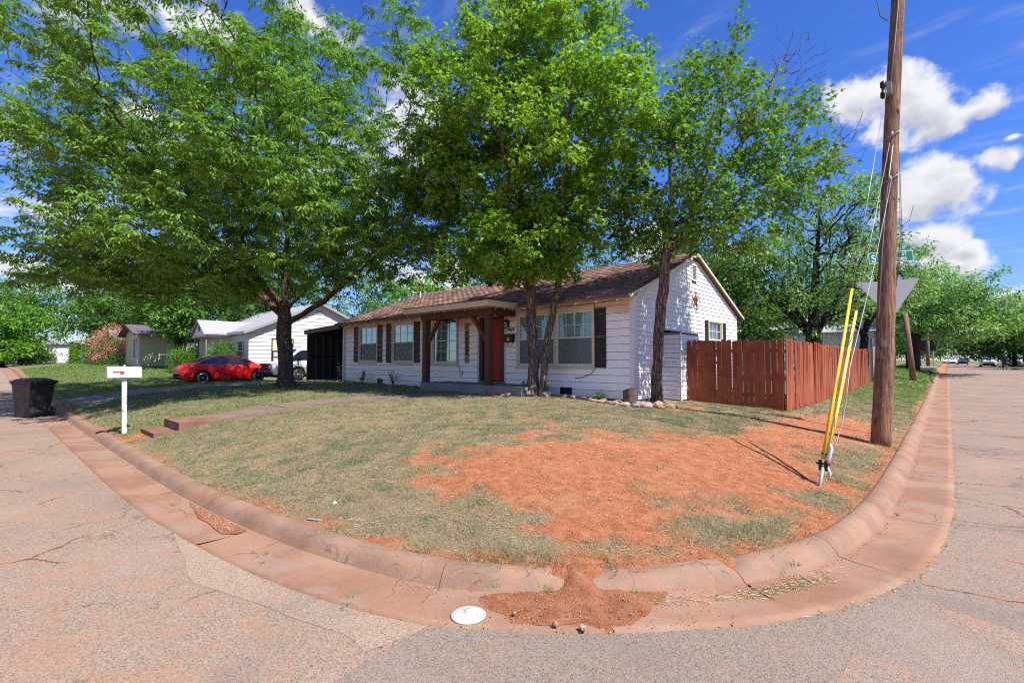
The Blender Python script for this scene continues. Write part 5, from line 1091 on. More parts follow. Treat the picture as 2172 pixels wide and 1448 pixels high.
for i, r_ in enumerate(rk): szs.setdefault((r_[5], rock_place(r_[0])), []).append((r_[2], i))
for i, (x, y, a, b_, c, ci) in enumerate(rk):
    me = rock_mesh(i, a, b_, c * .8); me.materials.append(M_ROCK[ci]); o = link('rock', me); o.location = (x, y, gz(x, y) + c * .35); o.rotation_euler = (random.uniform(-.2, .2), random.uniform(-.2, .2), random.uniform(0, 3.1))
    L_ = sorted(szs[(ci, rock_place(x))]); k_ = [j for _, j in L_].index(i); adj = '' if len(L_) == 1 else ('smaller ' if k_ == 0 else ('larger ' if k_ == len(L_) - 1 else 'middling '))
    o['label'] = f'{adj}{COLN[ci]} edging rock {rock_place(x)}'; o['category'] = 'rock'; o['group'] = 'rocks edging the flower beds'
def m_stump(g, b):
    P = g.obj(); s = g.n('ShaderNodeSeparateXYZ', None, Vector=P); rr_ = g.m('SQRT', g.m('ADD', g.m('MULTIPLY', s.outputs[0], s.outputs[0]), g.m('MULTIPLY', s.outputs[1], s.outputs[1])))
    g.put(b.inputs['Base Color'], g.mix(g.m('ABSOLUTE', g.m('SINE', g.m('ADD', g.m('MULTIPLY', rr_, 160), g.m('MULTIPLY', g.noise(12, 4, .6, P), 9)))), (.42, .30, .22), (.66, .52, .42))); b.inputs['Roughness'].default_value = .9
st = thing('tree_stump', 'short sawn log stump with pale cut top among the rocks by the house corner', 'stump', (-5.62, 10.5, .62)); mb = MB(); lg = Vector((-5.66, 10.45, .55)); ax = Vector((.05, -.12, .42))
ring = lambda t, r: [tuple(lg + ax * t + Vector((math.cos(a) * r * (1 + .08 * math.sin(3 * a)), math.sin(a) * r, .05 * math.cos(a)))) for a in [2 * math.pi * i / 16 for i in range(16)]]
mb.add(ring(0, .17) + ring(.5, .15) + ring(1, .15), [(k * 16 + j, k * 16 + (j + 1) % 16, k * 16 + 16 + (j + 1) % 16, k * 16 + 16 + j) for k in range(2) for j in range(16)]); 
M_BARKD = mat('stump_bark', m_rock((.07, .045, .035), (.16, .11, .08))); obj('bark', mb, M_BARKD, st, True); obj('cut_face', MB().add(ring(1.002, .148), [tuple(range(16))]), mat('cut_wood', m_stump), st)

# ------------------------------------------------------------------ small litter and stones in the gutter
for x, y, r_, sd_, lab in ((-1.83, 2.42, .024, 3, 'small orange stone on the washed soil in the gutter'), (-1.68, 2.50, .028, 5, 'small pale stone at the right of the washed soil in the gutter'), (-2.1, 2.35, .014, 8, 'tiny grey stone in the washed soil beside the white disc')):
    me = rock_mesh(sd_ + 60, r_, r_ * .85, r_ * .7); me.materials.append(M_ROCK[1 if sd_ == 3 else 0]); o = link('stone', me, None, label=lab, category='stone'); o.location = (x, y, .035)
o = obj('twig', MB().tube([(-1.92, 2.36, .04), (-1.80, 2.46, .055), (-1.70, 2.60, .05)], .0022, 5), M_SHUTW if False else mat('twig', color=(.25, .17, .1), rough=.9)); o['label'] = 'dry pale twig lying on the washed soil between two stones'; o['category'] = 'twig'
o = obj('litter', MB().prism([(0, 0), (.16, .01), (.17, .035), (.01, .03)], lambda u, v, d: (-4.62 + u * .9 - v * .3, 2.16 + v + u * .35, d), gz(-4.55, 2.2) + .004, gz(-4.55, 2.2) + .010), mat('litter_blue', color=(.22, .30, .33), rough=.5)); o['label'] = 'strip of grey-blue litter on the grass behind the curb'; o['category'] = 'litter'
o = obj('litter', MB().lathe([(.004, .0), (.022, .008), (.018, .022), (.003, .03)], 6, (-4.72, 2.5, gz(-4.72, 2.5))), M_SW if False else mat('litter_white', color=(.75, .75, .78), rough=.5)); o['label'] = 'crumpled white scrap of paper in the grass near the curb'; o['category'] = 'litter'

# ------------------------------------------------------------------ vehicles
M_CARGL = mat('car_glass', color=(.012, .016, .028), rough=.04, spec=.8); M_RIM = mat('alloy', color=(.62, .63, .65), rough=.28, metal=.85); M_LAMPG = mat('headlight', color=(.7, .72, .72), rough=.1, spec=.8); M_TAIL = mat('tail_light', color=(.35, .01, .01), rough=.15)
M_CHROME = mat('chrome', color=(.7, .7, .7), rough=.12, metal=1.0); M_UNDER = mat('underbody', color=(.01, .01, .01), rough=.9)
def carpaint(name, c): return mat(name, color=c, rough=.33, spec=.4, coat=.35)
def vehicle(kind, label, cat, loc, rz, paintm, st, wheels, wr, wid, rings, detail=True, grille=False, group=None):
    """st: stations (x, z_bottom, z_belt, z_top, half_width, half_width_top); x forward"""
    t = thing(kind, label, cat, loc, rz, group); 
    xs_ = [s[0] for s in st]; fine = np.linspace(xs_[0], xs_[-1], 61); S = np.stack([np.interp(fine, xs_, [s[k] for s in st]) for k in range(6)], 1)
    ker = np.array([.25, .5, .25])
    for k in range(1, 6):
        p = np.pad(S[:, k], 1, mode='edge'); S[:, k] = np.convolve(p, ker, 'valid')
    V = []
    for (x, zb, zl, zt, w_, wt) in S:
        lift = 0.0
        for wx in wheels:
            dxx = abs(x - wx)
            if dxx < wr * 1.16: lift = max(lift, math.sqrt((wr * 1.16) ** 2 - dxx ** 2) + wr - zb)
        zbb = zb + max(lift, 0); mid = zb + (zl - zb) * .55; zbb = min(zbb, zl - .12); m2 = max(mid, zbb + .03)
        half = [(w_ * .90, zbb), (w_ * .985, zbb + .02 if lift > 0 else zbb + .10), (w_, m2), (w_ * .985, zl - (zl - zb) * .14), (w_ * .94, zl), (wt + (w_ * .94 - wt) * .08, zt - (zt - zl) * .10), (wt * .86, zt), (wt * .4, zt + .018)]
        V += [(x, y, z) for y, z in half] + [(x, -y, z) for y, z in half[::-1]]
    m_ = 16; n_ = len(S); F = []; FG = []
    for k in range(n_ - 1):
        for j in range(m_ - 1):
            f = (k * m_ + j, k * m_ + j + 1, (k + 1) * m_ + j + 1, (k + 1) * m_ + j); F.append(f)
    F += [tuple(range(m_))[::-1], tuple((n_ - 1) * m_ + j for j in range(m_))]
    b_ = obj('body', MB().add(V, [f[::-1] for f in F]), paintm, t, True, True)
    try: b_.data.polygons.foreach_set('use_smooth', [True] * (len(F) - 2) + [False] * 2)
    except Exception: pass
    # glass from greenhouse outline
    for (xa, xb, side) in rings:
        gm = MB(); k0, k1 = int(np.argmin(abs(fine - xa))), int(np.argmin(abs(fine - xb)))
        if side in ('side',):
            for sg in (1, -1):
                rows = []
                for k in range(k0, k1 + 1):
                    x, zb, zl, zt, w_, wt = S[k]; ylo, yhi = w_ * .94, wt + (w_ * .94 - wt) * .08; h = zt - (zt - zl) * .10 - zl
                    if h < .06: continue
                    f0, f1 = .10, .90
                    rows.append(((x, sg * (ylo + (yhi - ylo) * f0 + .012), zl + h * f0), (x, sg * (ylo + (yhi - ylo) * f1 + .012), zl + h * f1)))
                vs = [p for r_ in rows for p in r_]; obj('side_window', MB().add(vs, [((2 * i, 2 * i + 2, 2 * i + 3, 2 * i + 1) if sg < 0 else (2 * i, 2 * i + 1, 2 * i + 3, 2 * i + 2)) for i in range(len(rows) - 1)]), M_CARGL, t, True, True)
        else:
            rows = []
            for k in range(k0, k1 + 1): x, zb, zl, zt, w_, wt = S[k]; rows.append(((x, wt * .84, zt + .012), (x, 0, zt + .028), (x, -wt * .84, zt + .012)))
            vs = [p for r_ in rows for p in r_]; gm.add(vs, [(3 * i + j, 3 * i + 3 + j, 3 * i + 4 + j, 3 * i + 1 + j) for i in range(len(rows) - 1) for j in range(2)])
        if side != 'side': obj('windscreen', gm, M_CARGL, t, True, True)
    for wx in wheels:
        for sg in (1, -1):
            yc = sg * (wid - .11); a = yc - .10; c = yc + .10
            wl = obj('wheel', MB().lathe([(wr * .62, a), (wr * .96, a), (wr, a + .03), (wr, c - .03), (wr * .96, c), (wr * .62, c)], 28, (wx, 0, wr), 'y'), M_TYRE, t, True, True)
            if detail:
                ye = c + .004 if sg > 0 else a - .004; rim = MB(); rim.tube([(wx + wr * .65 * math.cos(a), ye + .002 * sg, wr + wr * .65 * math.sin(a)) for a in [2 * math.pi * i / 28 for i in range(29)]], .018, 6, False); obj('rim', rim, M_RIM, wl, True, True)
                obj('brake_disc', MB().lathe([(.02, ye - .012), (wr * .6, ye - .012), (wr * .6, ye - .008), (.02, ye - .008)], 20, (wx, 0, wr), 'y'), M_UNDER, wl, local=True)
                for k in range(10 if kind == 'parked_car' else 6):
                    aa = 2 * math.pi * (k // 2) / 5 + (k % 2 - .5) * .32 if kind == 'parked_car' else 2 * math.pi * k / 6
                    obj('spoke', MB().bar((wx + .03 * math.cos(aa), ye, wr + .03 * math.sin(aa)), (wx + wr * .63 * math.cos(aa), ye, wr + wr * .63 * math.sin(aa)), .044 if kind == 'parked_car' else .06, .018, (0, 1, 0)), M_RIM, wl, local=True)
                obj('hub', MB().lathe([(.05, ye - .01), (.05, ye + .012 * sg), (.03, ye + .02 * sg)], 12, (wx, 0, wr), 'y'), M_RIM, wl, True, True)
            obj('wheel_well', MB().lathe([(.02, yc - .09 * sg - .02), (wr * 1.12, yc - .09 * sg - .02), (wr * 1.12, yc - .09 * sg), (.02, yc - .09 * sg)], 20, (wx, 0, wr + .02), 'y'), M_UNDER, t, local=True)
    x0, x1 = xs_[0], xs_[-1]; obj('underbody', MB().box(x0 + .25, -wid * .8, .22, x1 - .25, wid * .8, .42), M_UNDER, t, local=True)
    return t, S, fine
SEDAN = [(-2.29, .60, .72, .74, .50, .42), (-2.25, .50, .80, .82, .66, .55), (-2.20, .30, .90, .93, .80, .66), (-1.95, .22, .98, 1.05, .88, .70), (-1.60, .20, 1.00, 1.08, .90, .68), (-1.05, .20, .99, 1.32, .91, .60), (-.55, .19, .97, 1.45, .91, .59), (.0, .18, .95, 1.47, .91, .60), (.45, .18, .93, 1.42, .91, .60), (.95, .18, .91, 1.20, .91, .64), (1.30, .19, .89, .98, .90, .72), (1.75, .20, .80, .86, .88, .68), (2.12, .22, .62, .70, .80, .60), (2.25, .30, .52, .56, .66, .50)]
def sedan(label, loc, rz, pm, detail=True, group=None):
    t, S, fine = vehicle('parked_car', label, 'car', loc, rz, pm, SEDAN, (-1.33, 1.32), .325, .905, [(-1.5, .98, 'side'), (.50, 1.18, 'top'), (-1.5, -.75, 'top')], detail, group=group)
    if detail:
        for x in (-.30, .78):
            pass
        mbp = MB()
        for sg in (1, -1): mbp.prism([(-.42, .98), (-.30, .98), (-.32, 1.42), (-.42, 1.42)], lambda u, v, d: (u, sg * (.862 - (v - .98) * .56 + d), v), .016, .022)
        obj('door_pillar', mbp, M_DARK, t, local=True)
        for sg in (1, -1):
            obj('headlight', MB().prism([(1.55, .80), (2.0, .66), (2.14, .60), (2.05, .72), (1.7, .84)], lambda u, v, d: (u, sg * (.885 - max(0, u - 1.7) * .22 + d), v), -.03, .012), M_LAMPG, t, local=True)
            obj('tail_light', MB().prism([(-2.14, .74), (-1.82, .86), (-1.84, .96), (-2.14, .94)], lambda u, v, d: (u, sg * (.86 + (u + 1.8) * .16 + d), v), -.02, .022), M_TAIL, t, local=True)
            obj('wing_mirror', MB().box(.72, sg * .90, .94, .86, sg * 1.04, 1.06), pm, t, local=True)
            for xa, xb in ((-.62, -.48), (.28, .42)): obj('door_handle', MB().box(xa, sg * .905, .83, xb, sg * .93, .855), pm, t, local=True)
            for x in (-.36, .76): obj('door_gap', MB().box(x, sg * .912, .32, x + .008, sg * .917, .92), M_UNDER, t, local=True)
            obj('sill_trim', MB().box(-.98, sg * .80, .16, .98, sg * .895, .24), M_UNDER, t, local=True)
        obj('number_plate', MB().box(-2.262, -.26, .60, -2.255, .26, .73), M_SW, t, local=True); obj('rear_bumper_trim', MB().box(-2.27, -.62, .34, -2.2, .62, .46), M_UNDER, t, local=True)
        obj('grille', MB().box(2.2, -.5, .34, 2.262, .5, .5), M_UNDER, t, local=True)
    return t
def gnd(x, y): return gz(x, y)
zc = gnd(-28.8, 8.9)
c_ = sedan('glossy red saloon car parked on the grass drive between the two houses', (-28.82, 8.95, zc - .02), R(90), carpaint('car_red', (.66, .012, .012)))
c_.rotation_euler = (0, R(-1.2), R(90))
VAN = [(-2.6, .5, 1.15, 2.0, .92, .80), (-2.5, .35, 1.15, 2.06, .97, .84), (-1.0, .32, 1.15, 2.10, .98, .85), (.6, .32, 1.15, 2.10, .98, .84), (1.15, .32, 1.14, 2.04, .98, .80), (1.55, .32, 1.12, 1.60, .97, .80), (1.85, .32, 1.10, 1.22, .96, .84), (2.5, .34, 1.0, 1.08, .94, .84), (2.62, .42, .95, 1.0, .88, .78)]
vt, _, _ = vehicle('parked_van', 'old white van with a black grille half hidden behind the big tree trunk', 'van', (-26.8, 12.8, gnd(-26.8, 12.8)), R(-90), carpaint('van_white', (.72, .72, .72)), [(a, b, c * .92, d * .88, e, f) for a, b, c, d, e, f in VAN], (-1.7, 1.30), .36, .97, [(.75, 1.62, 'side'), (-2.3, .55, 'side'), (1.2, 1.72, 'top')], True)
obj('grille', MB().box(2.60, -.70, .55, 2.66, .70, .95), M_DARK, vt, local=True); obj('bumper', MB().box(2.60, -.92, .36, 2.74, .92, .52), M_UNDER, vt, local=True)
for s in (-.62, .62): obj('headlight', MB().lathe([(.02, 2.665), (.1, 2.665), (.11, 2.65)], 14, (0, s, .76), 'x'), M_LAMPG, vt, local=True)
for s in (-1, 1): obj('wing_mirror', MB().box(1.25, s * .99, 1.08, 1.33, s * 1.15, 1.30), M_DARK, vt, local=True)
# far cars on the right-hand street
sv = carpaint('car_silver', (.50, .51, .52)); wh_ = carpaint('car_white', (.75, .75, .75)); dk = carpaint('car_blue', (.05, .07, .12))
def far(label, x, y, rz, pm): return sedan(label, (x, y, float(zroad(x, y)) + (.0 if x < 5.4 else .15)), R(rz), pm, False)
far('silver car parked facing away on the right side of the far street', 4.6, 104, 90, sv)
far('white car parked behind the walking person in a driveway', 8.3, 100, 20, wh_)
far('pale car parked at the end of the far street', 1.0, 168, 90, wh_); far('dark blue car parked near the end of the far street', 2.6, 150, 90, dk); far('white car with its side showing beside the dark blue car', -.2, 185, 90, wh_)

# person walking in the road
ps = thing('person', 'person in dark clothes walking away along the edge of the far street', 'person', (4.4, 71.4, float(zroad(4.4, 71.4)) + .002), R(90))
def skin_body(name, verts, edges, radii, m, parent):
    me = bpy.data.meshes.new(name); me.from_pydata(verts, edges, []); me.materials.append(m); o = link(name, me, parent)
    md = o.modifiers.new('skin', 'SKIN'); sk_ = me.skin_vertices[0].data if me.skin_vertices else None
    if sk_ is None: 
        bm = bmesh.new(); bm.from_mesh(me); bm.verts.layers.skin.verify(); bm.to_mesh(me); bm.free(); sk_ = me.skin_vertices[0].data
    for i, r_ in enumerate(radii): sk_[i].radius = r_ if isinstance(r_, tuple) else (r_, r_)
    sk_[0].use_root = True; s2 = o.modifiers.new('sub', 'SUBSURF'); s2.levels = 2; s2.render_levels = 2; return o
vb = [(0, 0, .95), (0, 0, 1.15), (0, 0, 1.38), (0, 0, 1.47), (.01, 0, 1.56), (.015, 0, 1.68), (0, .20, 1.40), (-.02, .27, 1.12), (.08, .25, .90), (0, -.20, 1.40), (-.04, -.27, 1.12), (.03, -.27, .88), (0, .10, .90), (.10, .11, .50), (-.02, .11, .09), (.12, .12, .05), (0, -.10, .90), (.02, -.11, .50), (-.16, -.11, .11), (-.04, -.12, .05)]
eb = [(0, 1), (1, 2), (2, 3), (3, 4), (4, 5), (2, 6), (6, 7), (7, 8), (2, 9), (9, 10), (10, 11), (0, 12), (12, 13), (13, 14), (14, 15), (0, 16), (16, 17), (17, 18), (18, 19)]
rb_ = [(.12, .16), (.12, .16), (.12, .17), .06, .07, .10, .065, .048, .04, .065, .048, .04, .10, .07, .05, .045, .10, .07, .05, .045]
M_CLOTH = mat('dark_clothes', color=(.022, .022, .030), rough=.9); M_SKIN = mat('skin', color=(.30, .17, .12), rough=.6)
skin_body('body', vb, eb, rb_, M_CLOTH, ps); obj('hair', MB().lathe([(.02, 1.79), (.075, 1.77), (.105, 1.70), (.10, 1.62), (.06, 1.58)], 12, (.0, 0, 0)), M_DARK, ps, True, True)
obj('face', MB().lathe([(.02, 1.56), (.06, 1.58), (.085, 1.66), (.07, 1.73)], 12, (.045, 0, 0)), M_SKIN, ps, True, True)
for s in (.25, -.27): obj('hand', MB().lathe([(.01, -.09), (.03, -.06), (.04, -.02), (.03, .02)], 8, (.06, s, .87)), M_SKIN, ps, True, True)

# ------------------------------------------------------------------ neighbouring houses
M_NWHITE = mat('neighbour_white', paint((.60, .60, .62), (.45, .44, .42), .15)); M_PGREEN = mat('siding_pale_green', paint((.42, .46, .26), (.35, .36, .2), .2))
M_BRICKO = mat('brick_orange', paint((.52, .24, .09), (.4, .15, .06), .4)); M_BRROOF = mat('roof_brown', paint((.30, .22, .19), (.2, .14, .12), .4, .9)); M_BRROOFD = mat('roof_dark', paint((.10, .09, .10), (.06, .05, .05), .4, .9)); M_TAN = mat('tan_wall', paint((.45, .34, .26), (.35, .25, .2), .3))
def boards_x(parent, x, y0, y1, z0, z1, h, m, ridge=None, ze=None, sl_=.4):
    z = z0
    while z < z1 - .02:
        a, b_, at_, bt = y0, y1, y0, y1
        if ze is not None and z > ze - .01: t = (z - ze) / sl_; a, b_ = y0 + t, y1 - t; t2 = (min(z + h, z1) - ze) / sl_; at_, bt = y0 + t2, y1 - t2
        if b_ - a > .1 and bt - at_ > .02: obj('siding_board', lap_board_x(a, b_, z, h, x, at_, bt, .03), m, parent)
        z += h
def simple_window(parent, facing, a0, a1, z0, z1, c, frame=M_TRIMW, pane=None):
    T = (lambda a, d, z: (a, c - d, z)) if facing == 'y' else (lambda a, d, z: (c + d, a, z))
    def bx(a, d0, za, b_, d1, zb): return MB().box(*T(a, d0, za), *T(b_, d1, zb))
    wd = obj('window', bx(a0, .012, z0, a1, .022, z1), pane or M_SCREEN, parent); t = .06; f = MB()
    for (p, q, r_, s) in ((a0 - t, z0 - t, a1 + t, z0), (a0 - t, z1, a1 + t, z1 + t), (a0 - t, z0, a0, z1), (a1, z0, a1 + t, z1), (a0, (z0 + z1) / 2 - .02, a1, (z0 + z1) / 2 + .02)):
        f.box(*T(p, .024, q), *T(r_, .05, s))
    obj('frame', f, frame, wd); return wd
nx_, ny0, ny1, nyr = -31.5, 11.0, 19.8, 15.4; zg = gz(nx_, 11) - .1; ze_, zr_ = 3.50, 5.45
nh = thing('house', 'white neighbouring house with grey shingle roof and small gabled front porch beyond the red car', 'house', (-36, 11, zg))
mb = MB().box(-41.5, ny0, zg, nx_, ny1, ze_).prism([(ny0, ze_), (ny1, ze_), (nyr, zr_ - .05)], lambda u, v, d: (d, u, v), -41.5, nx_ - .001); nw = obj('wall', mb, M_NWHITE, nh)
boards_x(nw, nx_, ny0, ny1, zg + .1, zr_ - .2, .24, M_NWHITE, nyr, ze_, (zr_ - ze_) / (nyr - ny0))
for k in range(11): obj('siding_board', lap_board(-34.4, nx_ - .02, zg + .1 + k * .24, .24, ny0), M_NWHITE, nw)
s_ = (zr_ + .08 - (ze_ - .08)) / (nyr - ny0 + .35); mb = MB().prism([(ny0 - .35, ze_ - .10), (nyr, zr_ + .08), (ny1 + .35, ze_ - .10), (ny1 + .35, ze_ - .20), (nyr, zr_ - .04), (ny0 - .35, ze_ - .20)], lambda u, v, d: (d, u, v), -41.8, nx_ + .35)
nr_ = obj('roof', mb, M_GSHING, nh); obj('rake_board', MB().prism([(ny0 - .36, ze_ - .24), (nyr, zr_ - .10), (ny1 + .36, ze_ - .24), (ny1 + .36, ze_ - .08), (nyr, zr_ + .10), (ny0 - .36, ze_ - .08)], lambda u, v, d: (d, u, v), nx_ + .351, nx_ + .39), M_GALV, nr_)
obj('fascia', MB().box(-41.8, ny0 - .39, ze_ - .24, nx_ + .35, ny0 - .351, ze_ - .08), M_TRIMW, nr_); obj('vent_pipe', MB().tube([(-33.4, 14.2, 4.6), (-33.4, 14.2, 5.45)], .06, 8), M_RUST, nr_)
obj('gable_vent', MB().box(nx_ + .03, 15.2, 4.75, nx_ + .05, 15.6, 5.0), M_GALV, nh)
M_TANBL = mat('tan_blind', color=(.58, .50, .36), rough=.8)
simple_window(nh, 'x', 12.35, 13.6, zg + .95, zg + 2.45, nx_ + .02, M_SHUT, M_TANBL); simple_window(nh, 'x', 12.4, 13.55, zg + 1.0, zg + 1.68, nx_ + .05, M_SHUT, mat('grey_screen', color=(.42, .44, .46), rough=.7))
simple_window(nh, 'y', -33.2, -32.4, zg + 1.1, zg + 2.3, ny0 - .02, M_TRIMW)
px0, px1, pyf = -36.9, -34.4, 9.45; pz = 3.42; pa = 4.25; pm_ = (px0 + px1) / 2
pp = MB().prism([(px0 - .2, pz - .08), (pm_, pa), (px1 + .2, pz - .08), (px1 + .2, pz - .16), (pm_, pa - .09), (px0 - .2, pz - .16)], lambda u, v, d: (u, d, v), pyf - .15, 13.2); prf2 = obj('porch_roof', pp, M_GSHING, nh)
obj('porch_gable', MB().prism([(px0, pz - .15), (px1, pz - .15), (pm_, pa - .12)], lambda u, v, d: (u, d, v), pyf, pyf + .05), M_TRIMW, prf2); obj('porch_fascia', MB().box(px1, pyf, pz - .30, px1 + .05, ny0, pz - .12), M_TRIMW, prf2)
obj('porch_fascia', MB().box(px0, pyf - .01, pz - .28, px1, pyf + .04, pz - .15), M_CREAM, prf2)
for x in (px0 + .1, px1 - .05): obj('porch_post', MB().tube([(x, pyf + .08, zg), (x, pyf + .08, pz - .2)], .035, 8), M_GALV, nh)
obj('porch_step', MB().box(px0, pyf + .1, zg - .3, px1, ny0 - .02, zg + .22), M_PORCH, nh); obj('front_door', MB().box(-35.0, ny0 - .04, zg + .22, -34.5, ny0 - .01, zg + 2.2), M_BROWN, nh)
simple_window(nh, 'y', -36.6, -35.4, zg + .7, zg + 2.2, ny0 - .01, M_TRIMW, M_SCREEN)
st_ = star(pm_ + .02, pyf - .01, 3.72, .30, 'dark red metal star on the little porch gable of the white neighbouring house', 'y', mat('star_red', color=(.22, .03, .02), rough=.5))
hb = thing('hanging_basket', 'green hanging flower basket under the neighbouring porch', 'hanging basket', (-34.6, 10.2, 2.6)); obj('pot', MB().lathe([(.05, 2.45), (.16, 2.5), (.2, 2.65)], 12, (-34.6, 10.2, 0)), mat('pot_green', color=(.05, .25, .16), rough=.5), hb); obj('chain', MB().tube([(-34.6, 10.2, 2.8), (-34.6, 10.2, 3.25)], .01, 4), M_BLACK, hb)
# pale green house
gx, gy0 = -43.0, 7.6; zg2 = gz(gx, 8) - .05; gh = thing('house', 'pale green sided house with dark roof and shutters beyond the white neighbouring house', 'house', (-46, 9, zg2))
gw = obj('wall', MB().box(-47.2, gy0, zg2, gx, 14, zg2 + 2.55).prism([(-47.2, zg2 + 2.55), (gx, zg2 + 2.55), (-45.1, zg2 + 3.05)], lambda u, v, d: (u, d, v), gy0, 14), M_PGREEN, gh)
for k in range(18): obj('siding_board', lap_board_x(gy0 + .08, 9.6, zg2 + .15 + k * .13, .13, gx, thick=.02), M_PGREEN, gw)
obj('wing', MB().box(gx, 10.0, zg2, gx + .55, 14, zg2 + 2.55), M_PGREEN, gh)
obj('roof', MB().prism([(-47.7, zg2 + 2.42), (-45.1, zg2 + 3.20), (gx + .9, zg2 + 2.40), (gx + .9, zg2 + 2.28), (-45.1, zg2 + 3.06), (-47.7, zg2 + 2.30)], lambda u, v, d: (u, d, v), gy0 - .45, 14.2), M_BRROOFD, gh)
obj('corner_board', MB().box(gx - .1, gy0 - .03, zg2, gx + .03, gy0 + .1, zg2 + 2.5), M_TRIMW, gh); simple_window(gh, 'y', -44.3, -43.5, zg2 + .7, zg2 + 2.1, gy0)
wn = simple_window(gh, 'x', 10.5, 11.1, zg2 + .8, zg2 + 2.15, gx + .55)
for y in (10.3, 11.18): obj('shutter', MB().box(gx + .56, y, zg2 + .75, gx + .60, y + .14, zg2 + 2.2), M_DARK, gh)
# house with the orange brick pillar
def far_house(label, x0, x1, y0, y1, wh_z, rh, wm, rm, ridge='x', extra=None):
    z = gz(x0, y0) - .1 if x0 < 0 else float(zroad(x0, y0)) + .1
    t = thing('house', label, 'house', ((x0 + x1) / 2, y0, z)); obj('wall', MB().box(x0, y0, z, x1, y1, z + wh_z), wm, t)
    if ridge == 'x': obj('roof', MB().prism([(y0 - .5, z + wh_z - .1), ((y0 + y1) / 2, z + wh_z + rh), (y1 + .5, z + wh_z - .1)], lambda u, v, d: (d, u, v), x0 - .4, x1 + .4), rm, t)
    else: obj('roof', MB().prism([(x0 - .5, z + wh_z - .1), ((x0 + x1) / 2, z + wh_z + rh), (x1 + .5, z + wh_z - .1)], lambda u, v, d: (u, d, v), y0 - .4, y1 + .4), rm, t)
    return t, z
t, z = far_house('low house with brown roof and an orange brick porch pillar far down the left street', -68, -58.5, 8.2, 13, 2.2, .8, M_SCREEN, M_BRROOF)
obj('porch_roof', MB().prism([(6.0, z + 2.25), (8.8, z + 3.1), (8.8, z + 3.0), (6.0, z + 2.15)], lambda u, v, d: (d, u, v), -67.5, -58.5), M_BRROOF, t); obj('brick_pillar', MB().box(-67.2, 6.2, z - .3, -66.3, 7.0, z + 2.25), M_BRICKO, t); obj('brick_base', MB().box(-67.3, 6.1, z - .3, -66.2, 7.1, z + .05), M_STEP, t)
t, z = far_house('small house with a gabled porch on a thin post behind the crape myrtle', -64, -52, 10.4, 15, 2.3, 1.0, M_DARK, M_BRROOF)
obj('porch_roof', MB().prism([(-57.0, z + 2.2), (-55.2, z + 3.2), (-53.4, z + 2.2), (-53.4, z + 2.1), (-55.2, z + 3.05), (-57.0, z + 2.1)], lambda u, v, d: (u, d, v), 7.6, 12), M_BRROOF, t); obj('porch_gable', MB().prism([(-56.8, z + 2.15), (-53.6, z + 2.15), (-55.2, z + 3.0)], lambda u, v, d: (u, d, v), 7.75, 7.8), M_CREAM, t)
obj('porch_post', MB().tube([(-55.6, 7.8, z - .2), (-55.6, 7.8, z + 2.2)], .05, 6), M_TRIMW, t); obj('porch_step', MB().box(-57, 7.6, z - .4, -53.5, 9.8, z), M_STEP, t)
far_house('white outbuilding glimpsed beneath the leaning tree at the far left', -92, -78, 9.5, 15, 2.6, .6, M_NWHITE, M_GSHING); far_house('white house wall at the far left edge behind the spreading green tree', -112, -97, 3.2, 9, 3.0, .9, M_NWHITE, M_GSHING)
far_house('small tan brick house on the right of the far street', 8.6, 18, 84, 94, 2.5, 1.0, M_TAN, M_BRROOF, 'x'); far_house('low white building behind the fence beyond the mesquite tree', -13, -4.2, 46, 54, 2.7, .7, M_NWHITE, M_GSHING); far_house('white house glimpsed behind the picket fence and mesquite trunk', -14, -8, 33, 38, 2.7, .6, M_NWHITE, M_GSHING)

# stop signs, basketball frame, stub poles
def stop_sign(label, x, y, size, h, rz):
    z = gz(x, y) if x < 5 else float(zroad(x, y)) + .12; t = thing('stop_sign', label, 'stop sign', (x, y, z), rz); obj('post', MB().tube([(0, 0, 0), (0, 0, h)], .04, 6), M_GALV, t, local=True)
    pl = obj('plate', MB().lathe([(size / 2, .05), (size / 2, .06)], 8, (0, 0, h), 'x'), mat('stop_red', color=(.50, .02, .02), rough=.4), t, local=True); pl.rotation_euler = (0, 0, 0)
    cu = text_obj('lettering', 'STOP', size * .36, M_SW, None, (0, 0, 0), (R(90), 0, R(90)), .001, 'CENTER'); cu.parent = t; cu.location = (.064, 0, h - size * .13)
stop_sign('red stop sign in front of the gabled porch far down the left street', -72.8, 8.3, .80, 2.6, R(-8)); stop_sign('red stop sign beside the silver car on the right-hand street', 6.1, 103, .95, 2.9, R(-90))
t = thing('basketball_hoop', 'basketball backboard on a pole beyond the street tree', 'basketball hoop', (-.9, 62, .7)); obj('pole', MB().tube([(-1.0, 62, .5), (-1.0, 62, 3.2)], .06, 6), M_GALV, t); obj('backboard', MB().box(-2.3, 61.9, 2.6, -.9, 61.95, 3.6), M_DARK, t)
for (x, y, h, lx, lab) in ((-1.42, 35.1, 3.9, -.28, 'short leaning wooden pole between the grey fence and the street tree'), (-1.3, 58, 4.2, 0, 'dark upright wooden pole just past the street tree')):
    o = obj('stub_pole', MB().tube([(x, y, gz(x, y) - .3), (x + lx, y - .1, gz(x, y) + h)], [.15, .12], 12), M_POLE, None, True); o['label'] = lab; o['category'] = 'pole'

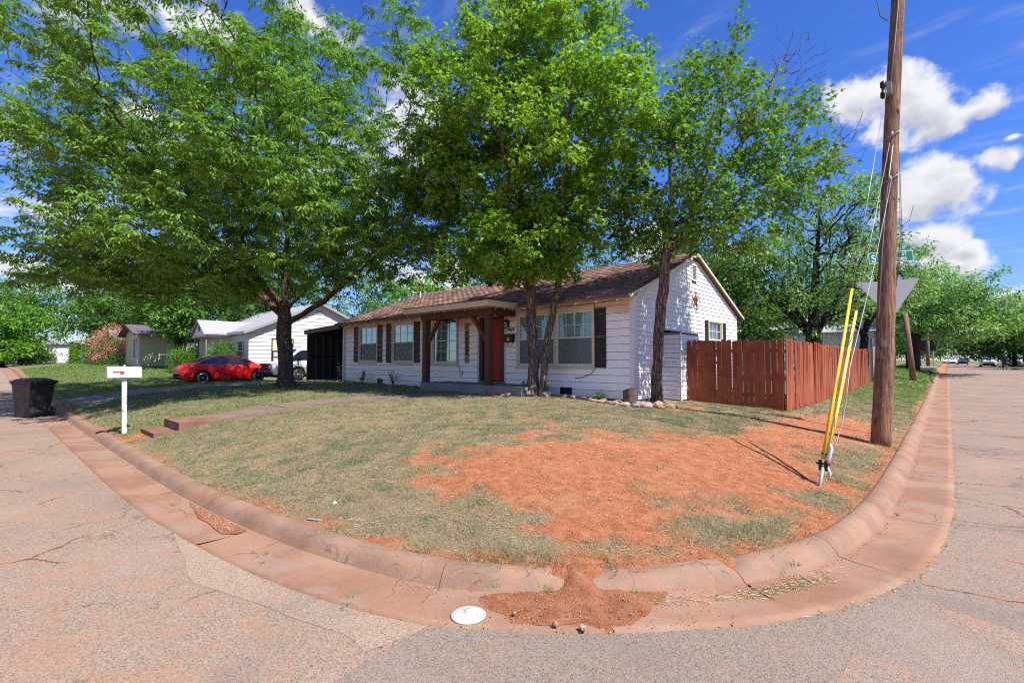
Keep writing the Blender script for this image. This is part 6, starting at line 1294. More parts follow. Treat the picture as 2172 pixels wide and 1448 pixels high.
# ------------------------------------------------------------------ trees
def m_bark(c0, c1, sc_=1.0):
    def fn(g, b):
        P = g.pos(); q = g.v('MULTIPLY', P, (14 * sc_, 14 * sc_, 3.2 * sc_)); f = g.noise(1.0, 6, .7, q); v_ = g.vor(1.2, g.v('ADD', q, (0, 0, 0)), 'DISTANCE_TO_EDGE')
        c = g.mix(g.ramp(f, .3, .7), c0, c1); c = g.mix(g.ramp(v_, .16, .02), c, tuple(x * .45 for x in c0)); g.put(b.inputs['Base Color'], c)
        b.inputs['Roughness'].default_value = .9; b.inputs['Specular IOR Level'].default_value = .15; g.put(b.inputs['Normal'], g.bump(g.m('ADD', f, g.m('MULTIPLY', g.ramp(v_, .02, .3), .8)), 1.0, .03))
    return fn
M_BARK1 = mat('bark_pecan', m_bark((.075, .052, .042), (.20, .15, .12))); M_BARK2 = mat('bark_maple', m_bark((.12, .085, .065), (.30, .22, .175), .9)); M_BARK3 = mat('bark_mesquite', m_bark((.03, .022, .02), (.10, .075, .06)))
def m_leaf(c0, c1, c2, tr=.38, gloss=.5):
    def fn(g, b):
        r = g.n('ShaderNodeNewGeometry').outputs['Random Per Island']; n = g.noise(1.1, 3, .6, g.pos())
        k = g.m('ADD', g.m('MULTIPLY', r, .70), g.m('MULTIPLY', g.m('SUBTRACT', n, .48), 1.9), clamp=True)
        c = g.mix(g.ramp(k, .0, .65), c0, c1); c = g.mix(g.ramp(k, .62, 1.0), c, c2)
        g.put(b.inputs['Base Color'], c); b.inputs['Roughness'].default_value = gloss; b.inputs['Specular IOR Level'].default_value = .22
        t = g.n('ShaderNodeBsdfTranslucent', None, Color=g.mix(.55, c, g.mix(1.0, c, (1.5, 1.55, .5), 'MULTIPLY'))); mx = g.n('ShaderNodeMixShader', None, Fac=tr)
        g.L.new(b.outputs[0], mx.inputs[1]); g.L.new(t.outputs[0], mx.inputs[2]); g.L.new(mx.outputs[0], g.N['Material Output'].inputs[0])
    return fn
M_LPEC = mat('leaf_pecan', m_leaf((0.0849, 0.19, 0.0303), (0.189, 0.362, 0.0567), (0.302, 0.452, 0.113), .38))
M_LMAP = mat('leaf_maple', m_leaf((0.104, 0.227, 0.0201), (0.227, 0.408, 0.0403), (0.312, 0.452, 0.0693), .38))
M_LMAP2 = mat('leaf_maple_deep', m_leaf((0.0754, 0.181, 0.0226), (0.16, 0.316, 0.0429), (0.227, 0.344, 0.063), .36))
M_LMES = mat('leaf_mesquite', m_leaf((0.114, 0.235, 0.063), (0.227, 0.399, 0.126), (0.358, 0.524, 0.24)))
M_LBG = mat('leaf_distant', m_leaf((0.0566, 0.144, 0.0252), (0.133, 0.28, 0.0504), (0.236, 0.399, 0.101)))
M_LBGD = mat('leaf_distant_dark', m_leaf((0.033, 0.0906, 0.0189), (0.0708, 0.162, 0.0315), (0.122, 0.235, 0.0567)))
M_LLIT = mat('leaf_bright', m_leaf((0.0661, 0.181, 0.0152), (0.142, 0.326, 0.0315), (0.236, 0.426, 0.063)))
M_LHEDGE = mat('leaf_hedge', m_leaf((.04, .13, .015), (.12, .27, .03), (.25, .38, .06), .25))
M_PINK = mat('blossom_pink', m_leaf((.66, .12, .18), (.82, .24, .30), (.88, .48, .50), .35)); 

LEAF_MAPLE = (np.array([(0, 0, 0), (.30, .50, -.05), (.42, .18, .02), (1.0, 0, -.12), (.42, -.18, .02), (.30, -.50, -.05)]), np.array([(0, 2, 1), (0, 3, 2), (0, 4, 3), (0, 5, 4)]))
LEAF_LANCE = (np.array([(0, 0, 0), (.45, .16, -.02), (1.0, 0, -.18), (.45, -.16, -.02)]), np.array([(0, 2, 1), (0, 3, 2)]))
LEAF_TINY = (np.array([(0, 0, 0), (.5, .22, 0), (1.0, 0, -.1), (.5, -.22, 0)]), np.array([(0, 2, 1), (0, 3, 2)]))

def skeleton(limbs, pts, bf, rg, step=.35, sag=0.0):
    pos, par, plen = [], [], []
    def add_path(P, parent, acc):
        for p in P: pos.append(p); par.append(parent); plen.append(acc + (np.linalg.norm(p - pos[parent]) if parent >= 0 else 0)); acc = plen[-1]; parent = len(pos) - 1
        return parent
    for L in limbs:
        L = [np.array(p, float) for p in L]; dense = []
        for a, b_ in zip(L[:-1], L[1:]):
            n = max(1, int(np.linalg.norm(b_ - a) / .3)); dense += [a + (b_ - a) * t / n for t in range(n)]
        dense.append(L[-1]); D_ = np.array(dense)
        for _ in range(2): D_[1:-1] = (D_[:-2] + 2 * D_[1:-1] + D_[2:]) / 4
        D_[1:-1] += rg.normal(0, .018, D_[1:-1].shape)
        if not pos: add_path(D_, -1, 0.0)
        else:
            A_ = np.array(pos); j = int(((A_ - D_[0]) ** 2).sum(1).argmin()); add_path(D_[1:] if np.linalg.norm(A_[j] - D_[0]) < .2 else D_, j, plen[j])
    nl = len(pos); base = np.array(pos[:nl]); order = np.argsort([((base - p) ** 2).sum(1).min() for p in pts]); ends = []
    cap = 200000; A_ = np.zeros((cap, 3)); PL = np.zeros(cap); A_[:nl] = base; PL[:nl] = plen; n = nl; z0 = base[0][2] + (base[:, 2].max() - base[0][2]) * .0
    lowcut = limbs_min_z
    for i in order:
        p = pts[i]; d = np.linalg.norm(A_[:n] - p, axis=1); cost = d + bf * PL[:n] + np.where(A_[:n, 2] < lowcut, 50, 0) + .5 * np.maximum(A_[:n, 2] - p[2], 0); j = int(cost.argmin()); m_ = max(1, int(d[j] / step)); a = A_[j]; parent = j; side = rg.normal(0, .05 * d[j] ** .7, 3)
        for k in range(1, m_ + 1):
            t = k / m_; q = a + (p - a) * t + side * math.sin(math.pi * t) + np.array([0, 0, .10 * d[j] * math.sin(math.pi * t)]) ; A_[n] = q; PL[n] = PL[parent] + d[j] / m_; par.append(parent); parent = n; n += 1
        ends.append(parent)
    return A_[:n].copy(), np.array(par), np.array(ends), nl
def tree_wood(name, A_, par, base_r, tip_r, m, parent, nl, flare=1.6, thick_e=None, min_r=0.0):
    n = len(A_); kids = np.zeros(n, int); 
    for i in range(1, n): kids[par[i]] += 1
    tips = (kids == 0).sum(); e = math.log(max(tips, 2)) / math.log(base_r / tip_r); w_ = np.zeros(n); w_[kids == 0] = 1.0
    for i in range(n - 1, 0, -1): w_[par[i]] += w_[i]
    r_ = tip_r * np.maximum(w_, 1) ** (1 / e)
    main = np.full(n, -1)
    for i in range(1, n):
        p = par[i]
        if main[p] < 0 or w_[i] > w_[main[p]]: main[p] = i
    tan = np.zeros((n, 3))
    for i in range(n):
        a = A_[i] - A_[par[i]] if i > 0 else np.zeros(3); b_ = A_[main[i]] - A_[i] if main[i] >= 0 else np.zeros(3); t = a / (np.linalg.norm(a) + 1e-9) + b_ / (np.linalg.norm(b_) + 1e-9); tan[i] = t / (np.linalg.norm(t) + 1e-9)
    h = A_[:, 2] - A_[0, 2]; r_ = r_ * (1 + (flare - 1) * np.exp(-np.maximum(h, 0) / .22) * (r_ > base_r * .5))
    Vs, Fs, o = [], [], 0; idx_ = np.arange(1, n)
    for lo, hi, k in ((.09, 9, 16), (.03, .09, 7), (.010, .03, 5), (0, .010, 3)):
        s = idx_[(r_[idx_] >= lo) & (r_[idx_] < hi)]
        if len(s) == 0: continue
        p = par[s]; cont = main[p] == s; ra = np.where(cont, r_[p], np.minimum(r_[s] * 1.08, r_[p])); ta = np.where(cont[:, None], tan[p], tan[s]); rb = r_[s]; tb = tan[s]
        def ring(c, t, r0):
            ref = np.where((np.abs(t[:, 2]) > .55)[:, None], np.array([[.96, .28, 0]]), np.array([[0, 0, 1.]])); u = np.cross(t, ref); u /= np.linalg.norm(u, axis=1, keepdims=True) + 1e-9; v_ = np.cross(t, u); an = 2 * np.pi * np.arange(k) / k
            rr_ = r0[:, None] * np.ones(k)
            if k == 16: rr_ = rr_ * (1 + .06 * np.sin(an * 5 + c[:, 2:3] * 1.3) + .18 * np.sin(an * 4 + 1) * np.exp(-np.maximum(c[:, 2:3] - A_[0, 2], 0) / .25))
            return c[:, None, :] + (u[:, None, :] * np.cos(an)[None, :, None] + v_[:, None, :] * np.sin(an)[None, :, None]) * rr_[:, :, None]
        Ra, Rb = ring(A_[p], ta, ra), ring(A_[s], tb, rb); V = np.concatenate([Ra, Rb], 1).reshape(-1, 3); j = np.arange(k); f = np.stack([j, (j + 1) % k, k + (j + 1) % k, k + j], 1)
        F = (f[None] + (np.arange(len(s)) * 2 * k)[:, None, None]).reshape(-1, 4) + o; Vs.append(V); Fs.append(F); o += len(V)
    V = np.concatenate(Vs); F = np.concatenate(Fs); loc = np.array(wloc(parent)); me = np_mesh(name, V - loc, F[:, ::-1]); me.materials.append(m); me.polygons.foreach_set('use_smooth', np.ones(len(F), bool)); link(name, me, parent)
    return r_, w_
def leaf_mesh(name, P, fwd, up, S, leaf, m, parent):
    loc = np.array(wloc(parent)); me = scatter(name, leaf[0], leaf[1], P - loc, frames(fwd, up), S); me.materials.append(m); return link(name, me, parent)
def unit(v): return v / (np.linalg.norm(v, axis=-1, keepdims=True) + 1e-9)
def crown_points(blobs, nb, per, sig, rg, ok=None, shell=.35):
    """bough centres inside the ellipsoids, each with a handful of twig points: clumps with gaps between them"""
    C_ = []; tot = sum(b[7] for b in blobs); tries = 0
    while len(C_) < nb and tries < 60000:
        tries += 1; b = blobs[int(rg.choice(len(blobs), p=[q[7] / tot for q in blobs]))]; d = unit(rg.normal(size=3)); r0 = rg.random() ** shell; p = np.array(b[:3]) + d * r0 * np.array(b[3:6])
        if ok is not None and not ok(p): continue
        if C_ and min(((p - c) ** 2).sum() for c in C_) < b[6] ** 2: continue
        C_.append(p)
    C_ = np.array(C_); P = []
    for c in C_:
        k = int(per * rg.uniform(.5, 1.4)); q = c + rg.normal(size=(k, 3)) * np.array(sig) * rg.uniform(.75, 1.3); P += [x for x in q if ok is None or ok(x)]
    return np.array(P)
limbs_min_z = 0
def broadleaf(t, pts, ends, A_, par, n_per, size, leaf, m, rg, spread=.22, droop=.35, bare=None, name='crown'):
    E_ = pts if bare is None else pts[~bare]; ids = np.repeat(np.arange(len(E_)), rg.poisson(n_per, len(E_))); c = E_[ids]
    off_ = unit(rg.normal(size=c.shape)) * (rg.random((len(c), 1)) ** .5) * spread * np.array([1, 1, .75]); P = c + off_
    fwd = unit(off_ + rg.normal(0, .08, c.shape) + np.array([0, 0, -droop * spread])); up = unit(rg.normal(0, .45, c.shape) + np.array([.12, 0, 1.0]))
    leaf_mesh(name, P, fwd, up, size * rg.uniform(.65, 1.25, len(c)), leaf, m, t); return len(c)
def compound(t, pts, n_per, rg, m, lf=.12, pairs=5, name='crown', keep=None):
    ids = np.repeat(np.arange(len(pts)), rg.poisson(n_per, len(pts))); c = pts[ids]; n = len(c)
    d = unit(rg.normal(size=(n, 3)) * np.array([1, 1, .45]) + np.array([0, 0, .15])); L = rg.uniform(.22, .36, n)[:, None]; side = unit(np.cross(d, np.array([0, 0, 1.0]))); P, Fw, U, S = [], [], [], []
    for k in range(pairs * 2 + 1):
        t_ = (k // 2 + 1) / (pairs + 1); sg = 1 if k % 2 else -1; q = c + d * L * t_ + np.array([0, 0, -.55]) * (L * t_) ** 2 * 1.6
        if k == pairs * 2: f = d + np.array([0, 0, -.7])
        else: f = side * sg * .8 + d * .55 + np.array([0, 0, -.55])
        f = f + rg.normal(0, .16, (n, 3)); P.append(q); Fw.append(f); U.append(unit(np.array([0, 0, 1.0]) + rg.normal(0, .35, (n, 3)))); S.append(lf * rg.uniform(.75, 1.2, n) * (1.0 - .25 * abs(t_ - .6)))
    leaf_mesh(name, np.concatenate(P), np.concatenate(Fw), np.concatenate(U), np.concatenate(S), LEAF_LANCE, m, t); return n * (pairs * 2 + 1)
def above_roof(p, clear=.25):
    if -20.6 < p[0] < -5.3 and 10.3 < p[1] < 19.8: return p[2] > roofz(p[1]) + clear
    if -23.8 < p[0] < -20 and 10.5 < p[1] < 17.5: return p[2] > 3.5
    if p[0] < -31 and p[1] > 10.5: return p[2] > 5.8
    return True

# the big pecan on the left
rg = np.random.default_rng(101); pb = np.array([-17.8, 7.45, gz(-17.8, 7.45) - .08])
pec = thing('pecan_tree', 'huge spreading pecan tree with thick dark forked trunk on the left front lawn', 'tree', tuple(pb))
limbs = [[pb, (-17.8, 7.45, 1.8), (-17.85, 7.4, 2.9), (-17.8, 7.4, 3.6), (-17.6, 7.3, 5.2), (-17.4, 7.4, 7.5), (-17.1, 7.5, 10), (-17.0, 7.4, 13.4)],
         [(-17.85, 7.4, 2.9), (-16.9, 7.9, 3.45), (-15.6, 8.4, 4.2), (-14.4, 8.9, 5.1), (-13.5, 9.2, 6.3)],
         [(-17.8, 7.4, 3.4), (-16.9, 8.2, 4.7), (-16.2, 9.0, 6.5), (-15.3, 9.8, 9)],
         [(-17.85, 7.4, 3.2), (-18.8, 6.8, 4.2), (-19.6, 5.9, 5.4), (-20.4, 4.4, 6.8), (-20.9, 2.8, 8.2)],
         [(-17.8, 7.4, 3.5), (-17.9, 6.2, 4.8), (-17.6, 4.6, 6.0), (-17.2, 3.2, 7.3), (-16.8, 2.2, 8.6)],
         [(-17.9, 6.2, 4.8), (-16.4, 5.4, 5.8), (-14.6, 4.9, 7.2), (-13.2, 4.7, 8.4)], [(-17.7, 7.35, 4.6), (-18.6, 7.0, 6.6), (-19.5, 6.5, 9.0), (-20.0, 6.0, 12.2)], [(-18.8, 6.8, 4.2), (-20.6, 7.4, 5.6), (-22.4, 7.6, 7.4)], [(-17.5, 7.35, 6.2), (-16.2, 6.2, 8.4), (-15.3, 5.4, 11)]]
limbs_min_z = 3.6
blobs = [(-18, 6.0, 9.6, 7.6, 6.4, 6.2, .9, 6.5), (-21.0, 2.4, 10, 3.0, 2.4, 4.2, .8, 2.0), (-18.6, 4.9, 5.2, 7.2, 5.0, 1.6, .75, 2.9), (-20.5, 3.2, 4.7, 4.5, 3.0, .9, .7, 1.0), (-14.2, 8.6, 6.2, 2.8, 2.4, 1.9, .7, 1.3), (-12.4, 8.7, 6.9, 2.1, 1.8, 2.4, .7, 1.4), (-13.4, 5.0, 7.2, 2.6, 2.3, 2.9, .75, 2.2), (-17.4, 3.2, 6.4, 3.6, 2.4, 2.2, .8, 1.0), (-20.2, 2.8, 6.8, 2.6, 2.4, 3.2, .8, 1.0)]
def ok_pec(p): return p[2] > 3.75 + .25 * math.sin(p[0] * 1.3) and above_roof(p, .4) and not (p[0] > -11.3 and p[1] < 7.6) and math.hypot(p[0], p[1]) > 11.6 and not (p[2] > 12 and math.hypot(p[0] + 18, p[1] - 5) > 7.6) and not (p[2] > 9.5 and math.hypot(p[0] + 19.3, p[1] - 3.8) < 1.7) and not (abs(p[0] + 17.8) < 1.2 and abs(p[1] - 7.4) < 1.2 and p[2] < 4.6)
pts = crown_points(blobs, 385, 15, (.42, .42, .34), rg, ok_pec)
npec = len(pts); pts = np.concatenate([pts, crown_points([(-16.3, 7.4, 8.6, 3.4, 2.6, 3.2, .5, 3), (-18.5, 4.8, 10.5, 3, 2.5, 3, .5, 2), (-19, 4.5, 6.2, 4, 3, 1.5, .5, 1)], 34, 10, (.45, .45, .4), rg, ok_pec)])
A_, par, ends, nl = skeleton(limbs, pts, .22, rg)
tree_wood('trunk', A_, par, .25, .0045, M_BARK1, pec, nl, 1.75)
nleaf = compound(pec, pts[:npec], 6.1, rg, M_LPEC, .168, 3); print('pecan', len(pts), nleaf)

# forked maple before the wide window
rg = np.random.default_rng(202); mx_, my_ = -8.35, 10.25; mb_ = np.array([mx_, my_, gz(mx_, my_) - .08])
map2 = thing('maple_tree', 'dense bright green maple tree with two trunks rising in front of the wide window', 'tree', tuple(mb_))
limbs = [[mb_ + (-.12, 0, 0), (-8.47, 10.23, 2.0), (-8.52, 10.2, 3.9), (-8.7, 10.1, 6), (-8.9, 10, 8.6), (-8.8, 9.9, 11.6)], [mb_ + (.12, .05, .0), (-8.16, 10.36, 1.6), (-8.0, 10.45, 2.8), (-7.75, 10.55, 3.9), (-7.5, 10.4, 6), (-7.2, 10.3, 8.5), (-7.0, 10.2, 11)],
         [(-8.55, 10.2, 4.2), (-9.6, 9.6, 5.4), (-10.6, 9.1, 7)], [(-7.7, 10.5, 4.3), (-7.0, 9.6, 5.6), (-6.4, 9.0, 7.4)], [(-8.7, 10.1, 5.9), (-9.6, 10.6, 7.6), (-10.4, 10.9, 10)], [(-7.5, 10.4, 5.6), (-6.7, 11.0, 7.4), (-6.0, 11.4, 9.6)], [(-8.6, 10.1, 5), (-8.3, 9.0, 6.4), (-8.1, 8.2, 8.6)]]
limbs_min_z = 3.3
blobs = [(-8.3, 10.0, 8.2, 3.25, 2.7, 4.5, .62, 5), (-8.8, 9.6, 4.9, 2.4, 1.7, 1.15, .55, 1.3), (-6.5, 9.9, 7.2, 1.9, 1.6, 2.6, .55, .9), (-10.5, 9.6, 6.4, 1.5, 1.4, 2.6, .55, .8), (-8.2, 10.1, 4.3, .9, .6, .5, .4, .35)]
def ok_m2(p): return p[2] > 3.75 and above_roof(p, .2) and not (p[1] < 10.7 and -13.4 < p[0] < -9.2 and p[2] < 4.0)
pts = crown_points(blobs, 165, 15, (.31, .31, .29), rg, ok_m2, .42)
A_, par, ends, nl = skeleton(limbs, pts, .25, rg, .3)
for i in range(1, len(par)):
    if par[i] < 0: par[i] = 0
tree_wood('trunk', A_, par, .178, .004, M_BARK2, map2, nl, 1.5)
n2 = broadleaf(map2, pts, ends, A_, par, 29, .140, LEAF_MAPLE, M_LMAP, rg, .24); print('maple2', len(pts), n2)

# single leaning maple at the corner
rg = np.random.default_rng(303); sb = np.array([-5.28, 11.1, gz(-5.28, 11.1) - .06])
map1 = thing('maple_tree', 'slender maple with one leaning trunk and bare upper twigs at the house corner', 'tree', tuple(sb))
limbs = [[sb, (-5.26, 11.15, 2.0), (-5.15, 11.22, 3.4), (-5.03, 11.3, 4.6), (-5.0, 11.4, 6.2), (-4.95, 11.6, 8.2)], [(-5.08, 11.27, 4.3), (-4.5, 11.8, 5.4), (-3.9, 12.5, 6.6), (-3.3, 13.4, 8.4), (-2.9, 14.0, 9.8)], [(-5.05, 11.3, 4.9), (-4.3, 12.4, 5.6), (-3.4, 13.4, 6.2), (-2.5, 14.4, 6.5), (-1.95, 15.0, 7.4)], [(-5.03, 11.3, 5.2), (-5.7, 11.2, 6.4), (-6.0, 11.2, 8)], [(-4.5, 11.8, 5.4), (-4.0, 12.2, 7.6), (-3.9, 12.3, 9.6)]]
limbs_min_z = 3.9
blobs = [(-4.6, 12.0, 6.3, 2.3, 1.9, 2.5, .55, 4), (-3.1, 13.4, 6.6, 1.4, 1.4, 1.5, .5, 1.6), (-4.6, 11.8, 4.9, 2.0, 1.3, .8, .45, 1.5), (-4.3, 12.0, 8.7, 1.1, 1.0, 1.4, .5, .9), (-6.0, 11.0, 5.0, 1.0, .8, .9, .4, .7)]
def ok_m1(p): return p[2] > 4.25 and above_roof(p, .25)
pts = crown_points(blobs, 98, 14, (.27, .27, .25), rg, ok_m1, .5)
bb = [(-3.2, 13.7, 9.0), (-2.75, 14.2, 9.7), (-3.0, 14.0, 8.6), (-2.6, 14.5, 9.2), (-2.1, 14.8, 7.2), (-1.9, 15.1, 7.5), (-2.3, 14.6, 6.9)]; bare_p = np.concatenate([np.array(b_) + rg.normal(0, .36, (44, 3)) for b_ in bb])
allp = np.concatenate([pts, bare_p]); bare = np.array([False] * len(pts) + [True] * len(bare_p)); A_, par, ends, nl = skeleton(limbs, allp, .22, rg, .3)
tree_wood('trunk', A_, par, .125, .0048, M_BARK2, map1, nl, 1.45)
n1c = broadleaf(map1, allp, ends, A_, par, 14.5, .128, LEAF_MAPLE, M_LMAP2, rg, .23, bare=bare); print('maple1', len(pts), n1c)
ne = rg.normal(0, 1, (420, 3)) * np.array([.16, .16, .20]) + np.array([-3.65, 12.9, 7.75])
me = scatter('clump', LEAF_TINY[0], LEAF_TINY[1], ne, rand_rot(420, rg), np.full(420, .09)); me.materials.append(mat('dead_leaves', color=(.13, .065, .03), rough=.9)); o = link('dead_leaf_clump', me, None, kind='stuff', label='brown clump of dead leaves caught high in the leaning maple', category='leaf clump')

# mesquites and trees further off
def far_tree(name, label, x, y, blobs, nb, per, sig, leaf_n, size, mleaf, mbark, r0, fork, seed, bare_n=0, leaf=LEAF_TINY, spread=.4, group=None, extra_limbs=None, drop=.2):
    global limbs_min_z
    rg = np.random.default_rng(seed); z = gz(x, y) if x < 5.3 else float(zroad(x, y)) + .15; b0 = np.array([x, y, z - .1]); t = thing(name, label, 'tree', tuple(b0), group=group)
    top = np.array(blobs[0][:3]); lim = [[b0, b0 + (0, 0, fork * .6), b0 + (rg.normal(0, .1), rg.normal(0, .1), fork), (b0 + (0, 0, fork)) * .45 + top * .55, top]]
    for b_ in blobs[1:4]: lim.append([b0 + (0, 0, fork * .95), (b0 + (0, 0, fork)) * .55 + np.array(b_[:3]) * .45 + (0, 0, .2), np.array(b_[:3])])
    limbs_min_z = z + fork * .9; P = crown_points(blobs, nb, per, sig, rg, None, .42); P = P[P[:, 2] > z + .8]
    bp = np.zeros((0, 3))
    if bare_n: bp = crown_points(blobs, bare_n, 9, sig, rg, None, .3)
    al = np.concatenate([P, bp]); A_, par, ends, nl = skeleton(lim, al, .2, rg, .6); tree_wood('trunk', A_, par, r0, .010, mbark, t, nl, 1.35)
    ids = np.repeat(np.arange(len(P)), rg.poisson(leaf_n, len(P))); c = P[ids]; off_ = unit(rg.normal(size=c.shape)) * (rg.random((len(c), 1)) ** .5) * spread * np.array([1, 1, .6])
    leaf_mesh('crown', c + off_, unit(off_ + rg.normal(0, .2, c.shape) - np.array([0, 0, drop])), unit(rg.normal(0, .5, c.shape) + np.array([0, 0, 1.0])), size * rg.uniform(.6, 1.3, len(c)), leaf, mleaf, t); return t, len(c)
tot = 0
_, n = far_tree('mesquite_tree', 'gnarled mesquite with feathery pale leaves behind the red picket fence', -4.9, 27.6, [(-4.6, 27.5, 7.2, 3.6, 3.4, 3.0, .8, 4), (-7.6, 26.2, 6.0, 2.6, 2.6, 2.6, .7, 2.0), (-3.6, 29.5, 5.4, 2.4, 2.2, 2.2, .7, 1.6), (-5.6, 26.0, 4.4, 2.4, 1.6, 1.4, .6, 1.2), (-3.6, 27.4, 8.8, 1.8, 1.6, 1.6, .6, .8)], 120, 9, (.42, .42, .3), 20, .18, M_LMES, M_BARK3, .36, 2.3, 404, 130, spread=.42); tot += n
_, n = far_tree('mesquite_tree', 'second mesquite further along the board fence behind the utility pole', -3.9, 37.5, [(-3.2, 38, 6.8, 3.0, 3.0, 2.4, .8, 4), (-1.8, 37.2, 6.6, 1.5, 1.8, 1.6, .7, 1.2), (-5.4, 37.5, 5.6, 2.4, 2.4, 2.2, .7, 1.6)], 62, 9, (.42, .42, .3), 22, .21, M_LMES, M_BARK3, .22, 2.6, 405, 8, spread=.45); tot += n
_, n = far_tree('street_tree', 'spreading street tree leaning its green crown over the far road', -1.9, 47.2, [(-.6, 48.5, 6.3, 3.4, 4, 2.4, .8, 4), (1.9, 50.5, 5.6, 2.8, 3.4, 2.2, .8, 2.6), (.4, 47, 4.2, 2.8, 2.8, 1.3, .7, 1.6), (-2.8, 48.5, 5.8, 2.4, 2.4, 2.2, .7, 1.4), (3.6, 52, 5.2, 1.4, 2, 1.4, .7, .8)], 120, 9, (.48, .48, .3), 24, .25, M_LMES, M_BARK3, .42, 2.6, 406, 12, spread=.5); tot += n
_, n = far_tree('house_tree', 'tree rising behind the left end of the mesquite beside the white house gable', -8.6, 24.5, [(-8.6, 24.5, 5.4, 2.6, 2.6, 2.6, .8, 3), (-8.0, 24, 3.4, 2.4, 2.0, 1.4, .7, 2)], 50, 9, (.5, .5, .35), 26, .2, M_LBGD, M_BARK3, .2, 1.8, 407, 10, spread=.45); tot += n
BG = [('L1', -63, 1.3, 3.2, 4.0, 2.9, 3.4, 'bright green spreading tree at the far left edge of the street', M_LLIT, 95), ('L2', -76, 9.5, 6.5, 6.5, 5.5, 7.6, 'tall dark tree standing behind the bright green spreading tree', M_LBG, 60), ('L3', -70, 14.5, 6, 6.5, 6.2, 8.4, 'rounded leafy tree above the brown roofed house', M_LBGD, 60),
      ('L4', -57, 13.5, 6, 5.6, 5.4, 7.6, 'dense green tree behind the pink crape myrtle', M_LBG, 70), ('L5', -50.5, 17, 6, 5.2, 5.6, 7.8, 'dense tree behind the pale green house roof', M_LBGD, 70), ('L6', -42.5, 17.5, 5.5, 5.0, 5.2, 7.4, 'dark tree between the pale green house and the white neighbouring house', M_LBGD, 70), ('L7', -39.4, 9.2, 3.0, 2.2, 3.0, 5.4, 'dappled tree just left of the neighbouring porch', M_LBG, 46),
      ('L8', -86, 4.5, 6, 6.5, 5.5, 8.6, 'tall tree at the far left edge rising behind the bright green spreading tree', M_LBG, 64), ('L9', -64, 10.8, 6, 4.6, 4.6, 7.2, 'leafy tree directly behind the brown roofed porch house', M_LBG, 64), ('L10', -50, 11.5, 5, 3.6, 4.4, 6.8, 'leafy tree right behind the pink crape myrtle blossom', M_LBGD, 56),
      ('B0', -38, 24, 6, 5.0, 4.4, 6.6, 'leafy tree behind the grey roof of the neighbouring house', M_LBG, 56), ('B1', -30, 23.5, 5, 3.6, 3.2, 5.6, 'leafy tree between the carport and the neighbouring roof', M_LLIT, 50), ('B2', -25, 25.5, 5, 4.2, 4.2, 6.8, 'leafy tree behind the left end of the brown roof', M_LBG, 60), ('B3', -19.5, 27, 5, 4.4, 4.4, 7.2, 'leafy tree behind the middle of the brown roof', M_LBG, 60), ('B4', -14, 30, 5, 4.2, 3.6, 6.8, 'leafy tree behind the right half of the brown roof', M_LBGD, 60), ('B5', -11, 36, 5, 4.2, 3.6, 6.0, 'distant leafy tree seen past the gable of the white house', M_LBG, 56),
      ('R1', 6.8, 95, 6, 5.5, 4.2, 5.8, 'dark tree above the small tan house on the right', M_LBGD, 76), ('R2', 9.2, 76, 5, 4.0, 2.6, 4.6, 'bright leafy tree at the right edge of the far street', M_LBG, 60), ('R3', 8.6, 128, 6, 6.5, 4.5, 5.6, 'dark tree arching over the end of the far street', M_LBGD, 70), ('R4', -5.5, 120, 6, 6, 5, 6.2, 'dark tree on the left side of the end of the far street', M_LBGD, 60), ('R5', -7, 75, 6, 4.6, 4.2, 5.8, 'leafy tree behind the street tree on the left of the far road', M_LBG, 60), ('R6', 13, 112, 6, 5.5, 4.6, 6.2, 'tall tree far behind the tan house', M_LBG, 60), ('R7', -7, 200, 8, 14, 6, 6.5, 'distant dark trees closing off the far street', M_LBGD, 70), ('R8', -12, 58, 5, 4.5, 4, 6, 'leafy tree behind the low white building', M_LBG, 56)]
for i, (k, x, y, _, rr_, rz_, cz, lab, m_, nb) in enumerate(BG):
    z = gz(x, y) if x < 5.3 else float(zroad(x, y)); dist = math.hypot(x, y); sz = .15 + dist * .0022; c = (x, y, z + cz - .6)
    blobs = [(c[0], c[1], c[2], rr_, rr_, rz_, rr_ * .16, 4), (c[0] + rr_ * .5, c[1] - rr_ * .2, c[2] - rz_ * .35, rr_ * .6, rr_ * .6, rz_ * .55, rr_ * .15, 1.4), (c[0] - rr_ * .5, c[1] - rr_ * .2, c[2] - rz_ * .3, rr_ * .6, rr_ * .6, rz_ * .55, rr_ * .15, 1.4)]
    _, n = far_tree('background_tree', lab, x, y, blobs, nb, 8, (rr_ * .13, rr_ * .13, rr_ * .09), 20, sz * 1.2, m_, M_BARK3, .24, 2.0, 500 + i, 3, spread=rr_ * .12); tot += n
print('far leaves', tot)
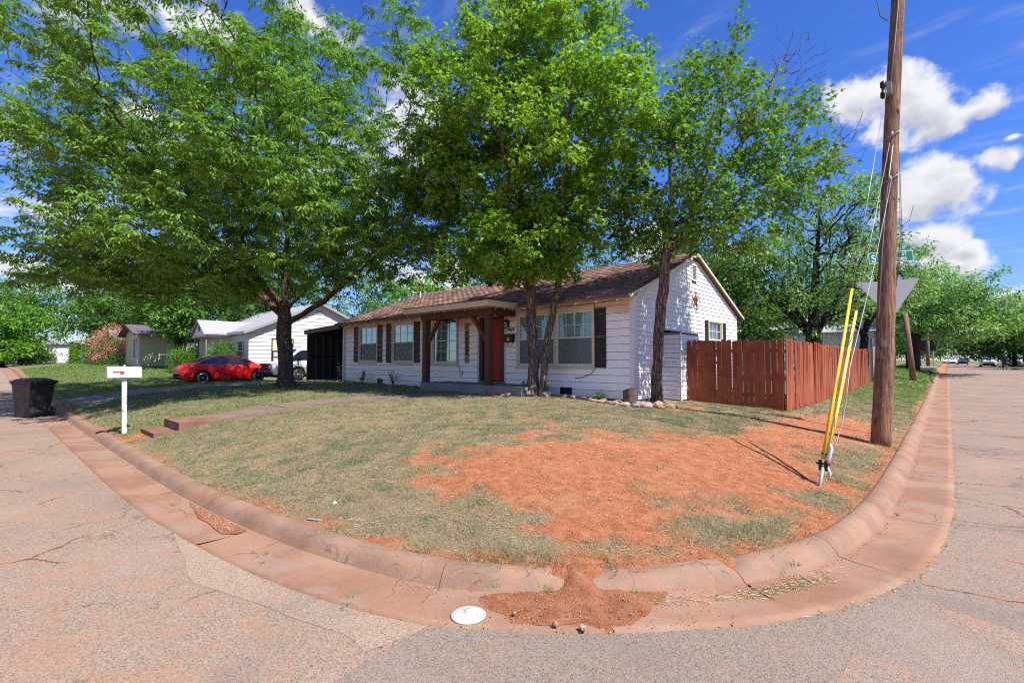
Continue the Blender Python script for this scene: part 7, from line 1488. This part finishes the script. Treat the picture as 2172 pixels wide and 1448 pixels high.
# shrubs and hedges
def shrub(name, label, cat, c, rad, n, size, m, seed, leaf=LEAF_TINY, box_=False, stems=True):
    rg = np.random.default_rng(seed); z = gz(c[0], c[1]); t = thing(name, label, cat, (c[0], c[1], z)); d = unit(rg.normal(size=(n, 3))); d[:, 2] = np.abs(d[:, 2]); 
    if box_: d = d / (np.abs(d) ** 4).sum(1, keepdims=True) ** .25
    k = 1 + .16 * np.sin(d[:, :1] * 6 + seed) * np.cos(d[:, 1:2] * 5); P = np.array([c[0], c[1], z + .05]) + d * (rg.random((n, 1)) ** .35) * np.array(rad) * k
    leaf_mesh('foliage', P, unit(d + rg.normal(0, .5, (n, 3))), unit(rg.normal(0, .5, (n, 3)) + [0, 0, 1]), size * rg.uniform(.6, 1.3, n), leaf, m, t)
    if stems:
        mb = MB()
        for i in range(5): a = i * 1.26; mb.tube([(c[0], c[1], z - .05), (c[0] + math.cos(a) * rad[0] * .3, c[1] + math.sin(a) * rad[1] * .3, z + rad[2] * .4), (c[0] + math.cos(a) * rad[0] * .55, c[1] + math.sin(a) * rad[1] * .55, z + rad[2] * .75)], [.03, .02, .01], 4)
        o = obj('stems', mb, M_BARK3, t)
    return t
shrub('hedge', 'clipped round hedge in front of the neighbouring house corner beside the red car', 'hedge', (-31.8, 9.6), (1.15, .85, 1.75), 5200, .09, M_LHEDGE, 1, box_=True); shrub('hedge', 'clipped hedge behind the roof of the red car at the neighbouring porch', 'hedge', (-33.6, 10.2), (1.3, .7, 1.90), 5000, .09, M_LHEDGE, 2, box_=True); shrub('hedge', 'rounded hedge left of the neighbouring porch post', 'hedge', (-35.9, 8.7), (1.3, .8, 1.5), 4600, .09, M_LHEDGE, 3, box_=True)
shrub('hedge', 'bright rounded hedge beside the orange brick pillar', 'hedge', (-58.5, 6.9), (2.4, 1.6, 2.0), 3600, .16, M_LLIT, 4, box_=True); shrub('hedge', 'dark square hedge beside the crape myrtle', 'hedge', (-54.0, 7.3), (1.7, 1.2, 2.3), 3000, .15, M_LBGD, 5, box_=True); shrub('bush', 'bright bush on the far lawn at the left', 'bush', (-66, 3.9), (1.9, 1.4, 1.5), 2400, .17, M_LLIT, 6); shrub('bush', 'dark bush under the bright green spreading tree', 'bush', (-63, 2.6), (2.0, 1.4, 2.0), 2400, .17, M_LBGD, 7)
cm = shrub('crape_myrtle', 'crape myrtle covered with pink blossom beside the pale green house', 'flowering tree', (-48.8, 7.0), (1.8, 1.4, 2.9), 4600, .13, M_LBG, 8); rg = np.random.default_rng(9); zz = gz(-48.8, 7.0); cc = []
for i in range(60):
    d = unit(rg.normal(size=3)); d[2] = abs(d[2]); cc.append(np.array([-48.8, 7.0, zz + .5]) + d * np.array([2.0, 1.5, 2.6]) * rg.uniform(.8, 1.05))
cc = np.array(cc)[rg.integers(0, 60, 3600)]; P = cc + rg.normal(0, .17, (3600, 3)); leaf_mesh('blossom', P, unit(rg.normal(size=(3600, 3))), unit(rg.normal(size=(3600, 3))), rg.uniform(.06, .13, 3600), LEAF_TINY, M_PINK, cm)
for (x, y, r_, h, s_, lab) in ((-19.6, 10.5, .30, .75, 21, 'straggly flowering plant at the left corner of the white house'), (-18.1, 10.75, .24, .55, 22, 'low leafy plant with a tall stalk under the first window'), (-15.9, 10.75, .30, .62, 23, 'thin leafy plant under the second window beside the porch'), (-6.75, 10.82, .13, .20, 24, 'tiny sprouting weed by the siding under the wide window'), (-8.85, 10.35, .14, .45, 25, 'young leafy shoot beside the forked tree trunk')):
    rg = np.random.default_rng(s_); z = gz(x, y); t = thing('garden_plant', lab, 'plant', (x, y, z)); mb = MB(); P = []
    for i in range(9):
        a = rg.uniform(0, 6.28); l = rg.uniform(.4, 1) * r_; hh = h * rg.uniform(.5, 1.1) * (1.6 if i == 0 and h > .5 else 1); e = (x + math.cos(a) * l, y + math.sin(a) * l * .6, z + hh); mb.tube([(x, y, z - .02), (x + math.cos(a) * l * .4, y + math.sin(a) * l * .3, z + hh * .55), e], [.008, .006, .003], 4)
        for k in range(16): tt = rg.uniform(.25, 1); P.append((x + math.cos(a) * l * tt ** 1.5 + rg.normal(0, .03), y + math.sin(a) * l * .6 * tt + rg.normal(0, .03), z + hh * tt))
    obj('stems', mb, M_BARK3, t); P = np.array(P); leaf_mesh('foliage', P, unit(rg.normal(size=P.shape) * [1, 1, .5]), unit(rg.normal(0, .5, P.shape) + [0, 0, 1]), rg.uniform(.05, .1, len(P)), LEAF_TINY, M_LBG, t)
